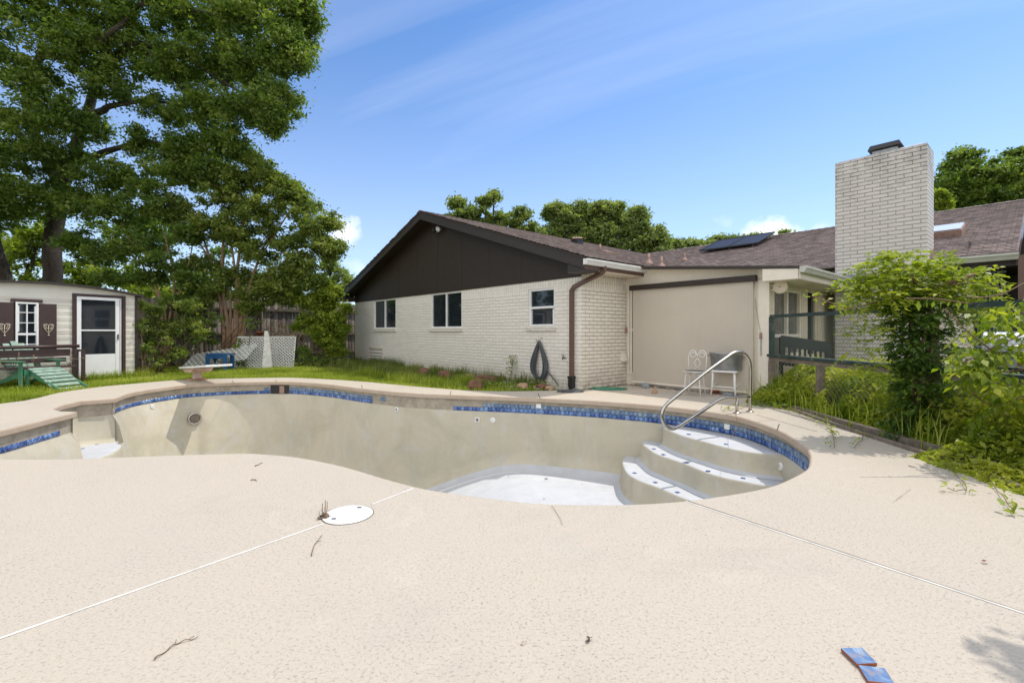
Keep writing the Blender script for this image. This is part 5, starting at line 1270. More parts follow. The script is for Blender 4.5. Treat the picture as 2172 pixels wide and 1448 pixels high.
# stool with the galvanised tub
q = g(1541, 838); st = local(empty('white_chair', q, R(-42), 'white painted wooden chair carrying the galvanised tub', 'chair'))
MB().box((0, 0, .46), (.46, .42, .03)).build('seat', M['white'], st, .004)
for x, y in ((-.19, -.17), (.19, -.17), (-.19, .17), (.19, .17)):
    MB().tube([(x*1.15, y*1.15, 0), (x*1.05, y*1.05, .2), (x, y, .45)], [.014, .019, .021], 8).build('leg', M['white'], st)
MB().tube([(-.20, -.18, .17), (.20, -.18, .17)], .010, 6).tube([(-.20, .18, .17), (.20, .18, .17)], .010, 6).tube([(-.2, -.18, .20), (-.2, .18, .20)], .010, 6).tube([(.2, -.18, .20), (.2, .18, .20)], .010, 6).build('stretcher', M['white'], st)
m = MB()
for x in (-.17, .17): m.tube([(x, .19, .46), (x*1.05, .235, .70), (x*1.08, .27, .92)],   .011, 6)
m.bar((-.19, .268, .90), (.19, .268, .90), .02, .06); m.bar((-.18, .25, .80), (.18, .25, .80), .02, .02); m.bar((-.17, .255, .81), (0, .262, .88), .012, .02); m.bar((0, .262, .88), (.17, .255, .81), .012, .02)
m.build('backrest', M['white'], st)
tb = local(empty('galvanised_tub', (q.x, q.y, .476), R(-42), 'oval galvanised metal tub sitting on the white chair', 'tub'))
MB().lathe([(.001, .012), (.21, .012), (.225, .0), (.235, .02), (.262, .30), (.272, .31), (.275, .325), (.262, .325), (.25, .30), (.22, .03), (.001, .03)], (0, -.02, 0), 40, 1.12, .78, cap=False).build('body', M['galv'], tb)
m = MB()
for z in (.06, .25): m.tube([((.243+.09*z)*1.125*math.cos(i*.157), -.02+(.243+.09*z)*.785*math.sin(i*.157), z) for i in range(40)], .004, 5, close=True)
m.build('hoop', M['galv'], tb)
for sg in (-1, 1): MB().tube([(sg*.30, -.06, .28), (sg*.33, -.05, .27), (sg*.335, -.02, .25), (sg*.33, .01, .27), (sg*.30, .02, .28)], .007, 6).build('handle', M['steel'], tb)
MB().lathe([(.21, .26), (.001, .27)], (0, -.02, 0), 24, 1.1, .76, cap=False).build('dark_soil_fill', M['soil'], tb)
q = g(1516, 834); o = MB().lathe([(.05, 0), (.11, .06), (.115, .075), (.10, .07), (.001, .02)], q, 20).build('brown_bowl', M['clay'], None, org=tuple(q)); tag(o, 'shallow brown clay bowl on the slab under the white chair', 'bowl')
q = g(1545, 838); o = MB().rock((q.x, q.y, .02), (.2, .1, .06), 5).build('dark_shoe_shaped_stone', M['rockb'], None, org=tuple(q)); o.name = 'dark_stone'; tag(o, 'flat dark stone on the slab beside the brown bowl', 'stone')
# ---------------------------------------------------------------- green wire fence on the right
fx = lambda Y: 4.64+(8.38-Y)*.028
ff = empty('garden_fence', (4.7, 5.5, 0), 0, 'dark green railed fence with chicken wire between the deck and the planting bed', 'fence')
def fp(Y, z): return Vector((fx(Y), Y, z))
YS, YE = 8.36, 1.2
MB().bar(fp(YS, 1.47), fp(YE, 1.47), .05, .055).build('top_rail', M['gwood'], ff)
mr = MB().bar(fp(YS, .775), fp(YE, .775), .16, .045).build('middle_rail', M['gwood'], ff)
MB().bar(fp(YS, .715)+Vector((-.02, 0, 0)), fp(YE, .715)+Vector((-.02, 0, 0)), .05, .06).build('rail_support', M['wood'], ff)
MB().box(fp(YS-.02, 1.10), (.07, .07, .72)).build('post', M['gwood'], ff)
for Y, zz in ((YS-.02, .34), (7.08, .34), (5.25, .68), (3.9, .34), (2.2, .34)): MB().box(fp(Y, zz), (.085, .085, zz*2)).build('post', M['wood'], ff)
m = MB(); dlt = .055
def wireset(z0, z1, dx):
    L = YS-YE; hgt = z1-z0
    for sg in (1, -1):
        k = -hgt
        while k < L:
            t0 = max(0, -k); t1 = min(hgt, L-k)
            if t1-t0 > .01:
                z = (lambda t: z0+t) if sg > 0 else (lambda t: z1-t)
                a = fp(YS-(k+t0), z(t0))+Vector((dx, 0, 0)); b = fp(YS-(k+t1), z(t1))+Vector((dx, 0, 0))
                m.tube([a, b], .0016, 3, cap=False)
            k += dlt
wireset(.80, 1.45, -.03); m.build('chicken_wire', M['wire'], ff)
m = MB(); dlt = .09; wireset(.06, .70, -.06); m.build('lower_wire', M['galv'], ff)
# timber edging of the bed
ed = empty('bed_edging', (4.1, 5, 0), 0, 'weathered timber edging boards between deck and planting bed', 'edging')
for i in range(len(EDGE)-1):
    a, b = EDGE[i], EDGE[i+1]; MB().bar((a.x+.03, a.y, .0), (b.x+.03, b.y, .0), .045, .07).build('edging_board', M['wood'], ed)
MB().bar((4.34, 7.3, .02), (4.20, 3.2, .02), .08, .08).build('edging_board', M['wood'], ed)
m = MB()
bedp = [V2(4.45, 8.4)]+EDGE[1:5]+[V2(6.9, 1.4), V2(7.6, 7.4), V2(5.0, 8.7)]
n=len(bedp)
o = MB().prism(bedp, -.2, -.012).build('bed_soil', M['soil']); tag(o, 'dark soil of the planting bed behind the timber edging', None, None, 'structure')
# slatted dark bench behind the fence
A1_ = Vector((4.90, 8.50, 0)); B1_ = Vector((5.90, 8.70, 0)); bz = empty('black_bench', (A1_+B1_)/2, 0, 'black slatted bench back standing behind the green wire fence by the patio windows', 'bench')
zz_ = lambda t, h: A1_.lerp(B1_, t)+Vector((0, 0, h-.13*t))
MB().bar(zz_(0, 1.03), zz_(1, 1.03), .04, .20).bar(zz_(0, .62), zz_(1, .62), .04, .06).build('back_rail', M['black'], bz)
for k in range(9): MB().bar(zz_(.06+k*.11, .64), zz_(.06+k*.11, .95), .035, .02, (0, 1, 0)).build('back_slat', M['black'], bz)
MB().box((A1_+B1_)/2+Vector((.05, -.22, .42)), (1.0, .42, .04)).build('seat', M['black'], bz)
for t in (0.0, 1.0):
    MB().bar(zz_(t, .0)+Vector((0, 0, .13*t)), zz_(t, 1.1), .05, .05, (0, 1, 0)).build('leg', M['black'], bz)
    p = zz_(t, 0)+Vector((0, -.42, .13*t)); MB().bar(p, p+Vector((0, 0, .42)), .05, .05, (0, 1, 0)).build('leg', M['black'], bz)
# kettle style gas grill behind the vines
gr = local(empty('barbecue_grill', (7.15, 6.55, 0), R(-50), 'black barbecue grill with a grey rounded hood behind the fence at far right', 'grill'))
MB().box((0, 0, .80), (.75, .5, .22)).build('firebox', M['black'], gr, .02)
m = MB(); vs = []
for i in range(13):
    t = i/12*math.pi; vs += [(-.37, -.25*math.cos(t), .92+.28*math.sin(t)), (.37, -.25*math.cos(t), .92+.28*math.sin(t))]
m.add(vs, [(2*i, 2*i+1, 2*i+3, 2*i+2) for i in range(12)], True); m.add([v for v in vs[0::2]], [tuple(range(13))]); m.add([v for v in vs[1::2]], [tuple(range(12, -1, -1))]); m.build('hood', M['galv'], gr)
MB().tube([(-.25, -.28, 1.0), (-.25, -.33, 1.0), (.25, -.33, 1.0), (.25, -.28, 1.0)],   .011, 6).build('hood_handle', M['steel'], gr)
for sx in (-.62, .62): MB().box((sx, 0, .88), (.46, .45, .035)).build('side_shelf', M['black'], gr)
MB().box((0, 0, .38), (.72, .46, .60)).build('cabinet', M['black'], gr); MB().box((0, -.26, .76), (.70, .03, .12)).build('control_panel', M['galv'], gr)
for x in (-.2, 0, .2): MB().lathe([(.03, 0), (.025, .03)], (x, -.275, .76), 10, rot=Matrix.Rotation(R(90), 3, 'X')).build('knob', M['clay'], gr)
for x in (-.3, .3):
    MB().lathe([(.06, -.02), (.06, .02)], (x, -.18, .06), 12, rot=Matrix.Rotation(R(90), 3, 'Y')).build('wheel', M['black'], gr)
# ================================================================ vegetation
def leaf_quads(C, size, sd,  up=.35, asp=.5, tone=None, droop=None):
    """C (N,3) leaf centres -> folded diamond leaves in random attitudes"""
    N = len(C); L = size*(1+(sd+.12)*rng.standard_normal(N)).clip(.4, 2.0)
    d = rng.standard_normal((N, 3)); d[:, 2] *= .7
    if droop is not None: d[:, 2] -= droop
    d /= np.linalg.norm(d, axis=1, keepdims=True)
    nn = rng.standard_normal((N, 3)); nn[:, 2] = np.abs(nn[:, 2])+up
    s = np.cross(d, nn); s /= np.linalg.norm(s, axis=1, keepdims=True)+1e-9; nn = np.cross(s, d)
    L = L[:, None]; fold = nn*L*.10
    V = np.empty((N, 4, 3)); V[:, 0] = C-d*L*.5; V[:, 1] = C-s*L*asp*.5+fold; V[:, 2] = C+d*L*.5; V[:, 3] = C+s*L*asp*.5+fold
    return V.reshape(-1, 3), np.arange(N*4).reshape(N, 4)
def puffs(clumps, sub, per, pr):
    """clumps: (centre, (rx, ry, rz), density) -> sub centres"""
    out = []
    for c, r, k in clumps:
        n = max(1, int(sub*k))
        for _ in range(n):
            v = rng.standard_normal(3); v /= np.linalg.norm(v); rad = rng.random()**.45
            out.append((np.array(c)+v*np.array(r)*rad, pr*(.7+.6*rng.random()), rng.random(), k))
    return out
def tree(name, label, cat, base, r0, limbs, clumps, mat, bark, leaf=.12, sub=14, per=110, pr=.45, group=None, sd=.25, asp=.5, twigs=True, droop=None, flat=.7, twig_r=.02, trunkname='trunk'):
    e = empty(name, base, 0, label, cat, group)
    m = MB(); pts = []
    for lb in limbs:                            # each limb: list of (point, radius)
        ps = catmull([Vector(p) for p, r in lb], 5); rs = [r for p, r in lb]; rr = []
        for i in range(len(ps)):
            t = i/(len(ps)-1)*(len(rs)-1); k = min(int(t), len(rs)-2); rr.append(rs[k]+(rs[k+1]-rs[k])*(t-k))
        ps = [p+Vector((noise.noise(p*1.3), noise.noise(p*1.3+Vector((9, 0, 0))), 0))*min(.12, r*.5) if 0 < i else p for i, (p, r) in enumerate(zip(ps, rr))]
        m.tube(ps, rr, 8); pts += [(np.array(p), r) for p, r in zip(ps, rr)]
    pf = puffs(clumps, sub, per, pr)
    if twigs and pts:
        PT = np.array([p for p, r in pts]); PR = np.array([r for p, r in pts]); base_ = PT[0]
        order = sorted(range(len(pf)), key=lambda i: np.min(np.linalg.norm(PT-pf[i][0], axis=1)))
        for i in order:
            c = pf[i][0]; d = np.linalg.norm(PT-c, axis=1)+.6*np.maximum(0, PT[:, 2]-c[2]); j = int(np.argmin(d)); p = Vector(PT[j]); q = Vector(c); r = min(PR[j]*.7, twig_r*(1+.25*d[j])); r = max(r, .008)
            mid = p.lerp(q, .5)+Vector((random.uniform(-.1, .1), random.uniform(-.1, .1), .10))*d[j]*.5
            ps = catmull([p, mid, q], 3); rr = [r*(1-.65*k/(len(ps)-1)) for k in range(len(ps))]
            m.tube(ps, rr, 4, cap=False); PT = np.vstack([PT, [list(x) for x in ps[2:]]]); PR = np.concatenate([PR, rr[2:]])
            if len(PT) > 2600: break
    if m.v: m.build(trunkname, M[bark], e)
    Cs = []; Ts = []
    for c, r, tn, k in pf:
        n = int(per*(.7+.6*rng.random())); q = rng.standard_normal((n, 3)); q /= np.linalg.norm(q, axis=1, keepdims=True); q *= (np.abs(rng.standard_normal((n, 1)))*.42+.25*rng.random((n, 1)))*r*1.25; q[:, 2] *= flat
        Cs.append(c+q); Ts.append(np.clip(.5*tn+.5*rng.random(n)*1.0, 0, 1))
    C = np.concatenate(Cs); T = np.concatenate(Ts)
    V, Q = leaf_quads(C, leaf, sd, asp=asp, droop=droop)
    npmesh('crown', V, Q, M[mat], e, T)
    return e
def pc(lst, default_ry=None):                   # clumps given as column, row, distance, radii in metres
    return [((P(x, y, Y)), (rx, ry, rz), k) for x, y, Y, rx, ry, rz, k in lst]
# --- the large oak over the shed
b1 = Vector((-17.0, 17.4, 0))
def PP(x, y, Y, r): return (P(x, y, Y), r)
oak_l = [[((-17.0, 17.4, -.1), .36), PP(112, 600, 17.3, .30), PP(116, 500, 17.3, .29), PP(125, 420, 17.3, .28), PP(140, 345, 17.3, .27)],
         [PP(130, 400, 17.3, .22), PP(160, 330, 17.1, .19), PP(185, 240, 17, .16), PP(215, 140, 17, .12), PP(260, 30, 17, .09)],
         [PP(135, 350, 17.3, .20), PP(190, 335, 16.9, .15), PP(235, 318, 16.5, .10), PP(320, 300, 16.3, .04), PP(400, 320, 16.3, .012)],
         [PP(180, 250, 17, .14), PP(215, 235, 16.5, .12), PP(240, 225, 16, .09), PP(330, 215, 16, .045), PP(430, 235, 16, .012)],
         [PP(200, 200, 17, .13), PP(255, 112, 15.8, .13), PP(315, 95, 15.5, .12), PP(360, 100, 15.5, .10), PP(430, 145, 15.5, .075), PP(500, 190, 15.5, .05), PP(575, 240, 15.5, .03)],
         [PP(120, 380, 17.3, .18), PP(60, 250, 16.5, .14), PP(85, 125, 15.5, .12), PP(150, 120, 15.2, .10), PP(250, 60, 15, .08), PP(300, 10, 15, .07), PP(420, 25, 15, .05), PP(580, 55, 15, .03)],
         [PP(95, 330, 17, .14), PP(0, 250, 16, .11), PP(-120, 120, 15, .08)],
         [PP(300, 98, 15.5, .08), PP(380, 180, 16, .06), PP(450, 290, 16.3, .04), PP(500, 370, 16.4, .02)]]
cl = [(-150, 100, 15, 2.0, 2, 1.6, 1), (-60, 330, 15, 1.6, 1.6, 1.3, 1), (20, 60, 14.6, 1.5, 1.5, 1.2, 1), (60, 180, 14.8, 1.2, 1.4, 1.0, 1), (30, 300, 15, 1.2, 1.4, 1.1, 1), (120, 250, 15, .9, 1.2, .7, .8), (110, 30, 15, 1.3, 1.4, 1.1, 1),
      (220, 20, 15.5, 1.3, 1.4, .9, 1), (320, 20, 15.5, 1.2, 1.4, .8, 1), (420, 40, 15.5, 1.3, 1.4, .9, 1), (520, 40, 15.3, 1.2, 1.4, .9, 1), (610, 45, 15, .9, 1.2, .9, 1), (640, 10, 15, .6, 1, .7, .8), (620, 120, 15, .65, 1, .6, .8),
      (545, 140, 15.3, 1.0, 1.2, .7, 1), (470, 130, 15.6, 1.1, 1.3, .7, 1), (390, 150, 15.8, 1.1, 1.3, .6, .9), (590, 215, 15.3, .7, 1, .6, .8), (515, 230, 15.5, .9, 1.1, .6, .8), (575, 262, 15.4, .45, .8, .35, .5), (435, 235, 16, .9, 1, .6, .8),
      (420, 310, 16.3, .9, 1, .6, .8), (495, 310, 16, .7, .8, .5, .7), (350, 240, 16.3, .7, .9, .5, .5), (460, 370, 16.3, .7, .8, .5, .8), (370, 370, 16.3, 1.0, 1.1, .5, .8), (270, 380, 16.3, 1.0, 1.2, .45, .7), (180, 400, 16.3, 1.0, 1.2, .5, .7), (230, 170, 15.5, .9, 1.2, .6, .7),
      (60, 420, 15.6, 1.2, 1.4, .6, .9), (-40, 450, 15.6, 1.3, 1.4, .6, .9), (130, 330, 15.6, .8, 1, .5, .6), (200, 270, 16.5, .6, .8, .5, .45), (300, 300, 16.6, .6, .8, .5, .45), (380, 330, 16.6, .6, .8, .4, .6), (300, 130, 16, .9, 1.2, .6, .7), (180, 100, 15, .9, 1.2, .6, .9), (-160, -120, 15, 2.2, 2, 1.3, 1), (50, -120, 15, 2, 2, 1.2, .9), (280, -110, 15, 2, 2, 1.2, .9), (500, -90, 15, 1.7, 2, 1.0, .9)]
tree('oak_tree', 'huge dark oak with spreading limbs filling the upper left over the shed', 'tree', b1, .36, oak_l, pc(cl), 'oak', 'trunk', .102, 46, 165, .40, sd=.35, droop=.25, twig_r=.016, group=None)
b2 = g(4, 768)
tree('oak_tree', 'second oak trunk cut off by the left edge behind the shed', 'tree', Vector((-18.6, 17, 0)), .4, [[((-18.7, 17, -.1), .42), ((-18.55, 17, 1.5), .30), ((-18.55, 17, 3.2), .25), ((-18.8, 16.6, 5), .22), ((-19.4, 16, 7), .16)]],
     pc([(-60, 420, 16, 1.3, 1.5, .8, 1), (-140, 300, 16, 1.6, 1.5, 1.0, 1), (10, 430, 16.5, 1, 1.2, .5, .7)]), 'oak', 'trunk', .12, 26, 130, .5, sd=.35)
# --- crape myrtle behind the lattice
mb_ = Vector(g(480, 776)); mb_.z = 0; my = mb_.y
stems = []
for (x0, x1, y1, x2, y2, x3, y3, r) in ((470, 474, 700, 460, 600, 430, 500, .055), (478, 482, 690, 470, 580, 480, 450, .06), (485, 500, 650, 505, 560, 520, 440, .06), (490, 515, 660, 535, 590, 580, 470, .05), (494, 520, 680, 560, 600, 640, 520, .045), (482, 488, 640, 470, 590, 400, 480, .04), (488, 505, 640, 497, 560, 470, 400, .045), (496, 525, 640, 545, 560, 620, 440, .04)):
    stems.append([(P(x0, 776, my), r*1.3), PP(x0*.5+x1*.5, 740, my, r*1.1), PP(x1, y1, my, r), PP(x2, y2, my, r*.8), PP(x3, y3, my, r*.5)])
cm_ = [(520, 385, my, .7, 1, .45, .9), (590, 400, my, .7, 1, .5, 1), (480, 420, my, .8, 1, .5, 1), (640, 440, my, .6, 1, .5, .9), (560, 450, my, .9, 1.1, .6, 1), (660, 490, my, .6, 1, .5, .9), (600, 510, my, .8, 1, .5, 1), (690, 530, my, .45, .8, .4, .9), (640, 560, my, .7, .9, .4, .9), (700, 470, my, .3, .6, .3, .5), (715, 520, my, .25, .5, .3, .5), (550, 540, my, .6, .9, .4, .8), (500, 500, my, .7, .9, .5, .9), (440, 480, my, .7, .9, .5, .9),
       (380, 450, my, .7, .9, .5, .9), (430, 560, my, .6, .8, .35, .8), (480, 590, my, .45, .6, .3, .5), (590, 600, my, .6, .7, .3, .8), (550, 350, my, .4, .6, .3, .5), (520, 640, my, .25, .4, .5, .5), (560, 620, my, .4, .5, .25, .6), (620, 580, my, .7, .7, .35, 1), (540, 590, my+.3, .7, .6, .3, .7), (450, 620, my+.2, .6, .5, .3, .7), (660, 600, my, .5, .5, .3, 1), (500, 470, my, .9, 1, .5, .8), (620, 410, my, .5, .7, .3, .8), (560, 370, my, .6, .7, .3, .8)]
tree('crape_myrtle', 'multi-stemmed crape myrtle with smooth tan trunks behind the white lattice panel', 'tree', mb_, .1, stems, pc(cm_), 'myr', 'myrtle', .095, 36, 120, .28, group='crape myrtles', sd=.3)
mb2 = Vector(g(352, 778)); mb2.z = 0; y2_ = mb2.y
st2 = [[(P(348, 778, y2_), .05), PP(352, 720, y2_, .05), PP(362, 660, y2_, .045), PP(370, 600, y2_, .035), PP(350, 500, y2_, .02)], [(P(340, 778, y2_), .04), PP(345, 700, y2_, .04), PP(336, 620, y2_, .03), PP(300, 520, y2_, .02)], [(P(356, 778, y2_), .04), PP(352, 690, y2_, .035), PP(340, 640, y2_, .03), PP(260, 480, y2_, .02)], [(P(358, 778, y2_), .04), PP(375, 640, y2_, .03), PP(400, 560, y2_, .02), PP(420, 450, y2_, .015)]]
cm2 = [(330, 440, y2_, .8, 1, .5, 1), (250, 450, y2_, .9, 1, .5, 1), (180, 440, y2_, .7, 1, .4, .9), (400, 500, y2_, .6, .9, .4, .8), (290, 520, y2_, .9, 1, .4, .9), (220, 540, y2_, .8, .9, .35, .8), (350, 560, y2_, .8, .9, .35, .9), (160, 510, y2_, .6, .8, .35, .7), (300, 590, y2_, .7, .8, .25, .8), (240, 590, y2_, .4, .8, .2, .5), (410, 600, y2_, .5, .7, .35, .8), (380, 640, y2_, .4, .6, .3, .5), (330, 400, y2_, .8, 1, .3, .6)]
tree('crape_myrtle', 'darker crape myrtle with reddish stems standing right of the shed', 'tree', mb2, .06, st2, pc(cm2), 'oak', 'myrtle', .095, 34, 120, .29, group='crape myrtles', sd=.3)
# leafy growth at the shed corner and low dark bushes
def bush(label, x, y, Y, cls, mat, leaf=.08, sub=12, per=90, pr=.22, name='shrub', cat='shrub', group='shrubs along the fence', bark='twig', asp=.5, droop=None, up=.2):
    b = P(x, y, Y); b.z = 0
    stems = [[((b.x+random.uniform(-.12, .12), b.y+random.uniform(-.1, .1), -.02), .02), (Vector(P(c[0], c[1], c[2]))*.6+Vector(b)*.4+Vector((0, 0, 0)), .014), (P(c[0], c[1], c[2]), .008)] for c in cls]
    return tree(name, label, cat, b, .03, stems, pc(cls), mat, bark, leaf, sub, per, pr, group, asp=asp, twig_r=.006, droop=droop, trunkname='stem')
bush('dark leafy shrub growing against the right corner of the shed', 300, 790, 12.6, [(300, 690, 12.6, .14, .3, .25, .7), (310, 740, 12.6, .18, .3, .18, .8), (298, 645, 12.7, .12, .2, .15, .6), (330, 770, 12.8, .2, .3, .15, .7), (345, 715, 13, .22, .3, .25, .6)], 'myr', .06, 9, 60, .13)
bush('dark green shrub with pale upper leaves between shed and blue table', 395, 780, 15, [(390, 690, 15, .45, .5, .35, .9), (430, 720, 15, .35, .5, .3, .8), (370, 640, 15.2, .35, .5, .3, .6), (340, 750, 15, .35, .4, .3, .8), (450, 680, 15.3, .3, .4, .25, .5)], 'oak', .075, 14, 70, .19)
bush('dense dark shrub under the fence left of the blue table', 300, 770, 15.8, [(300, 700, 15.8, .6, .4, .5, 1), (350, 690, 15.8, .5, .4, .5, 1), (420, 660, 16, .5, .4, .4, .8)], 'oak', .08, 16, 70, .22)
bush('dark leaves round the myrtle foot by the lattice', 520, 778, 15.5, [(505, 740, 15.4, .2, .3, .3, .8), (515, 770, 15.4, .2, .3, .12, .8), (535, 690, 15.7, .2, .3, .3, .6)], 'oak', .06, 12, 60, .14)
sy = 16.4
bush('leafy mid green growth hanging low between the shed corner and the first myrtle', 340, 785, 13.6, [(330, 660, 13.6, .3, .4, .25, .9), (360, 700, 13.6, .3, .4, .25, .9), (320, 720, 13.5, .25, .3, .25, .9), (400, 650, 13.8, .3, .4, .22, .8), (380, 750, 13.6, .25, .3, .15, .7), (420, 700, 14, .25, .3, .2, .6)], 'myr', .07, 18, 80, .17)
bush('low hanging leaves between the two myrtle trunks before the fence', 430, 778, 15.8, [(430, 640, 15.8, .4, .4, .25, .9), (410, 690, 15.8, .35, .4, .25, .8), (450, 610, 15.8, .4, .4, .2, .9), (540, 650, 16, .3, .3, .2, .7), (580, 635, 16.2, .4, .3, .18, .9), (610, 640, 16.4, .3, .3, .2, .8)], 'myr', .075, 20, 85, .2)
bush('tall bright yellow-green privet shrub beside the left end of the house', 690, 775, sy, [(675, 665, sy, .42, .5, .35, 1), (690, 640, sy, .4, .4, .3, 1), (700, 720, sy, .35, .4, .3, 1), (660, 640, sy, .45, .5, .28, 1), (700, 620, sy, .4, .5, .28, 1), (640, 690, sy, .35, .5, .3, .6), (710, 680, sy, .35, .5, .35, 1), (680, 700, sy, .4, .5, .35, 1), (715, 740, sy, .3, .5, .3, .9), (730, 700, sy, .18, .3, .25, .6), (625, 625, sy, .2, .3, .12, .4), (735, 655, sy, .12, .3, .2, .4), (680, 600, sy, .3, .4, .15, .7)], 'brt', .085, 34, 120, .2, name='privet_shrub')
bush('low dark green shrub in the shade below the privet', 680, 780, 15.9, [(655, 762, 15.9, .35, .3, .2, 1), (690, 765, 15.9, .35, .3, .2, 1), (640, 745, 16.1, .25, .3, .25, .8), (730, 770, 15.9, .2, .3, .14, .9)], 'oak', .07, 14, 70, .16)
bush('small glossy shrub at the left foot of the brick wall', 738, 776, 15.8, [(725, 772, 15.7, .25, .25, .12, .9), (742, 772, 15.8, .12, .2, .10, .7)], 'myr', .06, 12, 60, .12)
# --- bright trees beyond the fence, behind the shed
def back(label, lst, mat, leaf, sub, per, pr, *_, name='tree', base=None, group=None, r=.2, **k):
    x, y, Y = lst[0][:3]; xs = sum(l[0] for l in lst)/len(lst); b = P(xs, 700, Y); b.z = 0
    limbs = [[((b.x, b.y, -.1), r), (b*.6+Vector(P(l[0], l[1], l[2]))*.4, r*.6), (P(l[0], l[1], l[2]), r*.2)] for l in lst[:5]]
    lst = list(lst) + [(l[0], l[1]+.8*l[5]*F/l[2], l[2]+.3, l[3]*1.1, l[4], l[5], l[6]) for l in lst if l[6] > .75 and l[1] < 520 and l[2] > 23]
    return tree(name, label, 'tree', b, r, limbs, pc(lst), mat, 'trunk', leaf*1.1, int(sub*1.15), int(per*1.5), pr, group, **k)
back('sunlit yellow-green tree seen between the two oak trunks', [(60, 560, 22, 1.6, 1.2, 1.2, 1), (20, 520, 22, 1.2, 1, .8, .9), (80, 500, 22, 1, 1, .6, .8), (-60, 560, 22, 1.6, 1, 1.1, 1)], 'brt', .14, 26, 80, .42, 'hackberry_tree', group='trees beyond the board fence')
back('sunlit yellow-green tree above the shed roof right of the oak trunk', [(170, 580, 22, 1.4, 1.2, .8, 1), (250, 590, 22, 1.3, 1.2, .6, .9), (200, 530, 22, 1.0, 1, .6, .6), (320, 620, 21, 1.0, 1, .5, .8), (150, 610, 22, 1.2, 1, .4, 1)], 'brt', .14, 22, 80, .42, 'hackberry_tree', group='trees beyond the board fence')
back('dark tree filling the gap behind the two crape myrtles', [(430, 600, 24, 1.6, 1.4, .9, 1), (560, 610, 24, 1.6, 1.4, .8, .9), (340, 480, 24, 1.4, 1.2, 1.0, .8), (480, 520, 24, 1.2, 1.2, .8, .4), (640, 600, 24, 1.3, 1.2, .8, .9), (500, 640, 24, 2.2, 1, .6, 1), (620, 640, 24, 1.6, 1, .6, 1), (380, 620, 24, 1.6, 1, .7, 1), (260, 480, 23, 1.6, 1.2, .9, .9), (90, 450, 24, 1.4, 1, .7, .5)], 'oak', .15, 20, 85, .45, 'elm_tree', group='trees beyond the board fence')
back('small blue-green tree beyond the fence at the left eave', [(715, 590, 32, 1.1, 1, .9, 1), (700, 560, 32, .6, .8, .5, .8), (735, 610, 32, .5, .8, .7, .8), (690, 620, 31, 1, 1, .8, 1)], 'bgl', .16, 22, 80, .4, 'elm_tree', group='trees beyond the board fence')
# --- trees behind the roof
G2 = 'trees behind the roof'
back('loose sparse tree with separate tufts just right of the gable peak', [(1000, 455, 30, 1.3, 1.2, .55, 1), (1060, 465, 30, 1.4, 1.2, .6, 1), (970, 432, 30, .55, .6, .4, .7), (1030, 425, 30, .6, .6, .4, .5), (1048, 418, 30, .25, .3, .35, .35), (1110, 455, 30, .6, .8, .45, .6), (1120, 480, 30, 1.0, 1, .5, .9), (960, 470, 30, .6, .8, .5, .8)], 'bgl', .17, 26, 70, .32, 'pecan_tree', group=G2, sd=.4)
back('rounded blue-green oak behind the roof vent', [(1200, 460, 32, 1.3, 1.2, .8, 1), (1170, 490, 32, 1.0, 1, .8, 1), (1215, 500, 32, 1.4, 1, .8, 1), (1180, 445, 32, .8, .8, .4, .8), (1225, 445, 32, .7, .8, .5, .7)], 'bgl', .16, 34, 85, .38, 'far_oak_tree', group=G2)
back('tallest rounded oak behind the roof, above the flat vent', [(1285, 450, 33, 1.2, 1, .7, 1), (1260, 470, 33, 1, 1, .7, 1), (1310, 465, 33, .9, 1, .6, .9), (1280, 500, 32, 1.4, 1.2, .8, 1), (1275, 440, 33, .7, .7, .35, .8), (1310, 440, 33, .4, .6, .3, .5)], 'bgl', .16, 34, 85, .38, 'far_oak_tree', group=G2)
back('dark broad oak at the right of the rounded pair behind the roof', [(1350, 480, 31, 1.1, 1, .8, 1), (1380, 500, 31, 1.1, 1, .7, 1), (1340, 510, 31, 1.4, 1, .7, 1), (1350, 455, 31, .6, .8, .35, .8), (1400, 510, 31, .5, .8, .5, .8), (1390, 530, 31, 1.2, 1, .4, 1)], 'bgl', .16, 34, 85, .38, 'far_oak_tree', group=G2)
back('low far treetop behind the roof left of the solar panels', [(1440, 520, 38, 1.4, 1, .6, 1), (1470, 525, 38, 1, 1, .5, 1), (1420, 530, 38, 1, 1, .6, 1)], 'bgl', .2, 30, 70, .4, 'far_tree', group=G2)
back('low far treetop directly behind the solar panels', [(1530, 510, 40, 1.5, 1, .6, 1), (1500, 520, 40, 1, 1, .5, 1), (1560, 512, 40, 1, 1, .5, .9)], 'bgl', .2, 28, 70, .4, 'far_tree', group=G2)
back('thin sparse treetop showing above the ridge left of the chimney', [(1600, 500, 42, .9, .8, .3, .6), (1620, 505, 42, .8, .8, .3, .6), (1665, 494, 42, .6, .6, .2, .3)], 'bgl', .2, 20, 50, .35, 'far_tree', group=G2)
ry = 24
back('dense dark oak rising behind the roof right of the chimney', [(2040, 380, ry, 1.1, 1, .8, 1), (2040, 340, ry, .7, .8, .6, .9), (2010, 400, ry, 1, 1, .8, 1), (2090, 370, ry, 1.0, 1, .8, 1), (2140, 370, ry, 1.1, 1, .9, 1), (2190, 350, ry, 1.2, 1, 1, 1), (2240, 360, ry, 1.2, 1, 1, 1), (2080, 410, ry, 1.3, 1, .7, 1), (2150, 410, ry, 1.3, 1, .7, 1), (2165, 325, ry, .5, .7, .3, .6)], 'oak', .14, 30, 90, .36, 'far_oak_tree', group=G2, r=.25)
back('small yellow leaved tree right beside the chimney', [(1995, 435, 20, .45, .5, .3, 1), (1985, 420, 20, .3, .5, .3, .8)], 'brt', .12, 18, 60, .22, 'far_tree', group=G2, r=.08)
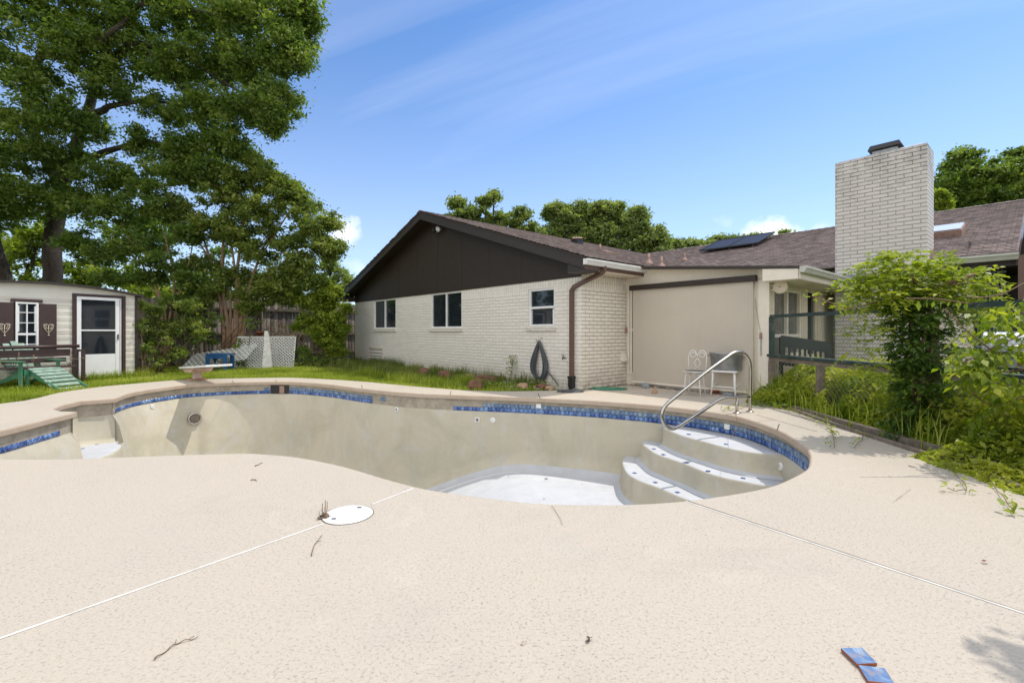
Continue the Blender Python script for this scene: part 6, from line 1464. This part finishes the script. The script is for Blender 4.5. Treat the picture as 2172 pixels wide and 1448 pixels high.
# --- trees outside the view, in front of the windows (they are what the panes mirror) and over the right side of the deck
for lb, x, y in (('tall tree beyond the left side of the view beside the shed', -18.5, 10.5), ('tall tree left of the deck beyond the view', -18, 6), ('leafy tree furthest back on the left outside the view', -17, 1)):
    b = Vector((x, y, 0)); tree('garden_tree', lb, 'tree', b, .2, [[(b, .22), (b+Vector((.2, .1, 2)), .16), (b+Vector((0, 0, 4.5)), .1)]], [((x, y, 5.0), (2.4, 2.4, 2.2), 1), ((x, y+1.5, 3.4), (1.6, 2, 1.4), 1), ((x-.5, y-1.5, 3.2), (1.6, 2, 1.4), 1)], 'oak', 'trunk', .26, 34, 60, .6, group='trees left of the view')
bO = Vector((6.2, 1.2, 0))
tree('garden_tree', 'tree right of the deck whose low branch shades the near corner', 'tree', bO, .1, [[(bO, .10), (bO+Vector((-.3, .2, 1.6)), .08), (bO+Vector((-1.0, .5, 2.9)), .06), (Vector((3.75, 2.3, 3.7)), .03)]],
     [((3.62, 2.40, 3.78), (.30, .12, .10), 1), ((3.95, 2.25, 3.85), (.35, .15, .12), 1), ((4.6, 2.0, 3.9), (.6, .4, .3), 1), ((5.4, 1.5, 4.1), (.9, .8, .6), 1.2)], 'myr', 'trunk', .08, 10, 70, .14)
# ================================================================ right side: trellised vine, ground cover
def vineleaves(C, size, tone, mat, parent, name, droop=.5, asp=.42):
    V, Q = leaf_quads(C, size, .3, up=.5, asp=asp, droop=droop); return npmesh(name, V, Q, M[mat], parent, tone)
def sprays(cls, sub, per, L, n=7):
    """pinnate sprays: leaflets set in two rows along short arching stalks"""
    C = []; T = []; m = MB(); D = []
    for c, r, k in cls:
        for _ in range(int(sub*k)):
            v = rng.standard_normal(3); v /= np.linalg.norm(v); p = np.array(c)+v*np.array(r)*rng.random()**.4; tn = rng.random()
            d = v*.6+rng.standard_normal(3)*.5; d[2] = d[2]*.5+.1; d /= np.linalg.norm(d); side = np.cross(d, [0, 0, 1]); side /= np.linalg.norm(side)+1e-9
            for i in range(n):
                t = i/(n-1); q = p+d*L*t+np.array([0, 0, -.35*L*t*t])
                for sg in (-1, 1): C.append(q+side*sg*L*.16*(1-.4*t)); T.append(np.clip(tn*.55+rng.random()*.45, 0, 1)); D.append(d*.35+side*sg)
    return np.array(C), np.array(T), np.array(D)
def leaf_dir(C, D, size, asp=.45, droop=.25, sd=.2):
    N = len(C); d = D+rng.standard_normal((N, 3))*.25; d[:, 2] -= droop; d /= np.linalg.norm(d, axis=1, keepdims=True)
    nn = rng.standard_normal((N, 3))*.45; nn[:, 2] += 1; s = np.cross(d, nn); s /= np.linalg.norm(s, axis=1, keepdims=True); nn = np.cross(s, d)
    L = (size*(1+sd*rng.standard_normal(N))).clip(size*.5, size*1.6)[:, None]
    V = np.empty((N, 4, 3)); V[:, 0] = C; V[:, 1] = C+d*L*.45-s*L*asp*.5+nn*L*.08; V[:, 2] = C+d*L; V[:, 3] = C+d*L*.45+s*L*asp*.5+nn*L*.08
    return V.reshape(-1, 3), np.arange(N*4).reshape(N, 4)
vy = 5.25; vb = Vector((fx(vy)-.1, vy, 0)); 
tv = empty('trumpet_vine', vb, 0, 'large trumpet vine climbing a fence post into a bright leafy mound', 'vine')
vm = MB()
for k in range(5):
    a = k*1.3; vm.tube(catmull([vb+Vector((.07*math.cos(a), .07*math.sin(a), 0)), vb+Vector((.09*math.cos(a+1), .09*math.sin(a+1), .5)), vb+Vector((.08*math.cos(a+2.4), .08*math.sin(a+2.4), 1.0)), vb+Vector((.1*math.cos(a+3.4), .1*math.sin(a+3.4), 1.55)), vb+Vector((.5*math.cos(a), .4*math.sin(a), 1.8))], 4), .016, 6)
for pts in (((1900, 640), (1860, 640), (1800, 655), (1765, 643), (1722, 627)), ((1960, 610), (2030, 640), (2080, 690), (2120, 720)), ((1990, 610), (2060, 600), (2100, 608), (2140, 605))):
    vm.tube(catmull([P(x, y, vy-.1) for x, y in pts], 4), .006, 5)
vm.build('stem', M['twig'], tv)
cls = pc([(1900, 620, vy, .28, .35, .16, 1), (1850, 635, vy, .25, .3, .14, .9), (1960, 600, vy, .28, .35, .15, 1), (1930, 575, vy, .25, .3, .10, .8), (2020, 615, vy, .25, .3, .16, .9), (2060, 640, vy-.1, .18, .3, .16, .7), (1830, 600, vy, .18, .25, .10, .5), (1880, 590, vy, .2, .3, .10, .8), (2040, 585, vy, .15, .2, .08, .5), (2070, 600, vy, .12, .2, .08, .4), (1990, 650, vy, .22, .3, .12, .7), (1840, 690, vy, .12, .2, .16, .3), (1820, 740, vy, .10, .2, .12, .15), (2030, 700, vy, .12, .2, .12, .3), (1850, 780, vy, .10, .2, .12, .3), (1860, 560, vy, .12, .2, .06, .4), (1990, 560, vy, .16, .2, .06, .6), (2080, 660, vy, .12, .2, .08, .4), (1910, 545, vy, .1, .15, .05, .4)])
C, T, D = sprays(cls, 50, 0, .17); V, Q = leaf_dir(C, D, .062); npmesh('foliage', V, Q, M['vine'], tv, T*.75+.25)
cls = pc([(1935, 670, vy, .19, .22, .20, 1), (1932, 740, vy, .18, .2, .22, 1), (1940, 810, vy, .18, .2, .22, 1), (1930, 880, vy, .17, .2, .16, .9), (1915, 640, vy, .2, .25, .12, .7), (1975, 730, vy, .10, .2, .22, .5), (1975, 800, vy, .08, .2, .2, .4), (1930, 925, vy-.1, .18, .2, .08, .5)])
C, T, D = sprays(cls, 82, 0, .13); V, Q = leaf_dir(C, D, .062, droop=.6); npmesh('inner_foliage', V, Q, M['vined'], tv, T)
# tips on the runners
C = []; D = []
for pts in (((1860, 645), (1800, 655), (1765, 643), (1722, 627)), ((2030, 640), (2080, 690), (2120, 720)), ((2060, 600), (2100, 608), (2140, 605))):
    ps = catmull([P(x, y, vy-.1) for x, y in pts], 6)
    for p in ps:
        if random.random() < .5:
            for sg in range(5): C.append(np.array(p)+rng.standard_normal(3)*.025); D.append(np.array([rng.uniform(-1, 1), rng.uniform(-1, 1), rng.uniform(-.3, .8)]))
C = np.array(C); V, Q = leaf_dir(C, np.array(D), .06); npmesh('runner_leaves', V, Q, M['vine'], tv, rng.random(len(C))*.5+.5)
# near vine at the right edge with broad hanging leaves
nv = empty('climbing_vine', (4.45, 3.9, 0), 0, 'broad leaved vine draped over the fence at the right edge', 'vine')
cls = pc([(2150, 660, 4.1, .12, .25, .14, .7), (2110, 690, 4.1, .12, .2, .10, .6), (2160, 740, 4.0, .15, .3, .16, .8), (2100, 745, 4.1, .12, .2, .06, .5), (2050, 765, 4.2, .1, .2, .05, .4), (2200, 700, 4, .2, .4, .35, 1), (2150, 820, 4.0, .16, .3, .12, .9), (2090, 790, 4.1, .14, .2, .05, .6), (2190, 850, 4, .2, .3, .2, 1), (2010, 775, 4.3, .08, .2, .05, .4)])
C, T, D = sprays(cls, 13, 0, .20, 5); V, Q = leaf_dir(C, D, .085, asp=.5, droop=.9); npmesh('foliage', V, Q, M['vine'], nv, T)
m = MB()
for pts in (((1925, 633), (1990, 634), (2060, 645)), ((2172, 600), (2120, 625), (2060, 632)), ((2005, 655), (2060, 710), (2130, 760)), ((2190, 780), (2100, 790), (2020, 780)), ((2190, 700), (2100, 740), (2040, 770)), ((2190, 830), (2110, 860), (2060, 830))):
    m.tube(catmull([P(x, y, 4.15) for x, y in pts], 5), .006, 5)
m.build('stem', M['twig'], nv)
C = []; D = []
for i, x in enumerate(range(1930, 2060, 17)): 
    p = P(x, 636+(i % 2)*3, 4.15)
    C.append(np.array(p)); D.append(np.array([rng.uniform(-.15, .15), 0, -1.]))
V, Q = leaf_dir(np.array(C), np.array(D), .075, asp=.5, droop=.5); npmesh('hanging_leaves', V, Q, M['vine'], nv, rng.random(len(C))*.4+.4)
# ground cover
def region_leaves(n, fn, size, mat, label, name='ground_cover', cat='ground cover', dens=None, asp=.5, hfn=None, tonef=None, parent=None):
    C = []; 
    while len(C) < n:
        x, y = fn(); h = hfn(x, y)
        if h <= 0: continue
        z = h*(random.random()**.6); C.append((x, y, z))
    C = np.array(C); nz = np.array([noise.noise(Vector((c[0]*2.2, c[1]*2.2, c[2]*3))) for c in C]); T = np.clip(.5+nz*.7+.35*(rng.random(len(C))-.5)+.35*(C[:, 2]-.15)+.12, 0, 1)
    V, Q = leaf_quads(C, size, .35, up=.9, asp=asp); o = npmesh(name, V, Q, M[mat], parent, T)
    if parent is None: tag(o, label, cat, kind='stuff')
    return o
def bedh(x, y):
    if x < 3.98+(y-4.2)*.04: return 0
    e = x-(3.98+(y-4.2)*.04)
    n = .5+.5*noise.noise(Vector((x*1.6, y*1.6, 4))); n2 = .5+.5*noise.noise(Vector((x*4, y*4, 8)))
    near = sm(4.6, 3.4, y)
    return max(0, sm(.25, .75, e+.25*(n2-.5)+.25*near)*(.26+.55*n+.22*n2)*(1+.35*near)*(1-.35*sm(5.6, 7, x))*(1 if (n > .25 or x > 4.9) else .45))
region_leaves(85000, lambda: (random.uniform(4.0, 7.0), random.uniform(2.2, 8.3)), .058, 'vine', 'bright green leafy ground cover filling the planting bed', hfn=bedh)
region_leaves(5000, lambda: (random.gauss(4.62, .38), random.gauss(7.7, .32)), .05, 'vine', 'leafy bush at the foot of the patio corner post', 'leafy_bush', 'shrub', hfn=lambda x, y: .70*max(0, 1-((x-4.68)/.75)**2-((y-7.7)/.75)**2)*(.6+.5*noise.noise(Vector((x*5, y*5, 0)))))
bpy.data.objects['leafy_bush']['kind'] = 'stuff'
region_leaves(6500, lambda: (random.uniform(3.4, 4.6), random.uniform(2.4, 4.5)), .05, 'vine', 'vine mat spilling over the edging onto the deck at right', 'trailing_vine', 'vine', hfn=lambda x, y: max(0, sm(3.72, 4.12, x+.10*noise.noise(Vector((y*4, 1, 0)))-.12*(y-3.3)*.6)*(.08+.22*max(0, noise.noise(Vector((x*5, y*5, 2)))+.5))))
# trailing runners on the deck
def runner(pts, label, n=26, s=.04, z0=.012):
    ps = catmull([g(*p, z0) for p in pts], 6); ps = [Vector((p.x, p.y, z0+.02*abs(math.sin(i*.8)))) for i, p in enumerate(ps)]
    e = empty('vine_runner', ps[0], 0, label, 'vine', 'vine runners trailing onto the deck'); MB().tube(ps, .003, 5).build('stem', M['twig'], e)
    C = []; 
    for k in range(n):
        p = random.choice(ps); C.append((p.x+random.gauss(0, .03), p.y+random.gauss(0, .03), p.z+.01+random.random()*.03))
    V, Q = leaf_quads(np.array(C), s, .3, up=1.2); npmesh('leaves', V, Q, M['vine'], e, rng.random(len(C))*.6+.3)
runner([(1650, 865), (1690, 880), (1740, 900), (1775, 925)], 'leafy runner crossing the deck joint below the patio bush', 70, .035)
runner([(1720, 880), (1760, 905), (1770, 950)], 'runner reaching farthest over the deck towards the pool', 50, .035)
runner([(1790, 905), (1830, 925), (1812, 950)], 'short runner over the edging left of the trellis vine', 40, .035)
runner([(1960, 950), (2020, 1000), (2050, 1040), (2010, 1040)], 'runner with red stem at the right part of the deck', 40, .04)
runner([(2090, 1010), (2130, 1060), (2150, 1090)], 'runner hanging over the deck near the right edge', 30, .045)
runner([(1590, 862), (1560, 868), (1530, 872)], 'dry leafy runner lying round the grab rail feet', 60, .03)
runner([(1560, 875), (1563, 905), (1550, 930)], 'dangling tendril hanging from the pool edge onto the top step', 2, .02)
# tall weeds behind the fence
def blades(n, fn, hmin, hmax, w, mat, label, name='grass', bend=.5, tonef=None):
    X = np.array([fn() for _ in range(n)]); X = X[~np.isnan(X[:, 0])]; N = len(X)
    h = (hmin+(hmax-hmin)*rng.random(N))*X[:, 2]; a = rng.random(N)*2*np.pi; d = np.stack([np.cos(a), np.sin(a), np.zeros(N)], 1); s = np.stack([-np.sin(a), np.cos(a), np.zeros(N)], 1)
    b = X.copy(); b[:, 2] = X[:, 3] if X.shape[1] > 3 else -.03; b = b[:, :3]; bd = (bend*rng.random(N)*h)[:, None]; ww = (w*(.6+.8*rng.random(N)))[:, None]; H_ = np.stack([np.zeros(N), np.zeros(N), h], 1)
    V = np.empty((N, 5, 3)); V[:, 0] = b-s*ww*.5; V[:, 1] = b+s*ww*.5; V[:, 2] = b+H_*.55+d*bd*.3+s*ww*.4; V[:, 3] = b+H_*.55+d*bd*.3-s*ww*.4; V[:, 4] = b+H_*.97+d*bd
    q = np.arange(N)*5; me_q = np.stack([q, q+1, q+2, q+3], 1); tri = np.stack([q+3, q+2, q+4], 1)
    T = np.clip(.5+.35*np.array([noise.noise(Vector((x[0]*.9, x[1]*.9, 0))) for x in X])*1.4+.5*(rng.random(N)-.5), 0, 1)
    me = bpy.data.meshes.new(name); me.vertices.add(N*5); me.vertices.foreach_set('co', V.astype(np.float32).ravel())
    L = np.concatenate([me_q.ravel(), tri.ravel()]).astype(np.int32); me.loops.add(len(L)); me.loops.foreach_set('vertex_index', L)
    me.polygons.add(2*N); ls = np.concatenate([np.arange(N)*4, N*4+np.arange(N)*3]).astype(np.int32); lt = np.concatenate([np.full(N, 4), np.full(N, 3)]).astype(np.int32)
    me.polygons.foreach_set('loop_start', ls); me.polygons.foreach_set('loop_total', lt); me.update(calc_edges=True)
    at_ = me.attributes.new('tone', 'FLOAT', 'FACE'); at_.data.foreach_set('value', np.concatenate([T, T]).astype(np.float32)); me.materials.append(M[mat])
    o = bpy.data.objects.new(name, me); COL.objects.link(o); return tag(o, label, 'grass', kind='stuff')
nan = float('nan')
def hdist(x, y): v = Vector((x, y, 0))-HC; return v.dot(HA), v.dot(HB)
dk_poly = DECKO
def lawnpt():
    while True:
        x = random.uniform(-13, .8); y = random.uniform(7.2, 17.2)
        v = V2(x, y)
        if y < 7.4-(x+8.5)*.6 and x > -8: continue
        a, b = hdist(x, y)
        if inside(v, dk_poly): continue
        if a > -11.6 and b > -.02: continue
        s = (Vector((x, y, 0))-Vector((SC.x, SC.y, 0))); t = s.dot(sdir); dn = s.dot(Vector((-sdir.y, sdir.x, 0)))
        if -SW < t < 0 and dn > -.02: continue
        near = -b
        dens = 1.0
        if a > -3.2 and near < 1.2: dens = .35
        if random.random() > dens: continue
        n = .6+.5*noise.noise(Vector((x*1.5, y*1.5, 3)))
        tall = 1+(.9 if near < 1.5 and a > -11 else 0)*max(0, noise.noise(Vector((x*1.1, y*1.1, 7)))+.45)
        return (x, y, n*tall, -.03)
blades(95000, lawnpt, .05, .17, .012, 'grs', 'bright green uncut grass between the deck, shed and fence', bend=.8)
def tallpt():
    a = random.uniform(-11.3, -1.2); b = -abs(random.gauss(0, .9))-.03; p = H(a, b, 0)
    if inside(V2(p.x, p.y), dk_poly): return (nan, 0, 0, 0)
    n = noise.noise(Vector((p.x*1.4, p.y*1.4, 1)))
    if n < -.15 or (a > -4 and random.random() < .6): return (nan, 0, 0, 0)
    return (p.x, p.y, .6+.8*max(0, n+.2), -.03)
blades(16000, tallpt, .18, .42, .008, 'weed', 'taller shaded weeds and seeding grass along the brick wall', 'tall_weeds', bend=.6)
def tuftpt():
    c = random.choice(TUFTS); return (c[0]+random.gauss(0, c[2]), c[1]+random.gauss(0, c[2]*.7), c[3], -.02)
TUFTS = [(*gp(x, y), s, h) for x, y, s, h in ((985, 818, .10, 1.3), (975, 816, .12, 1.2), (840, 808, .12, 1.2), (800, 800, .15, 1.1), (930, 818, .12, 1.1), (780, 796, .12, 1.2), (880, 813, .12, 1.1), (960, 822, .10, .9), (1000, 818, .08, .9), (858, 812, .1, 1), (908, 816, .1, 1))]
blades(2600, tuftpt, .10, .26, .008, 'grs', 'straw tipped grass tufts along the far deck edge', 'grass_tuft', bend=.6)
def shedpt():
    t = random.uniform(-3.4, .3); p = SC+sdir*t+Vector((sdir.y, -sdir.x, 0))*abs(random.gauss(0, .12)); return (p.x, p.y, 1, -.03)
blades(2500, shedpt, .1, .3, .009, 'grs', 'longer grass against the foot of the shed', 'tall_grass', bend=.6)
def bedpt():
    x = random.uniform(4.2, 7.6); y = random.uniform(4.6, 9); a, b = hdist(x, y)
    if b > 5.2 or (a < 3.1 and b > 1.5): return (nan, 0, 0, 0)
    return (x, y, .7+.5*noise.noise(Vector((x*2, y*2, 0))), -.02)
blades(3500, bedpt, .2, .75, .010, 'grs', 'tall pale weeds growing behind the green wire fence', 'tall_weeds', bend=.7)
# weeds with leaves by the wall
for lb, px, py, h, s in (('slender upright weed against the brick wall left of the hose', 1085, 810, .62, .11), ('low clump of round leaved weeds at the deck edge', 1040, 824, .16, .22), ('small weed by the tall grass', 990, 812, .2, .14), ('low weeds below the hanging hose', 1140, 818, .16, .3), ('weeds at the foot of the downspout', 1190, 816, .2, .22)):
    q = g(px, py); e = empty('weed_plant', q, 0, lb, 'weed', 'weeds by the brick wall'); n = 170
    C = np.stack([q.x+rng.standard_normal(n)*s*.6, q.y+rng.standard_normal(n)*s*.5, rng.random(n)**.8*h], 1)
    V, Q = leaf_quads(C, .05, .3, up=.6); npmesh('foliage', V, Q, M['myr'], e, rng.random(n)); MB().tube([q, q+Vector((.02, 0, h*.9))], .005, 5).build('stem', M['twig'], e)
# ---------------------------------------------------------------- tidy: origins of local empties go to the foot of the thing
for e in LOCALS:
    if '_loc' in e: del e['_loc']
bpy.context.view_layer.update()
for e in [o for o in S.objects if o.type == 'EMPTY' and o.parent is None]:
    ds = [c for c in e.children_recursive if c.type == 'MESH']
    if not ds: continue
    ks = []
    for c in ds: ks += [c.matrix_world @ Vector(k) for k in c.bound_box]
    mn = Vector([min(k[i] for k in ks) for i in range(3)]); mx = Vector([max(k[i] for k in ks) for i in range(3)])
    if e.name.startswith(('garden_hose', 'wall_reel')):
        keep = {c: c.matrix_world.copy() for c in e.children}; e.location = ((mn.x+mx.x)/2, (mn.y+mx.y)/2, mn.z); bpy.context.view_layer.update()
        for c, w in keep.items(): c.matrix_parent_inverse = e.matrix_world.inverted() @ w @ c.matrix_basis.inverted()
print('objects', len(S.objects), 'faces', sum(len(o.data.polygons) for o in S.objects if o.type == 'MESH'))
